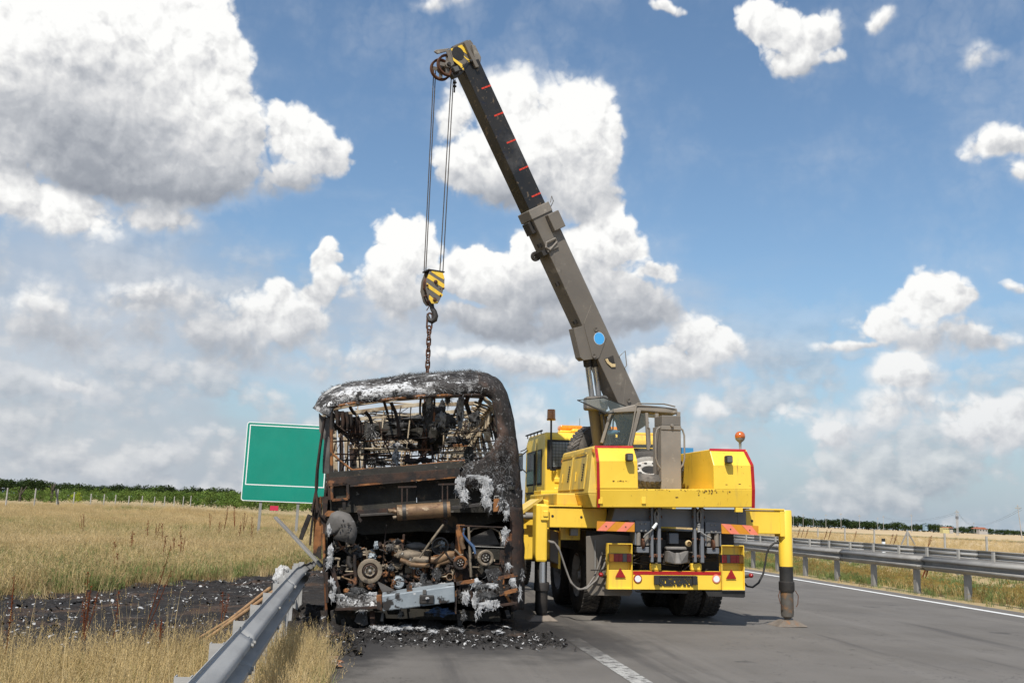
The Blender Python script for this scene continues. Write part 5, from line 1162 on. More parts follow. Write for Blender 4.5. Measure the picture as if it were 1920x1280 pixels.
for q in ((235,300),(240,385),(350,330)): c=pix(HM,*ZB(*q),hv,1); b.cyl(c,c+Vector((0,.2,0)),.012,n=8)
c=pix(HM,*ZB(290,440),hv,1); b.cyl(c,c+Vector((0,.2,0)),.04,n=14); b.build('tie_bolt',M['chainr'],hook)
# hook
hp_=[(262,470),(268,520),(290,560),(300,600),(292,635),(265,652),(238,640),(226,608),(222,575)]
b=MB(HM.inverted()); HKM=frame((HBc.x,HBc.y,HBc.z),0)
b.tube([HKM@pix(HKM,*ZB(x,y),0.0,1) for x,y in hp_],[.032,.034,.040,.044,.043,.040,.034,.026,.012],12); b.build('hook',M['dark'],hook,smooth=60)
b=MB(HM.inverted()); b.tube([HKM@pix(HKM,*ZB(x,y),0.0,1) for x,y in ((262,480),(240,500),(212,545))],.008,6); b.build('safety_catch',M['chainr'],hook)
# --- chain
chain=thing('chain','rusty steel lifting chain hanging from the crane hook into the burnt bus','chain',frame((0,0,0),0))
def link_mesh(L,Wd,r):
    b=MB(); n=6; P=[]
    for k in range(n+1): a=math.pi*k/n; P.append((Wd*math.cos(a),0,L+Wd*math.sin(a)))
    for k in range(n+1): a=math.pi+math.pi*k/n; P.append((Wd*math.cos(a),0,-L+Wd*math.sin(a)))
    b.tube(P,r,6,closed=True); return b.mesh('chain_link',M['chainr'],smooth=60)
lm=link_mesh(.034,.029,.0115); top=HKM@pix(HKM,*ZB(243,640),0,1); bot=rp(794,872,Dt+.0)
big=link_mesh(.085,.036,.013); place(big,'chain_link',chain,Matrix.Translation(top+Vector((.0,0,-.02)))@Matrix.Rotation(.3,4,'Z'))
start=top-Vector((0,0,.105)); step=.083; n=int((start-bot).length/step); dr=(bot-start).normalized()
for i in range(n):
    p=start+dr*(step*(i+.5)); q=dr.to_track_quat('Z','Y').to_matrix().to_4x4(); place(lm,'chain_link',chain,Matrix.Translation(p)@q@Matrix.Rotation((i%2)*math.pi/2+.35+random.uniform(-.15,.15),4,'Z'))
CHBOT=bot
# ------------------------------------------------------------------ burnt bus
O=atY(788,1000,12.15); BM=frame((O.x,O.y,0),-5.0)
bus=thing('burnt_bus','burnt-out bus shell seen from behind, charred and rusty with its engine bay open','bus',BM)
def Bq(x,y,v=0.): return pix(BM,x,y,v,1)
def A1(x,y,v=0.): return Bq(560+x/4.364,680+y/4.364,v)
def A2(x,y,v=0.): return Bq(560+x/4.364,930+y/4.364,v)
def crump(p,a=.02,s=7.): return p+Vector((nz(p.x*s,p.y*s,p.z*s)*a,nz(p.x*s+9,p.y*s,p.z*s)*a*1.4,nz(p.x*s,p.y*s+5,p.z*s)*a))
def BB(b,name,m,par=None,**k): return b.build(name,M[m] if isinstance(m,str) else m,par or bus,**k)
# --- rear shell: a curved charred frame round the window; outer and inner outlines in step
def resample(P,n):
    P=[Vector((x,y,0)) for x,y in P]; L=[0]
    for i in range(1,len(P)): L.append(L[-1]+(P[i]-P[i-1]).length)
    out=[]
    for k in range(n):
        t=L[-1]*k/(n-1); i=max(j for j in range(len(L)) if L[j]<=t+1e-6); i=min(i,len(P)-2); f=(t-L[i])/(L[i+1]-L[i]); q=P[i].lerp(P[i+1],f); out.append((q.x,q.y))
    return out
def strip(outer,inner,n,rows,name,m,yo=.34,bulge=-.10,amp=.03,thick=.02,par=None,inback=.0):
    Oo=resample(outer,n); I=resample(inner,n); G=[]
    for r in range(rows+1):
        f=r/rows; row=[]
        for k in range(n):
            x=Oo[k][0]*(1-f)+I[k][0]*f; y=Oo[k][1]*(1-f)+I[k][1]*f
            dep=yo*(1-f)**2.2+bulge*math.sin(math.pi*f)+inback*f
            p=A1(x,y,dep); row.append(crump(p,amp,5) if 0<r else crump(p,amp*.5,9))
        G.append(row)
    b=MB(); b.grid(G); return BB(b,name,m,par,smooth=70,thick=thick)
cap=strip([(124,372),(150,325),(200,262),(300,200),(450,165),(700,132),(900,105),(1200,85),(1330,78),(1490,84)],[(262,440),(275,395),(300,368),(360,352),(480,330),(700,304),(900,282),(1200,266),(1330,260),(1490,256)],90,9,'roof_end_cap','ashcap',amp=.035)
pil=strip([(1470,84),(1540,92),(1610,118),(1670,180),(1722,300),(1765,520),(1800,800),(1822,1060),(1828,1200)],[(1470,256),(1540,258),(1585,300),(1610,420),(1632,600),(1560,740),(1330,860),(1290,905),(1330,960)],70,10,'right_corner_panel','char',amp=.035,yo=.30)
# round socket in the right corner panel
b=MB(); c=A1(1722,812,-.03); b.lathe([(.014,-.01),(.022,-.012),(.022,.02),(.014,.02)],c,(0,-1,0),16,closed=True); BB(b,'filler_ring','black')
# lower right corner down to the sill
strip([(1822,1040),(1826,1120),(1832,1320),(1838,1480)],[(1330,930),(1420,1000),(1640,1120),(1700,1200)],24,8,'right_quarter_panel','char',amp=.05,yo=.25,bulge=-.04)
strip([(1826,1180),(1834,1330),(1842,1500),(1845,1700),(1838,2020)],[(1720,1180),(1735,1330),(1745,1500),(1750,1700),(1730,2030)],26,5,'right_corner_strip','rust',amp=.03,yo=.25,bulge=-.03)
# right outer side of the shell, running forward
def wall(pts,y0,y1,n,name,m,amp=.03,thick=.015,taper=0.):
    G=[]
    for k in range(n+1):
        yy=y0+(y1-y0)*k/n; G.append([crump(Vector((p.x-taper*k/n,yy,p.z)),amp,4) for p in pts])
    b=MB(); b.grid(G); return BB(b,name,m,smooth=60,thick=thick)
SR=[A1(1795,860,.3),A1(1812,1000,.3),A2(1830,200,.3),A2(1838,420,.3),A2(1842,650,.3),A2(1835,900,.3)]
wall(SR,.28,11.2,30,'right_side_panel','char',.04)
SL=[A1(215,905,.35),A2(215,0,.35),A2(205,200,.35),A2(210,500,.35),A2(215,800,.35),A2(240,980,.35)]
wall(SL,.35,11.2,30,'left_side_panel','char',.05)
# --- left edge: bare posts, hanging pipes and a rusty orange panel
def btube(pts,cv,v,r,name,m,par=None,n=8):
    b=MB(); b.tube([cv(p[0],p[1],p[2] if len(p)>2 else v) for p in pts],r,n); return BB(b,name,m,par,smooth=60)
def bprism(pts,cv,v,d,name,m,par=None,bevel=0,amp=0):
    b=MB(); P=[cv(*p,v) for p in pts]; P=[crump(p,amp,6) for p in P] if amp else P; b.prism(P,(0,d,0)); return BB(b,name,m,par,bevel=bevel)
bprism([(165,410),(200,440),(262,440),(262,500),(255,700),(250,905),(190,905),(195,800),(205,640),(165,560)],A1,.12,.04,'left_corner_post','flap',amp=.02)
bprism([(120,0),(185,0),(190,520),(150,490),(115,470)],A2,.10,.05,'rusty_side_panel','orust',amp=.03)
btube([(215,445),(195,560),(172,720),(155,880),(150,1010),(128,1120),(108,1222)],A1,.02,.016,'hanging_pipe','rust')
btube([(205,480),(180,640),(150,860),(140,1000),(150,1150),(150,1222)],A1,.0,.014,'hanging_pipe','rust')
btube([(135,0),(120,120),(105,270),(92,400)],A2,.05,.013,'hanging_pipe','rust')
btube([(150,0),(155,80),(185,160),(250,215),(300,340),(350,420),(410,470),(440,500)],A2,.0,.014,'fuel_pipe','rust')
btube([(180,0),(176,130),(195,220),(200,400),(210,620)],A2,.04,.012,'hanging_pipe','orust')
bprism([(190,0),(235,0),(225,200),(212,480),(205,480)],A2,.03,.03,'side_strip','rust',amp=.02)
btube([(205,300),(212,600),(222,800),(228,975)],A2,-.02,.018,'side_bar','orust')
# --- window frame
def bbar(p,q,w,name,m,par=None,cv=A1,v=0,h=None,label=None):
    b=MB(); b.bar(cv(*p,v) if len(p)<3 else cv(*p),cv(*q,v) if len(q)<3 else cv(*q),w,h or w,up=(0,1,0)); return BB(b,name,m,par,bevel=.004,label=label)
wf=btube([(270,905),(268,600),(266,430),(272,370),(300,352),(480,325),(700,300),(900,280),(1100,268),(1325,262)],A1,-.02,.020,'window_frame','orust')
btube([(1325,262),(1480,262),(1545,270),(1590,310),(1612,420),(1630,560),(1638,620)],A1,-.01,.016,'window_frame','rust')
btube([(268,735),(340,800),(435,875),(700,862),(1000,835),(1360,798)],A1,-.02,.014,'window_sill_bar','orust')
bbar((250,925),(1340,830),.085,'window_sill','bay',v=-.02,h=.08)
b=MB(); b.prism([A1(275,935,-.0),A1(960,885,-.0),A1(960,935,-.0),A1(275,985,-.0)],(0,.04,0)); b.prism([A1(998,880,-.0),A1(1300,855,-.0),A1(1300,885,-.0),A1(998,905,-.0)],(0,.04,0)); BB(b,'recess','black')
bbar((245,975),(1320,895),.10,'cross_beam','rust',v=-.03,h=.07)
bbar((250,905),(262,1120),.055,'corner_bar','rust',v=-.02)
bbar((980,870),(985,920),.05,'beam_stub','rust',v=-.03)
bbar((420,1000),(1300,925),.045,'lower_beam','orust',v=-.04)
# dark panel behind
bprism([(255,955),(960,925),(965,1222),(255,1222)],A1,.10,.02,'engine_bay_panel','bay')
bprism([(960,925),(1340,880),(1620,1100),(1700,1222),(972,1222)],A1,.11,.02,'engine_bay_panel','bay')
# square hatch frame
b=MB(); P=[A1(272,1000,-.05),A1(400,988,-.05),A1(405,1112,-.05),A1(274,1122,-.05)]
for i in range(4): b.bar(P[i],P[(i+1)%4],.032,.03,up=(0,1,0))
BB(b,'hatch_frame','orust',bevel=.004)
bprism([(286,1010),(388,1000),(390,1100),(288,1112)],A1,.02,.01,'hatch_panel','bay')
bbar((372,1130),(374,1200),.04,'hatch_stub','rust',v=-.03)
# --- roof: cross ribs and stringers, tilted like the wreck
RIB=[(188,470),(200,420),(262,372),(420,335),(700,300),(1000,272),(1330,262),(1500,272),(1580,330),(1606,420),(1626,560)]
rib0=[A1(x,y,.45) for x,y in RIB]
LEN=11.0; NR=12
def ribpt(k,yy): 
    p=rib0[k]; f=yy/LEN
    return Vector((p.x+.02*nz(yy*2,k),yy,p.z-.06*f*0+.03*nz(yy*3,k,4)))
for j in range(NR):
    yy=.55+j*(LEN-.6)/(NR-1); sag=.10*max(0,nz(j*1.7,3))
    b=MB(); pts=[ribpt(k,yy)-Vector((0,0,sag*math.sin(math.pi*k/10))) for k in range(len(RIB))]
    for a,c in zip(pts[:-1],pts[1:]): b.bar(a,c,.05,.045,up=(0,1,0))
    BB(b,'roof_rib','ribm')
for k,wd in ((2,.03),(3,.03),(4,.028),(5,.028),(6,.028),(7,.05),(8,.05),(9,.06)):
    b=MB(); pts=[ribpt(k,.5+i*(LEN-.5)/16)+Vector((0,0,-.03)) for i in range(17)]
    for a,c in zip(pts[:-1],pts[1:]): b.bar(a,c,wd,.03)
    BB(b,'roof_stringer','ribm' if k==8 else 'rust')
# extra short slats curling along the right cove, and hanging loops on the left
b=MB()
for i in range(34):
    yy=.6+i*.28; p=ribpt(7,yy).lerp(ribpt(8,yy),.5); q=ribpt(9,yy)+Vector((-.05,0,-.1))
    p=p+Vector((-.15,0,-.02)); m=(p+q)/2+Vector((.12,0,.06)); b.tube([p,m,q],.016,5)
BB(b,'cove_slat','ribm')
b=MB(); random.seed(21)
for x,y,l in ((300,385,170),(345,395,180),(382,400,170),(410,420,130),(455,440,150),(480,470,180),(505,500,110)):
    v=.25+x*.002; b.tube([A1(x-18,y,v),A1(x-22,y+l*.6,v),A1(x-8,y+l,v),A1(x+14,y+l*.9,v),A1(x+18,y+l*.5,v),A1(x+10,y,v)],.026,7)
BB(b,'hanging_loop','rust',smooth=60)
# window pillars, both sides, as slim posts down to the sill
zs=A1(900,860,0).z
for s,k,xs in ((-1,1,.03),(1,9,-.03)):
    for j in range(9):
        yy=1.0+j*1.2; p=ribpt(k,yy); q=Vector((SL[0].x if s<0 else SR[0].x-.02,yy,SL[0].z-.1)); 
        b=MB(); b.bar(p,q,.06,.05,up=(0,1,0)); BB(b,'window_pillar','ribm' if j%2 else 'rust')
# luggage rack: long racks each side hanging under the cove
for s in (-1,1):
    b=MB()
    for i in range(3):
        P=[]
        for t in range(15):
            yy=.8+t*.72; base=ribpt(9 if s>0 else 1,yy); P.append(base+Vector((-s*(.12+.17*i),0,-.10-.05*i+.03*nz(yy*4,i))))
        b.tube(P,.014,5)
    for t in range(22):
        yy=.8+t*.46; base=ribpt(9 if s>0 else 1,yy); b.tube([base+Vector((-s*.1,0,-.06)),base+Vector((-s*.30,0,-.20)),base+Vector((-s*.48,0,-.2+.04*nz(yy*9,s)))],.010,5)
    BB(b,'luggage_rack','ribm' if s>0 else 'rust',smooth=60)
# --- floor, seats and the bars across the window
fz=A1(900,985,0).z
b=MB(); b.grid([[Vector((x,y,fz+.03*nz(x*3,y*3))) for x in lin(-1.05,1.12,10)] for y in lin(.12,10.8,40)]); BB(b,'floor','bay',thick=.04)
random.seed(33)
for j in range(6):
    yy=1.4+j*1.45
    for s in (-1,1):
        x0,x1=(-.98,-.2) if s<0 else (.22,1.0); b=MB(); t=.05*nz(j,s); zb=fz
        for z in (.46,.95,1.12): b.tube([(x0,yy+(.10 if z>.5 else 0),zb+z+t),(x1,yy+(.10 if z>.5 else 0),zb+z-t+.05*(s>0))],.010,6)
        b.tube([(x0,yy-.4,zb+.44),(x1,yy-.4,zb+.47)],.014,6)
        for x in lin(x0+.04,x1-.04,3): b.tube([(x,yy-.4,zb+.45),(x,yy,zb+.46),(x+random.uniform(-.05,.05),yy+.12,zb+1.13)],.008,5)
        for x in (x0+.1,x1-.1): b.tube([(x,yy-.2,zb),(x+.05,yy-.2,zb+.46)],.016,5); b.tube([(x,yy-.35,zb+.02),(x,yy,zb+.46)],.010,5)
        BB(b,'seat_frame','rust' if j%2 else 'ribm',smooth=60)
for pts in ([(280,645),(480,632),(570,640),(1060,612)],[(300,800),(500,790),(545,795),(760,775)],[(300,745),(480,750),(560,745),(740,735)],[(840,770),(1080,752)],[(1165,585),(1370,570),(1622,545)],[(1145,735),(1390,715),(1570,700)],[(1140,690),(1380,680)],[(880,715),(1085,712)],[(1220,675),(1340,668)],[(1460,655),(1620,635)]):
    btube([(x,y,.35+.0006*x) for x,y in pts],A1,0,.0095,'cross_bar','orust' if random.random()<.25 else 'rust')
for x,y,x2,y2 in ((300,660,285,740),(345,570,335,895),(405,560,400,890),(700,640,760,760),(1190,640,1175,800),(1305,590,1350,680),(1140,735,1142,815),(1090,740,1092,815),(1560,500,1590,630),(1500,570,1520,740),(1425,700,1428,780),(1470,600,1440,690),(1600,560,1622,630),(490,680,500,860),(545,740,540,860),(655,480,690,640),(350,890,400,770),(760,345,768,470)):
    btube([(x,y),(x2,y2)],A1,.4+random.random()*.8,.009,'upright_bar','rust')
btube([(755,325),(790,400),(812,480),(822,600)],A1,.3,.022,'bent_bar','rust'); btube([(545,400),(580,440),(600,500)],A1,.35,.022,'bent_bar','rust'); btube([(1110,275),(1112,360),(1105,480)],A1,.25,.013,'bent_bar','orust'); btube([(1385,275),(1370,330),(1400,420)],A1,.4,.03,'bent_bar','rust')
# dark partition and burnt hanging masses inside
def blob(b,c,r,n=10,amp=.5,seed=0,sq=(1,1,1)):
    R=[]
    for i in range(n+1):
        th=math.pi*i/n; row=[]
        for j in range(n*2):
            ph=math.pi*j/n; d=Vector((math.sin(th)*math.cos(ph),math.sin(th)*math.sin(ph),math.cos(th)))
            rr=r*(1+amp*nz(d.x*2+seed,d.y*2,d.z*2)+amp*.7*nz(d.x*6,d.y*6+seed,d.z*6)+amp*.35*nz(d.x*17,d.y*17+seed,d.z*17)); row.append(b.a(c+Vector((d.x*sq[0],d.y*sq[1],d.z*sq[2]))*rr))
        R.append(row)
    for i in range(n):
        for j in range(n*2): b.f([R[i][j],R[i][(j+1)%(n*2)],R[i+1][(j+1)%(n*2)],R[i+1][j]])
def tufts(b,c,r,n,L,w=.0055,down=.6,sq=(1,1,1)):
    for _ in range(n):
        d=Vector((random.gauss(0,1),random.gauss(0,1),random.gauss(0,1))).normalized(); p=c+Vector((d.x*sq[0],d.y*sq[1],d.z*sq[2]))*r*random.uniform(.7,1.05)
        q=p+(d*.7+Vector((random.uniform(-.6,.6),random.uniform(-.4,.4),-down)))*L*random.uniform(.3,1.1); s=Vector((random.uniform(-1,1),random.uniform(-1,1),random.uniform(-1,1)))*w
        m=(p+q)/2+Vector((random.uniform(-.2,.2),0,random.uniform(-.2,.2)))*L; b.poly([p-s,p+s,m+s*.6]); b.poly([p-s,m+s*.6,m-s*.6]); b.poly([m-s*.6,m+s*.6,q])
def mass(x,y,v,r,m,cv=A1,sq=(1,1,1),amp=.75,tuft=120,L=.10,name='burnt_insulation',down=.6,tm='fibre'):
    if name=='burnt_insulation' and m in('fluff','fluffd') and v<.1: r*=.70; L*=.7; sq=(sq[0]*.95,sq[1]*.5,sq[2]); tuft=int(tuft*.25)
    c=cv(x,y,v); b=MB(); blob(b,c,r,10,amp,x*.1,sq); o=BB(b,name,m,smooth=60)
    if tuft: b=MB(); tufts(b,c,r*1.0,tuft,L,sq=sq,down=down); b.build('loose_fibre',M[tm],o,kind='stuff',recalc=False)
    return o
random.seed(44)
for a in ((1055,400,.5,.15,'fluffd',(.42,.4,1.25)),(1160,440,.7,.13,'fluffd',(.5,.4,1.2)),(1180,470,.65,.11,'fluff',(.8,.5,.8)),(1320,400,.45,.14,'fluff',(.32,.4,1.3)),(1240,480,.6,.10,'fluffd',(.8,.5,.8)),(1065,325,.2,.08,'fluff',(.4,.4,1.)),
          (920,480,1.6,.18,'fluffd',(1.6,.7,.4)),(760,550,2.4,.2,'bay',(1.2,.7,.5)),(860,580,2.2,.17,'bay',(1.2,.7,.45)),(960,560,2.0,.18,'bay',(1.2,.7,.7)),(1120,560,2.0,.2,'bay',(.8,.7,.9)),(900,690,2.6,.14,'bay',(1.3,.6,.35)),(1060,690,2.2,.15,'fluffd',(1,.6,.6)),(560,640,2.2,.16,'bay',(.35,.6,1.4)),(1290,640,1.4,.12,'fluffd',(1.3,.7,.5)),(1390,750,.9,.09,'bay',(.6,.5,1.2)),(1440,460,1.,.10,'fluffd',(.7,.6,.9)),(800,690,1.6,.09,'fluff',(.8,.5,.6)),(795,770,.9,.06,'fluff',(.6,.5,1.4)),(1220,300,.2,.05,'fluffd',(.6,.5,.9)),(640,810,1.2,.09,'bay',(1.5,.5,.4)),(900,800,.6,.06,'rust',(1.2,.6,.6)),(940,805,.6,.06,'rust',(1.2,.6,.6)),(1040,795,.7,.07,'rust',(1.2,.6,.5)),(600,560,1.0,.08,'fluffd',(.7,.5,1.2)),(455,790,1.6,.10,'rust',(.4,.5,1.6))):
    mass(a[0],a[1],a[2],a[3],a[4],sq=a[5],tuft=60 if a[4]!='rust' else 0,L=.10)
# clutter of loose strips and wires in the saloon
random.seed(71); b=MB()
for _ in range(130):
    x=random.gauss(820,330); y=random.gauss(540,120)
    if not(300<x<1560 and 330<y<840): continue
    v=random.uniform(.6,5.5); p=A1(x,y,v); L=random.uniform(.08,.38); a=random.random()*6.28; d=Vector((math.cos(a),random.uniform(-.6,.6),-abs(math.sin(a))*.9)); b.tube([p,p+d*L*.5+Vector((random.uniform(-.05,.05),0,-.03)),p+d*L+Vector((0,0,-.05*random.random()))],random.uniform(.004,.012),4)
BB(b,'dangling_strip','rust',kind='stuff')
# fuzzy fibres standing along the roof edge and on the cap
random.seed(61); b=MB()
edge=resample([(200,258),(300,196),(450,160),(560,148),(700,130),(860,104),(900,104),(1100,88),(1200,84),(1400,70),(1500,84)],200)
for x,y in edge:
    for _ in range(10):
        p=A1(x+random.uniform(-14,14),y+random.uniform(-4,8),.34*random.uniform(.3,1)); hmax=.05 if 830<x else .03
        q=p+Vector((random.uniform(-.06,.06),random.uniform(-.03,.03),random.uniform(.0,hmax))); s=Vector((random.uniform(-1,1),0,random.uniform(-1,1)))*.004; b.poly([p-s,p+s,q])
b.build('roof_fibre',M['fibre'],bus,kind='stuff',recalc=False)
b=MB()
for _ in range(900):
    x=random.uniform(190,1520); f=random.random(); yo=np.interp(x,[124,200,300,450,700,900,1200,1490],[372,262,200,165,132,105,85,84]); yi=np.interp(x,[124,262,300,480,700,900,1200,1490],[440,430,368,330,304,282,266,256]); y=yo+(yi-yo)*f
    p=A1(x,y,.34*(1-f)**2.2-.10*math.sin(math.pi*f)-.03); q=p+Vector((random.uniform(-.06,.06),random.uniform(-.03,0),random.uniform(-.05,.02))); s=Vector((random.uniform(-1,1),0,random.uniform(-1,1)))*.0035; b.poly([p-s,p+s,q])
b.build('ash_fibre',M['fluff'],cap,kind='stuff',recalc=False)
b=MB(); random.seed(66)
for _ in range(1500):
    t=random.random(); x=1330+random.random()*420; y=600+random.random()*420
    if y<600+(1640-x)*.55 or x>1780: continue
    p=A1(x,y,-.10+random.uniform(-.01,.02)); q=p+Vector((random.uniform(-.05,.05),random.uniform(-.04,0),random.uniform(-.06,.03))); s_=Vector((random.uniform(-1,1),0,random.uniform(-1,1)))*.003; b.poly([p-s_,p+s_,q])
b.build('loose_fibre',M['fibre'],pil,kind='stuff',recalc=False)
# white lip of bare skin at the far left of the roof
bprism([(190,262),(215,235),(290,190),(345,178),(350,188),(300,205),(225,250)],A1,.05,.02,'bare_skin_edge','ashw',amp=.01)
# --- insulation hanging on the right
for x,y,r,sq,m in ((1320,1000,.10,(.9,.5,1.3),'fluff'),(1350,1070,.09,(.8,.5,1.3),'fluff'),(1360,1110,.06,(.7,.5,1.2),'fluff'),(1520,960,.10,(1.2,.5,.7),'fluff'),(1540,1030,.11,(1.,.5,1.2),'fluff'),(1530,1110,.09,(.7,.5,1.6),'fluff'),(1560,1170,.07,(.6,.5,1.6),'fluff'),(1650,1010,.06,(.9,.4,.6),'fluff'),(1440,925,.05,(2.2,.4,.4),'fluff'),(1660,1140,.07,(.7,.5,1.5),'fluffd')): mass(x,y,-.12,r,m,sq=sq,tuft=260,L=.08,down=.9,tm='fluff')
bprism([(1595,1110),(1650,1108),(1655,1215),(1592,1218)],A1,-.08,.06,'small_rust_box','orust',bevel=.006); b=MB(); b.tube([A1(1600,1110,-.08),A1(1602,1090,-.08),A1(1640,1088,-.08),A1(1640,1110,-.08)],.006,5); BB(b,'box_handle','galv')
# --- exhaust silencer
P0=A2(805,135,-.22); P1=A2(1242,105,-.22); b=MB(); ax=(P1-P0); L=ax.length; R=A2(805,70,-.22).z; R=(A2(805,72,-.22)-A2(805,200,-.22)).length/2
b.lathe([(0,0),(R*.93,0),(R*1.02,.004),(R*1.02,.014),(R,.018),(R,L*.335),(R*1.015,L*.34),(R*1.015,L*.352),(R,L*.357),(R,L*.65),(R*1.015,L*.655),(R*1.015,L*.667),(R,L*.672),(R,L-.018),(R*1.02,L-.014),(R*1.02,L-.004),(R*.93,L),(0,L)],P0,ax,40); sil=BB(b,'silencer','copper',smooth=30)
for f in (.10,.86):
    b=MB(); b.lathe([(R*1.03,L*f),(R*1.05,L*f),(R*1.05,L*f+.045),(R*1.03,L*f+.045)],P0,ax,32,closed=True); BB(b,'clamp_band','dark',sil)
    b=MB(); c=P0+ax*(f+.03)+Vector((0,.02,R)); 
    for s in (-1,1): b.bar(c+Vector((s*.03,0,0)),c+Vector((s*.03-.01,.0,.19)),.014)
    b.bar(c+Vector((-.09,0,.20)),c+Vector((.13,.0,.215)),.02); BB(b,'hanger','rust',sil)
btube([(800,128),(770,120),(730,118)],A2,-.22,.026,'tail_pipe','copper',sil); btube([(772,175),(800,170)],A2,-.22,.02,'tail_pipe','alu',sil)
b=MB(); c=A2(729,118,-.24); b.lathe([(0,0),(.018,0)],c,(-1,-.4,0),12); BB(b,'pipe_mouth','black',sil)
bbar((480,130),(800,108),.05,'support_beam','rust',cv=A2,v=-.08); bbar((500,155),(800,138),.03,'support_beam','dark',cv=A2,v=-.10); bbar((1250,95),(1560,60),.04,'support_beam','dark',cv=A2,v=-.05)
bprism([(485,140),(500,170),(520,195),(505,215),(490,190)],A2,-.12,.02,'torn_bracket','rust')
bprism([(205,150),(240,115),(310,125),(300,160),(215,165)],A2,-.05,.03,'torn_bracket','orust')
# --- torn sheet flap on the left
b=MB(); fl=[(212,300),(225,230),(262,140),(310,112),(350,112),(420,140),(470,205),(485,270),(478,330),(458,390),(400,375),(275,340),(285,300),(215,335)]
ctr=Vector((350,250,0)); n=len(fl); G=[]
c=b.a(A2(355,240,-.20)); mid=[b.a(crump(A2(355+(x-355)*.55,240+(y-240)*.55,-.19),.03,5)) for x,y in fl]; o_=[b.a(crump(A2(x,y,-.14),.03,5)) for x,y in fl]
for i in range(n): b.f([c,mid[i],mid[(i+1)%n]]); b.f([mid[i],o_[i],o_[(i+1)%n],mid[(i+1)%n]])
fo=BB(b,'torn_flap','flap',thick=.006,smooth=60)
random.seed(8); b=MB()
for _ in range(14): q=A2(random.gauss(385,30),random.gauss(220,30),-.215); b.lathe([(0,.006),(.008,.004),(.010,0)],q,(0,-1,0),8)
BB(b,'pit','dark',fo)
mass(250,270,-.17,.06,'fluff',A2,(.6,.3,1.5),tuft=80,L=.06)
# --- engine bay: dark box
bayback=1.15
b=MB(); P=[A2(235,190,bayback),A2(1740,190,bayback),A2(1740,1000,bayback),A2(235,1000,bayback)]; b.poly(P); BB(b,'bay_rear_wall','bay',thick=.02)
b=MB(); b.grid([[A2(230,y,v) for y in (0,400,800,1000)] for v in (.05,.6,1.1)]); BB(b,'bay_side_wall','bay',thick=.02)
b=MB(); b.grid([[A2(1750,y,v) for y in (150,400,800,1000)] for v in (.05,.6,1.1)]); BB(b,'bay_side_wall','bay',thick=.02)
b=MB(); zz=A2(700,840,0).z; b.box(-1.,1.05,.1,1.1,zz-.03,zz); BB(b,'bay_floor','bay')
bprism([(240,60),(1740,40),(1740,180),(1270,300),(1000,285),(520,315),(240,200)],A2,.35,.03,'firewall_sheet','bay')
# engine block lumps
def bbox(x0,x1,y0,y1,v0,v1,name,m,bev=.015,cv=A2,amp=0):
    a=cv(x0,y0,v0); c=cv(x1,y1,v0); b=MB(); b.box(a.x,c.x,v0,v1,c.z,a.z); return BB(b,name,m,bevel=bev)
bbox(760,1240,480,740,.30,.95,'engine_block','dark',.04); bbox(830,1090,430,500,.22,.8,'cylinder_head','alu',.03); bbox(560,760,620,740,.35,.8,'gearbox_housing','dark',.04)
bbox(870,1040,565,640,.12,.3,'pump_housing','alu',.02); bbox(745,850,545,600,.14,.3,'pump_housing','alu',.02); bbox(780,860,650,740,.10,.3,'filter_housing','bumperm',.03)
bbox(735,865,350,380,.10,.3,'bracket','orust',.01); bbox(765,830,380,490,.12,.3,'bracket','orust',.01); bbox(850,865,310,420,.12,.2,'bracket','rust',.01)
bbox(1290,1340,230,700,.03,.12,'radiator_post','orust',.008); bbox(1330,1395,440,680,.05,.1,'radiator_post','rust',.008); bbox(1690,1735,300,660,-.02,.06,'right_post','orust',.01); bbox(1650,1690,370,640,.02,.06,'right_post','rust',.01)
bbox(1320,1700,235,262,-.03,.05,'radiator_top_rail','rust',.008); bbox(1390,1690,405,422,.0,.05,'cross_rail','galvd',.006); bbox(1395,1580,572,590,-.02,.03,'cross_rail','alu',.005)
bbox(1600,1700,548,560,.0,.03,'cross_rail','rust',.004)
def pulley(x,y,rpx,v,name,m,m2,depth=.07,grooves=3):
    c=A2(x,y,v); R=rpx/4.364/FPX*12.1*1.0; b=MB(); pr=[(0,.02),(R*.16,.02),(R*.18,.0),(R*.30,.0),(R*.33,.02),(R*.42,.025),(R*.5,.01),(R*.62,.0),(R*.66,.03),(R*.86,.035),(R,.03)]
    h=.03
    for g in range(grooves): pr+= [(R,h-.0),(R*.92,h-.010),(R,h-.02)]; h-=.022
    pr+=[(R*.9,h-.01),(R*.4,h-.02),(R*.3,h-.15)]
    b.lathe(pr,c,(.08,-1,0.05),36); o=BB(b,name,m,smooth=35)
    b=MB(); b.lathe([(R*.45,.028),(R*.60,.012),(R*.60,.016),(R*.46,.034)],c,(.08,-1,.05),28); BB(b,'hub_ring',m2,o)
    b=MB()
    for k in range(6):
        a=k*math.pi/3+.3; q=c+Vector((R*.36*math.cos(a),-.026,R*.36*math.sin(a))); b.lathe([(0,.01),(.007,.008),(.009,0)],q,(0,-1,0),6)
    b.lathe([(0,.045),(R*.10,.04),(R*.12,.02)],c,(.08,-1,.05),12); BB(b,'hub_bolt','galvd',o); return o
pulley(582,610,97,-.02,'fan_pulley','alu','rust'); pulley(1322,542,56,-.06,'belt_pulley','orust','dark'); pulley(1528,503,64,-.05,'belt_pulley','alu','rust'); pulley(980,620,50,.05,'belt_pulley','orust','rust'); pulley(815,705,42,.04,'filter_cap','bumperm','galvd')
b=MB(); c=A2(815,705,.03); b.lathe([(0,.02),(.10*.7,.015),(.075,-.01),(.078,-.12)],c,(-.1,-1,.1),24); BB(b,'filter_cap','bumperm',smooth=40)
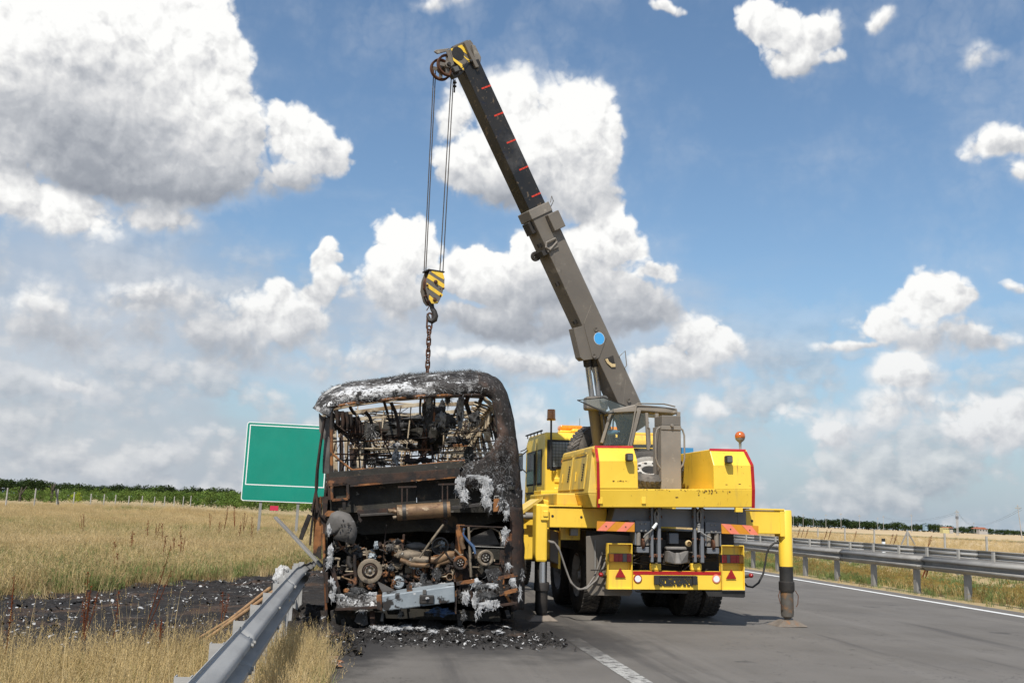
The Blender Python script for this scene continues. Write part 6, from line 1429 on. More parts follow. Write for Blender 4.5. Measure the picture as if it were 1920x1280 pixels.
# pipes, hoses and manifolds
btube([(830,520),(880,535),(920,560),(980,562),(1070,565)],A2,-.05,.028,'coolant_pipe','copper')
btube([(1080,520),(1140,525),(1190,500),(1225,480),(1262,480),(1265,500),(1225,530),(1150,545),(1120,600)],A2,.02,[.045,.05,.055,.058,.055,.045,.04,.035,.03],'elbow_pipe','copper')
btube([(900,530),(950,515),(1010,520),(1060,525)],A2,-.02,[.03,.045,.05,.045],'intake_pipe','alu')
b=MB(); c=A2(900,480,.0); blob(b,c,.13,10,.25,3,(1.35,.5,.5)); BB(b,'intake_cover','alu',smooth=50)
b=MB(); c=A2(965,410,.12); blob(b,c,.10,10,.2,8,(1.3,.6,.5)); BB(b,'dark_cover','flap',smooth=50)
b=MB(); c=A2(1160,410,.10); b.lathe([(.0,-.1),(.085,-.1),(.10,0),(.105,.05),(.09,.05),(.08,0),(0,-.06)],c,(-.1,-1,.15),24); BB(b,'air_intake','dark',smooth=40)
btube([(988,500),(1080,370),(1185,230)],A2,-.20,[.012,.015,.015],'loose_rod','alu')
b=MB(); blob(b,A2(1200,205,-.18),.03,8,.6,2); BB(b,'rod_clamp','rust')
b=MB(); c=A2(1235,660,-.10); b.lathe([(.034,.02),(.042,.02),(.042,-.02),(.038,-.12),(.034,-.12)],c,(0,-1,.25),20,closed=True); b.lathe([(0,-.06),(.035,-.06)],c,(0,-1,.25),16); BB(b,'open_pipe','copper',smooth=40)
btube([(1235,670),(1230,740),(1240,790)],A2,-.04,.034,'open_pipe_stem','flap')
btube([(1340,330),(1330,370),(1350,430)],A2,-.04,.03,'hose_end','copper'); btube([(1390,250),(1400,440),(1410,660)],A2,-.05,.016,'support_rod','alu')
btube([(460,470),(458,560),(465,640),(470,700),(440,750)],A2,-.05,.02,'drain_pipe','rust'); btube([(415,490),(405,540),(430,580)],A2,-.03,.03,'hose_end','dark'); btube([(720,230),(700,400),(690,560)],A2,.1,.008,'wire','rust')
btube([(1355,260),(1345,310),(1380,360),(1430,410),(1445,470)],A2,-.08,[.014,.011,.016,.02,.013],'blue_cable','ragblue')
mass(450,700,.0,.05,'rust',A2,(1,1,1),tuft=0); mass(560,470,.05,.05,'alu',A2,(1.3,.8,.7),tuft=0,name='burnt_fitting'); mass(600,490,.05,.06,'bumperm',A2,(1.,.7,.6),tuft=0,name='burnt_fitting'); mass(505,480,.06,.04,'dark',A2,(1.,.7,1.2),tuft=0,name='burnt_fitting')
bprism([(640,690),(800,775),(800,800),(690,800)],A2,-.03,.02,'triangular_bracket','flap')
random.seed(15)
for _ in range(230):
    x=random.uniform(300,1300); y=random.uniform(370,780); v=random.uniform(-.04,.25); r=random.uniform(.014,.042)
    if math.hypot(x-582,y-610)<115: v+=.12
    t=random.random()
    if t<.42: mass(x,y,v,r,random.choice(['dark','rust','orust','alu','bumperm','rust','fluffd','orust','flap']),A2,(random.uniform(.6,1.6),.8,random.uniform(.6,1.4)),amp=.7,tuft=0,name='burnt_fitting')
    else: btube([(x,y),(x+random.uniform(-50,50),y+random.uniform(-20,50)),(x+random.uniform(-90,90),y+random.uniform(-10,80))],A2,v,random.uniform(.006,.016),'burnt_pipe',random.choice(['rust','dark','alu','orust','rust','ribm','copper']))
for _ in range(34):
    x=random.uniform(1280,1740); y=random.uniform(430,820); btube([(x,y),(x+random.uniform(-30,30),y+random.uniform(10,70))],A2,random.uniform(-.08,.1),random.uniform(.006,.016),'burnt_pipe',random.choice(['rust','orust','ribm']))
# radiator core with fins under a round shroud
b=MB(); a0,a1,a2,a3=A2(1400,340,.14),A2(1580,262,.14),A2(1645,395,.14),A2(1400,410,.14); b.prism([a0,a1,a2,a3],(0,.04,0)); rad=BB(b,'radiator_core','dark')
b=MB()
for k in range(26):
    f=(k+.5)/26; p=a0.lerp(a1,f); q=a3.lerp(a2,f); b.bar(p+Vector((0,-.008,0)),q+Vector((0,-.008,0)),.006,.014,up=(0,1,0))
BB(b,'radiator_fin','flap',rad)
b=MB(); b.prism([A2(1225,400,.16),A2(1265,370,.16),A2(1285,430,.16),A2(1255,455,.16)],(0,.03,0)); BB(b,'radiator_core','flap')
btube([(1395,300),(1430,265),(1500,250),(1580,255),(1640,290),(1665,370)],A2,.02,.012,'fan_shroud','alu')
bprism([(1400,430),(1690,430),(1690,660),(1400,660)],A2,.16,.03,'engine_side_cover','bay')
# --- bumper box beam and the shredded ends
b=MB(); q=[A2(680,812,-.30),A2(1275,730,-.30),A2(1278,865,-.30),A2(688,942,-.30)]; b.hexa([q[3],q[2],q[2]+Vector((0,.22,0)),q[3]+Vector((0,.22,0))],[q[0],q[1],q[1]+Vector((0,.20,.03)),q[0]+Vector((0,.20,.03))]); bmp=BB(b,'bumper_beam','bumperm',bevel=.012)
bprism([(635,812),(678,812),(682,935),(640,925)],A2,-.31,.2,'bumper_end','orust',bevel=.006)
b=MB(); a=A2(990,812,-.33); c=A2(1105,880,-.33); b.box(a.x,c.x,-.34,-.30,c.z,a.z+.01); b.box(a.x-.0,a.x+.02,-.35,-.3,c.z,a.z); BB(b,'towing_recess','dark',bmp,bevel=.01)
b=MB(); a=A2(1010,830,-.35); c=A2(1075,850,-.35); b.box(a.x,c.x,-.346,-.341,c.z,a.z); BB(b,'slot','black',bmp); b=MB(); b.cyl(A2(1045,832,-.37),A2(1060,835,-.345),.014,n=8); BB(b,'bright_bolt','ashw',bmp)
bprism([(1015,765),(1045,765),(1045,800),(1015,800)],A2,-.32,.02,'lug','flap',bmp); bprism([(880,725),(925,722),(930,790),(885,792)],A2,-.28,.05,'small_bracket','orust',bevel=.005)
bprism([(1272,780),(1295,770),(1292,960),(1280,960)],A2,-.25,.1,'rusty_hanger','orust')
bprism([(300,810),(640,785),(640,905),(300,915)],A2,-.18,.12,'burnt_bumper_corner','ashcap',amp=.05); bbar((300,925),(660,905),.03,'lower_rail','rust',cv=A2,v=-.22)
bprism([(480,940),(560,930),(565,1050),(520,1068),(450,1030)],A2,-.05,.04,'mud_shield','flap',amp=.02); bprism([(580,940),(620,935),(625,1080),(590,1090)],A2,-.1,.05,'hanger_plate','rust')
bprism([(680,945),(695,945),(692,1020),(668,1020)],A2,-.2,.04,'hanger_plate','flap')
bbar((1290,715),(1440,690),.045,'right_rail','orust',cv=A2,v=-.15); bbar((1620,672),(1790,640),.04,'right_rail','orust',cv=A2,v=-.15); bbar((1640,800),(1790,765),.045,'right_rail','orust',cv=A2,v=-.18); bbar((1300,850),(1330,690),.03,'right_stay','rust',cv=A2,v=-.12); bbar((1410,700),(1415,850),.03,'right_stay','rust',cv=A2,v=-.1); bbar((1560,905),(1790,870),.03,'right_rail','rust',cv=A2,v=-.15); bbar((1690,800),(1740,880),.03,'right_stay','orust',cv=A2,v=-.1)
bbar((270,560),(330,795),.05,'left_stay','rust',cv=A2,v=-.1); bbar((245,500),(340,515),.03,'left_stay','ribm',cv=A2,v=-.1); bbar((275,665),(340,668),.03,'left_stay','ribm',cv=A2,v=-.1); bbar((230,620),(235,870),.035,'left_stay','rust',cv=A2,v=-.08)
bprism([(1345,700),(1640,670),(1780,690),(1785,870),(1340,900)],A2,.05,.03,'rear_corner_skin','char',amp=.04)
random.seed(91)
for x,y,r,sq,m in ((260,440,.085,(.55,.4,1.),'fluff'),(255,520,.07,(.7,.4,1.1),'fluff'),(240,560,.05,(.6,.4,1.),'fluff'),(270,710,.08,(.7,.4,1.),'fluff'),(280,790,.08,(.6,.4,1.4),'fluff'),(345,815,.05,(1.6,.4,.6),'fluff'),(420,800,.07,(1.2,.5,.5),'fluffd'),(490,770,.09,(1.4,.5,.5),'fluffd'),(590,800,.06,(1.3,.4,.5),'fluff'),(520,925,.05,(1.1,.4,.9),'fluff'),(560,850,.07,(1.3,.4,.7),'fluffd'),
  (965,725,.08,(1.3,.6,.5),'fluff'),(1020,680,.07,(.8,.5,1.2),'fluffd'),(1130,640,.08,(.9,.6,1.3),'fluffd'),(1180,730,.07,(1.2,.5,.6),'fluff'),(1090,720,.10,(1.2,.5,.6),'fluffd'),
  (1690,290,.08,(.9,.4,.8),'fluff'),(1680,350,.05,(.7,.4,1.2),'fluff'),(1450,710,.09,(1.1,.5,.6),'fluff'),(1510,740,.09,(1.5,.5,.5),'fluffd'),(1580,730,.08,(1.3,.5,.5),'fluff'),(1370,830,.08,(.8,.5,1.1),'fluff'),(1340,800,.06,(1.2,.5,.5),'fluff'),(1450,850,.08,(.8,.5,1.4),'fluff'),(1480,930,.05,(.6,.4,1.6),'fluff'),(1450,970,.03,(.6,.4,1.8),'fluff'),(1560,890,.10,(1.6,.5,.7),'fluff'),(1610,870,.07,(1.1,.5,.6),'fluff'),(1550,810,.10,(1.6,.5,.6),'fluffd'),(1750,700,.06,(.9,.4,1.),'fluff'),(1810,790,.05,(.5,.4,2.2),'fluff'),(1830,640,.05,(.6,.4,1.8),'fluffd'),(1715,570,.05,(.8,.4,1.2),'fluff'),(1350,970,.04,(.6,.4,1.8),'fluffd'),(840,960,.05,(.8,.4,.9),'fluff'),(1060,960,.06,(1.2,.4,.6),'fluffd'),(1700,120,.07,(.6,.4,1.8),'fluff'),(1600,640,.10,(1.3,.4,1.),'fluffd')): mass(x,y,-.16 if x>1300 or x<620 else -.02,r,m,A2,sq,tuft=150,L=.07,down=.8,tm='fluff' if m=='fluff' else 'fibre')
b=MB(); c=A2(1165,945,-.12); blob(b,c,.08,12,.8,5,(1.5,.6,.5)); BB(b,'blue_cloth','ragblue',smooth=50)
# things hanging below: dark axle, burnt rims, underside
b=MB(); zl=A2(700,950,.6).z; b.box(-.98,1.02,.15,11.0,zl-.02,zl+.1); BB(b,'underfloor','bay')
for x in (-.86,.92):
    b=MB(); b.lathe([(.0,-.02),(.13,-.02),(.2,.03),(.27,.03),(.29,.0),(.29,.22),(.2,.24),(0,.24)],(x,2.1,.30),(1 if x<0 else -1,0,0),28); BB(b,'bare_wheel_rim','dark',smooth=40)
b=MB(); b.cyl((-.9,2.1,.34),(.95,2.1,.34),.10,n=12); blob(b,Vector((0,2.1,.36)),.22,8,.1); BB(b,'rear_axle','dark')
for x in (-.86,.92):
    b=MB(); b.lathe([(.0,-.02),(.13,-.02),(.2,.03),(.27,.03),(.29,.0),(.29,.22),(.2,.24),(0,.24)],(x,8.6,.30),(1 if x<0 else -1,0,0),20); BB(b,'bare_wheel_rim','dark',smooth=40)
for x0,y0,x1,y1 in ((275,930,300,1110),(1310,960,1320,1060),(1700,930,1720,990),(360,1000,380,1100)): bbar((x0,y0),(x1,y1),.05,'hanging_stub','dark',cv=A2,v=.0)
b=MB(); P=[A2(275,920,.05),A2(700,950,.05),A2(690,1060,.08),A2(560,1070,.08),A2(285,1110,.06)]; b.prism([crump(p,.03) for p in P],(0,.1,0)); BB(b,'wheel_arch_remains','bay')
# burnt heap under and behind the rear
def heap(name,x0,x1,y0,y1,hh,m,label,nx=70,ny=22):
    I=BM; b=MB(); G=[]
    for j in range(ny+1):
        row=[]
        for i in range(nx+1):
            x=x0+(x1-x0)*i/nx; y=y0+(y1-y0)*j/ny; e=min(i/nx,1-i/nx,j/ny,1-j/ny)*5; e=min(e,1)
            z=hh*e*max(0,.45+.9*nz(x*2.2,y*2.2,3)+.7*nz(x*7,y*7,1)+.35*nz(x*19,y*19,2))-.004*(1-e)+.014; row.append(I@Vector((x+.05*nz(x*5,y*5,8),y+.05*nz(x*5,y*5,9),z)))
        G.append(row)
    b.grid(G); o=b.build(name,m,smooth=60,kind='stuff'); o['label']=label; o['category']='debris'; return o
heap('charred_heap',-1.15,1.35,-.30,3.5,.16,M['burnt'],'black heap of burnt debris lying beneath the rear of the bus')
heap('charred_heap',-1.9,-.75,-.9,2.2,.13,M['burnt'],'grey black heap of burnt debris between guardrail and bus',40,50)
b=MB(); random.seed(77)
for x,y,r in ((-.35,-.25,.07),(-.22,-.32,.06),(-.45,-.2,.05),(.42,-.15,.06),(.5,-.22,.05),(.05,-.2,.05),(.95,-.25,.05),(.2,-.4,.04),(1.05,.2,.06),(-.1,-.12,.06),(-.3,-.45,.04),(-1.2,-.1,.05),(-1.4,.4,.06),(-1.1,.6,.05)):
    c=BM@Vector((x,y,.05)); blob(b,c,r,8,.6,x*9,(1.3,.9,.45)); tufts(b,c,r,110,.05,.003,.1,(1.3,.9,.5))
o=b.build('insulation_scraps',M['fluff'],kind='stuff',smooth=60); tag(o,'white scraps of burnt insulation lying on the asphalt behind the bus','debris')
# ------------------------------------------------------------------ sign
SD=46.; O=atY(527,1000,SD); SM=frame((O.x,O.y,0),-9)
sign=thing('road_sign','large blank green road sign with a white border on two posts behind the bus','road sign',SM)
def Sp(x,y,v=0): return pix(SM,x,y,v,1)
def rrect(x0,x1,z0,z1,r,n=5):
    P=[]
    for cx_,cz,a0 in ((x1-r,z1-r,0),(x0+r,z1-r,90),(x0+r,z0+r,180),(x1-r,z0+r,270)):
        for k in range(n+1): a=math.radians(a0+90*k/n); P.append((cx_+r*math.cos(a),cz+r*math.sin(a)))
    return P
a=Sp(462,790); c=Sp(453,938); x0=(a.x+c.x)/2; x1=x0+2*abs(x0); z0=c.z; z1=a.z
b=MB(); b.prism([(x,-.0,z) for x,z in rrect(x0,x1,z0,z1,.12)],(0,.05,0)); b.build('sign_back',M['swhite'],sign)
b=MB(); b.prism([(x,-.003,z) for x,z in rrect(x0+.035,x1-.035,z0+.035,z1-.035,.10)],(0,.003,0)); g_=b.build('sign_panel',M['sgreen'],sign)
zs_=Sp(455,908).z
b=MB()
def ring(x0,x1,z0,z1,w,y):
    for q in ((x0,x1,z0,z0+w),(x0,x1,z1-w,z1),(x0,x0+w,z0+w,z1-w),(x1-w,x1,z0+w,z1-w)): b.box(q[0],q[1],y-.002,y,q[2],q[3])
ring(x0+.13,x1-.13,zs_,z1-.12,.045,-.0032); b.build('border_line',M['swhite'],g_)
for px in (487,557.5):
    xx=Sp(px,960).x; b=MB(); b.box(xx-.06,xx+.06,.055,.16,-.3,z1-.3); b.build('sign_post',M['galvd'],sign)
b=MB(); 
for f in (.2,.5,.8): b.box(x0+.1,x1-.1,.0501,.09,z0+(z1-z0)*f-.04,z0+(z1-z0)*f+.04)
b.build('back_rail',M['galvd'],sign)
# small dark red sign far off
p=atY(514,953,150); b=MB(); R3=frame((p.x,p.y,0),-9); b.M=None
rs=thing('small_sign','small dark red square sign far off under the big green sign','sign',R3); q0=pix(R3,506.5,947.5,0,1); q1=pix(R3,521.5,957,0,1)
b=MB(); b.box(q0.x,q1.x,0,.04,q1.z,q0.z); b.build('panel',M['sred'],rs); b=MB(); b.box(q0.x+.15,q0.x+.25,.04,.1,-.5,q0.z); b.box(q1.x-.25,q1.x-.15,.04,.1,-.5,q0.z); b.build('post',M['galvd'],rs)
# ------------------------------------------------------------------ bent guardrail rails sticking up, poles, bits
bent=thing('bent_rail','torn grey rail piece sticking up from the guardrail beside the burnt bus','rail',frame((0,0,0),0))
b=MB(); b.bar(atY(516,969,12.6),atY(548,1002,12.5),.055,.03); b.bar(atY(548,1002,12.5),atY(604,1062,12.3),.06,.03); b.build('flat_bar',M['galvd'],bent,bevel=.004)
bent2=thing('bent_rail','short charred rail stub rising behind the torn rail at the bus corner','rail',frame((0,0,0),0))
b=MB(); b.prism([atY(x,y,13.2) for x,y in ((577,963),(584,966),(575,990),(566,1012),(560,1010),(566,990))],(0,.04,0)); b.build('rail_stub',M['debris'],bent2)
def stick(name,label,pts,r):
    b=MB(); b.tube(pts,r,8); o=b.build(name,M['wood'],smooth=60); tag(o,label,'pole'); return o
stick('wooden_pole','lower pale brown wooden pole leaning on the guardrail over the burnt patch',[atY(388,1196,9.3),atY(440,1160,9.9),atY(519,1104,10.8)],[.014,.019,.022])
stick('wooden_pole','upper darker wooden pole leaning on the guardrail behind the paler one',[atY(365,1200,9.6),atY(430,1162,10.4),atY(505,1103,11.6)],[.012,.018,.022])
b=MB(); blob(b,gnd(608,1240,.05),.085,10,.6,3,(1.7,1,.5)); o=b.build('melted_lump',mat('melted_orange_plastic',(.40,.16,.06),(.25,.22,.20),9,.8,patches=[((.5,.48,.45),7,.55,.08),((.05,.045,.04),5,.6,.08)]),smooth=50); tag(o,'melted orange and grey plastic lump on the road edge below the bus','debris')
b=MB(); blob(b,atY(528,1078,13.0),.12,10,.4,6,(.8,.5,1.0)); o=b.build('white_scrap',M['ashw'],smooth=50); tag(o,'white insulation scrap caught on a guardrail post left of the bus','debris')
# ------------------------------------------------------------------ wire fence on the left
fence=thing('wire_fence','long line of pale concrete fence posts across the meadow on the left','fence',frame((0,0,0),0))
fp=[(12,914,953,88),(65,915,954,92),(107,916.5,952,97),(138,922,951,108),(169.5,925,954,120),(194.5,926,953,130),(216,927,953,140),(241,929,953,150),(266,929,952,160),(289.5,930.5,947,172),(308.5,930,946,184),(326.5,930,946,196),(343.5,930,947,208),(357.5,929,946,220),(370,930,944,235),(384,932,943,250),(396,933.5,944,265),(407,936,946,285),(416,942,948,300)]
fb=MB(); fb.box(-.055,.055,-.05,.05,-1,1); fpm=fb.mesh('fence_post',M['fpost'])
for x,yt,yb,D in fp:
    t=atY(x,yt,D); q=atY(x,yb+6,D); Mx=Matrix.Translation((t+q)/2)@Matrix.Diagonal((.55+.004*D,.55+.004*D,(t-q).z/2,1)); place(fpm,'fence_post',fence,Mx)
q=atY(108,950,97); t=atY(104.5,917,97); b=MB(); b.bar(t,atY(111,952,95),.1); b.build('brace',M['dark'],fence)
b=MB()
for k in (0,1,2):
    b.tube([atY(x,yt+3+k*8,D) for x,yt,yb,D in fp],.006,4)
b.build('wire',M['rope'],fence)
fence2=thing('wire_fence','row of tiny far fence posts below the green sign','fence',frame((0,0,0),0))
for i,x in enumerate(range(452,560,7)):
    if 506<x<524: continue
    D=300+i*8; t=atY(x+random.uniform(-1,1),951+.15*i,D); q=atY(x,958,D); place(fpm,'fence_post',fence2,Matrix.Translation((t+q)/2)@Matrix.Diagonal((1.6,1.6,(t-q).z/2,1)))
# right field fence
fr=thing('wire_fence','spaced grey fence posts in the wheat field on the right, one with two braces','fence',frame((0,0,0),0))
for x,yt,D in ((1533.5,990,110),(1584,990,100),(1639,992,91),(1701.5,994,84),(1771,999,76),(1849.5,1005,70)):
    t=atY(x,yt,D); q=t-Vector((0,0,2.4)); place(fpm,'fence_post',fr,Matrix.Translation((t+q)/2)@Matrix.Diagonal((1.1,1.1,1.2,1)))
b=MB()
for x,y in ((1690,1020),(1716,1021)): b.bar(atY(1701.5,996,84),atY(x,y,84),.10)
b.build('brace',M['galvd'],fr)
p=atY(1656.5,1019,62); b=MB(); b.box(-.09,.09,-.05,.05,-.6,.30); dl=thing('delineator_post','small white delineator post with a black top behind the far guardrail','delineator',frame((p.x,p.y,p.z),-8)); b.build('white_shaft',M['swhite'],dl); b=MB(); b.box(-.095,.095,-.055,.055,.14,.32); b.build('black_band',M['black'],dl)
# ------------------------------------------------------------------ utility poles
ORD=['first','second','third','fourth','fifth','sixth','seventh','eighth','ninth','tenth','eleventh','twelfth','thirteenth','fourteenth','fifteenth','sixteenth','seventeenth']
UP_=[(1506,963.6,986,420),(1525,968,986,520),(1548.7,963.6,987,400),(1577,961.5,988.5,360),(1611.7,965,990,370),(1645.8,970,991,520),(1656.7,966.4,992,390),(1709.6,963.6,995,330),(1795.4,956,998.5,270),(1826.6,979,998,640),(1847,987,999,800),(1487.5,964,985,450),(1915.7,947,1004,200)]
pb=MB(); pb.lathe([(.16,-1),(.10,9.0),(0,9.0)],(0,0,0),(0,0,1),8); pm1=pb.mesh('pole_shaft',M['concrete'])
pb=MB(); pb.box(-.85,.85,-.06,.06,8.05,8.2); pb.box(-.5,.5,-.05,.05,8.6,8.7); pm2=pb.mesh('crossarm',M['galvd'])
pb=MB(); 
for x in (-.8,-.4,.4,.8): pb.cyl((x,0,8.2),(x,0,8.4),.05,n=6)
pb.cyl((0,0,9.0),(0,0,9.25),.05,n=6); pm3=pb.mesh('insulator',M['cream'])
poslab={1795.4:'tall concrete utility pole with a transformer frame, tallest on the right horizon',1915.7:'leaning utility pole at the right edge of the photo',1709.6:'utility pole just left of the transformer pole on the right horizon'}
tops=[]
for x,yt,yb,D in UP_:
    q=atY(x,yb,D); t=atY(x,yt,D); s=(t.z-q.z)/9.0
    big=x in poslab
    o=thing('utility_pole',poslab.get(x,'small utility pole of the row on the right horizon, %s from the left'%ORD[sorted(p[0] for p in UP_).index(x)]),'utility pole',Matrix.Translation(q)@Matrix.Rotation(.15,4,'Z')@Matrix.Rotation(-.10 if x>1900 else 0,4,'Y')@Matrix.Scale(s,4),'utility poles on the right horizon')
    for n_,me in (('pole_shaft',pm1),('crossarm',pm2),('insulator',pm3)):
        c=bpy.data.objects.new(n_,me); col.objects.link(c); c.parent=o
    if x==1795.4:
        b=MB(); b.box(-.5,.5,-.3,.3,5.6,6.6); b.build('transformer',M['greyp'],o); b=MB(); b.box(-.9,.9,-.1,.1,7.2,7.35); b.box(-.45,-.35,-.1,.1,-1,7.3); b.box(.35,.45,-.1,.1,-1,7.3); b.build('frame',M['concrete'],o)
    tops.append((x,t))
tops.sort(); 
for k,(i,j) in enumerate(((9,10),(10,12),(7,9))):
    a,c=tops[i][1],tops[j][1] if j<len(tops) else tops[-1][1]; b=MB()
    for dz in (-.5,-.9):
        b.tube([a.lerp(c,f)+Vector((0,0,dz-3.5*4*f*(1-f)*.5)) for f in np.linspace(0,1,10)],.018,4)
    o=b.build('power_line',M['rope']); tag(o,'thin sagging power line %s'%('between the transformer pole and the pole right of it','reaching the leaning pole at the right edge','left of the transformer pole')[k],'power line')
# ------------------------------------------------------------------ far trees
def crown_mesh(w,h,nclump,m,seed,leaf,per=22):
    random.seed(seed); b=MB(); blobs=[]
    for i in range(nclump):
        a=random.random()*6.28; r=w*.5*random.random()**.5; z=h*random.uniform(.0,.92); k=1-(abs(z/h-.40)*1.15)**2; blobs.append((Vector((r*math.cos(a)*k,r*math.sin(a)*k,z)),w*random.uniform(.15,.26)))
    for c,rr in blobs:
        for _ in range(per):
            d=Vector((random.gauss(0,1),random.gauss(0,1),random.gauss(0,.8))).normalized(); p=c+d*rr*random.uniform(.55,1.05)
            u=Vector((random.uniform(-1,1),random.uniform(-1,1),random.uniform(-1,1))).normalized(); v=u.cross(d+Vector((.01,.3,.2))).normalized(); u=u*leaf*random.uniform(.6,1.3); v=v*leaf*random.uniform(.5,1.)
            b.poly([p-u-v*.3,p+v,p+u+v*.2,p-v*.8])
    return b.mesh('crown',m,recalc=False)
tb=MB(); tb.tube([(0,0,-1),(0.1,0,1.5),(-.1,.1,3.5)],[.35,.28,.15],7); tb.tube([(0,0,1.5),(1,.3,3.5)],[.18,.07],5); tb.tube([(0,0,1.8),(-1,-.3,3.8)],[.18,.07],5); TRK=tb.mesh('trunk',M['bark'])
CD=[crown_mesh(10,8,26,GR['leafd'],s,.5,30) for s in range(5)]
def tree(x,y,ytop,D,meshes,label,group,wf=1.,h0=8.5,cat='tree',name='tree',trunk=True,k=0):
    q=atY(x,y,D); t=atY(x,ytop,D); s=(t.z-q.z)/h0
    o=thing(name,label,cat,Matrix.Translation(q)@Matrix.Rotation(random.random()*6,4,'Z')@Matrix.Diagonal((s*wf,s*wf,s,1)),group)
    c=bpy.data.objects.new('crown',meshes[k%len(meshes)]); col.objects.link(c); c.parent=o; c.location=(0,0,.2)
    if trunk: c=bpy.data.objects.new('trunk',TRK); col.objects.link(c); c.parent=o
    return o
random.seed(101)
x=-20; i=0
while x<600:
    hor=925+.042*x; yt=(899 if x<60 else 903)+.038*max(0,x-60)+random.uniform(-3,5)+4*nz(x*.02,4)
    tree(x,hor-4,yt,random.uniform(560,680),CD,'dark round tree in the far wood along the left horizon','trees of the far wood on the left',wf=random.uniform(1.,1.6),k=random.randint(0,4)); x+=random.uniform(7,13); i+=1
random.seed(102); x=1230
while x<1935:
    hor=985+.042*(x-1500); yt=np.interp(x,[1484,1500,1530,1560,1620,1700,1760,1800,1870,1930],[966,967,977,973,978,982,983,988,991,995])+random.uniform(-2.5,2.5)
    tree(x,hor+1,yt,random.uniform(640,800),CD,'dark green tree in the far tree line along the right horizon','trees of the far line on the right',wf=random.uniform(1.3,2.2),k=random.randint(0,4)); x+=random.uniform(8,14)
# hills far off and a brown field on the left slope
b=MB(); pts=[]
for i in range(60): 
    a=math.radians(-60+i*.75); r=5200; pts.append((Vector((r*math.sin(a),r*math.cos(a),-5)),Vector((r*math.sin(a)*1.1,r*math.cos(a)*1.1,(40+70*max(0,nz(i*.11,2)+.35))*sm(60-i,4,34)))))
b.grid([[p for p,_ in pts],[q for _,q in pts],[q*1.15+Vector((0,0,-60)) for _,q in pts]]); b.build('hills',mat('hazed_far_hills',(.15,.20,.26),(.17,.22,.28),.001,.95,bump=None),kind='structure')  # blue-grey of distant haze is put into the hill colour
# orchard of pale green shrubs: rows of individual bushes
CO=[crown_mesh(4.2,3.2,14,GR['leafm'],40+s,.20,26) for s in range(4)]
random.seed(103); rows=[]
for r,(D,y0,yt0) in enumerate(((230,938,920),(275,934,917),(330,931,914))):
    x=-15+r*7
    while x<600:
        hor=925+.042*x; yb=np.interp(x,[0,300,450,600],[937,941,951,958])-r*3.5; yt=np.interp(x,[0,300,450,600],[919,920,925,930])-r*1.5+random.uniform(-4,3.5)
        rows.append((x,yb,yt,D+random.uniform(-12,12),r)); x+=random.uniform(9,14)
for x,yb,yt,D,r in rows: tree(x,yb,yt,D,CO,'pale green orchard bush, %s row, %s'%(('front','middle','back')[r],'behind the left fence posts' if x<230 else 'between left fence and green sign' if x<450 else 'behind the big green sign'),'orchard bushes, %s row, %s stretch'%(('front','middle','back')[r],'left' if x<230 else 'middle' if x<450 else 'right'),wf=random.uniform(.85,1.3),h0=3.6,cat='bush',name='orchard_bush',trunk=False,k=random.randint(0,3))
tree(96,943,906,215,CO,'taller bushy green tree standing out of the orchard near the left edge',None,wf=.8,h0=3.6,k=1)
tree(37,943,912,215,CO,'low bushy green tree in the orchard at the far left fence post',None,wf=1.,h0=3.6,k=3)
CY=[crown_mesh(4.2,3.2,14,GR['leafy'],60,.20,26)]
tree(140,940,921,210,CY,'bright yellow green bush in front of the orchard',None,wf=1.1,h0=3.6,cat='bush',name='yellow_bush',trunk=False)
# green crop strip and far buildings on the right
b=MB(); L=[]
for x in range(1480,1940,20):
    yy=985.5+.042*(x-1500)+np.interp(x,[1480,1930],[3.5,-.0]); L.append(x)
sheetp=[[uv(u,v,HT(u,v)+.25) for u in (110,118)] for v in lin(60,900,40)]
b.grid(sheetp); b.build('green_crop_strip',mat('green_crop',(.07,.10,.03),(.10,.13,.04),.3,.95),kind='structure')
def farhouse(x0,x1,yt,yb,D,m,label,roof=None,col2=None):
    q=atY((x0+x1)/2,yb,D); F_=frame((q.x,q.y,q.z),-10); o=thing('far_building',label,'building',F_); a=pix(F_,x0,yt,0,1); c=pix(F_,x1,yb,0,1)
    b=MB(); b.box(a.x,c.x,0,3,-2,a.z); b.build('wall',m,o)
    if roof: b=MB(); b.prism([(a.x-.3,-.3,a.z),(c.x+.3,-.3,a.z),((a.x+c.x)/2,-.3,a.z+(c.x-a.x)*.18)],(0,8.6,0)); b.build('roof',roof,o)
    b=MB(); n=3
    for k in range(n): xx=a.x+(c.x-a.x)*(k+.5)/n; b.box(xx-.5,xx+.5,-.05,-.01,a.z*.35,a.z*.7)
    b.build('window',M['dglass'],o); return o
farhouse(1735,1740,982,988,640,mat('pale_blue_wall',(.25,.36,.45),None,1,.8,bump=None),'tiny pale blue building above the right tree line')
farhouse(1768,1780,988.5,993,560,mat('pale_yellow_wall',(.50,.45,.22),None,1,.8,bump=None),'tiny long yellow building in the right tree line')
farhouse(1781,1787,989,994,560,M['concrete'],'tiny pale house with a red roof beside the yellow building',mat('red_roof',(.35,.10,.05),None,1,.8,bump=None))
farhouse(1836,1852,991,997,640,M['concrete'],'tiny pale shed with a red roof further right on the horizon',mat('red_roof_b',(.33,.11,.06),None,1,.8,bump=None))
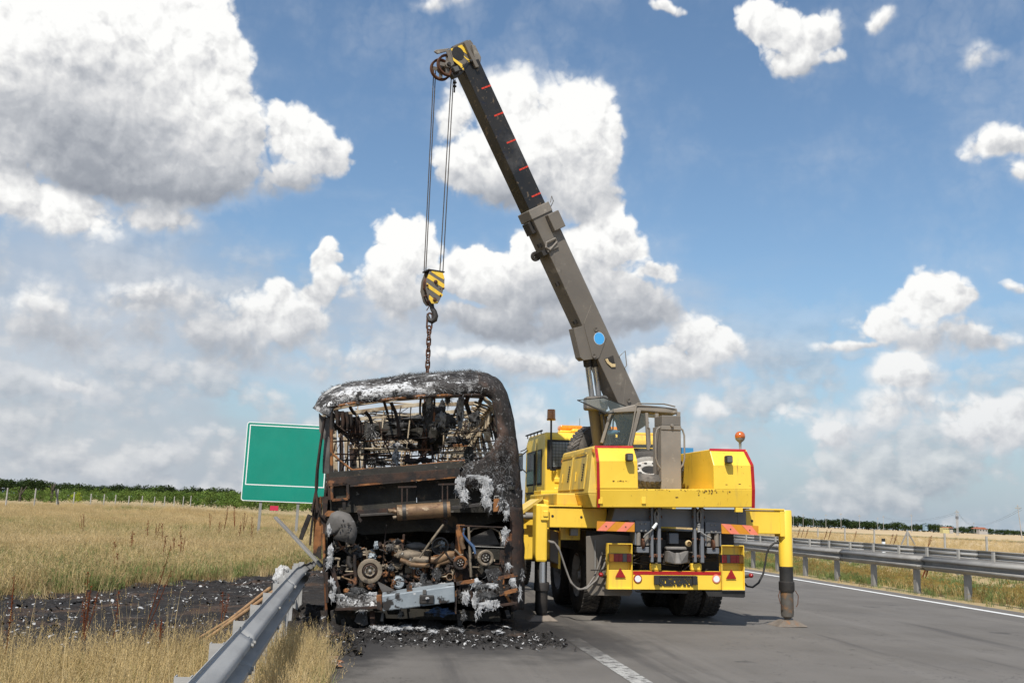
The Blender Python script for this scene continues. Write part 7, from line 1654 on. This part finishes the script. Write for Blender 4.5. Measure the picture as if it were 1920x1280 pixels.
# ------------------------------------------------------------------ rust red dock plants
def dock(x,y,h,label,seed,D=None,lean=0,group=None,w=1.):
    random.seed(seed); q=gnd(x,y,-.1) if D is None else atY(x,y,D); o=thing('dock_plant',label,'plant',frame((q.x,q.y,q.z),0),group); b=MB(); st=[]
    for k in range(random.randint(1,3)):
        a=random.uniform(-.18,.18)+lean; top=Vector((h*math.sin(a),random.uniform(-.1,.1)*h,h*random.uniform(.7,1.))) if k else Vector((h*math.sin(lean),0,h)); b.tube([(0,0,0),top*.5+Vector((.01,0,0)),top],[.006*w,.005*w,.003*w],5); st.append(top)
    b.build('stem',GR['dock'],o)
    b=MB()
    for t in st[:1] if D else st:
        for _ in range(60):
            f=random.uniform(.45,1.02); p=t*f+Vector((random.uniform(-1,1),random.uniform(-1,1),random.uniform(-1,1)))*.018*w*(1.4-f)*2; s=.012*w; u=Vector((random.uniform(-1,1),random.uniform(-1,1),random.uniform(-.3,1)))*s; v=Vector((random.uniform(-1,1),random.uniform(-1,1),random.uniform(-1,1)))*s; b.poly([p-u,p+v,p+u])
    b.build('seed_head',GR['dock'],o,recalc=False,kind='stuff'); return o
dock(150,1215,.75,'short rust red dock plant near the burnt patch at the left','1')
dock(158,1200,.5,'rust red dock plant close beside the left short one','2')
dock(262,1210,1.0,'tall leaning rust red dock plant on the near edge of the burnt patch','3',lean=.22)
dock(213,1195,.5,'small rust red dock plant between the two taller ones','4')
dock(412,1180,.45,'small rust red dock plant near the wooden poles','5')
dock(5,1260,.8,'rust red dock plant cut by the left edge of the photo','6')
dock(292,1275,.5,'rust red dock plant low in the straw grass at the bottom','7')
MD=((155,1002,38,.9),(273,1020,33,.9),(291,1018,34,.8),(303,1030,31,.9),(243,1046,26,.8),(300,1060,24,.8),(338,1050,25,.9),(322,1045,27,.6),(420,985,48,1.1),(440,985,48,1.1),(456,990,46,.9),(407,1002,42,.7),(393,985,50,.8),(469,1010,36,.9),(445,1015,36,.8),(214,1055,25,.6),(215,1080,20,.5))
for i,(x,y,D,h) in enumerate(MD):
    dock(x,y+8,h,'thin rust brown dock stalk in the meadow grass, %s of its group from the left'%ORD[sorted(q[0]*10+q[3] for q in MD).index(x*10+h)],'%d'%(20+i),D=D,group='dock stalks in the meadow',w=1.9,lean=.08*((i%3)-1))
RD=((1495,1004,70),(1502,1004,70),(1510,1005,70),(1545,1008,66),(1553,1008,66),(1600,1012,62),(1675,1018,58),(1668,1018,58),(1740,1022,56),(1735,1080,27),(1728,1082,27),(1918,1036,50))
for i,(x,y,D) in enumerate(RD):
    dock(x,y+3,(.62 if D>40 else .5),'rust brown dock stalk by the right guardrails, %s of its group from the left'%ORD[sorted(q[0] for q in RD).index(x)],'%d'%(60+i),D=D,group='dock stalks on the right',w=2.2,lean=.35)
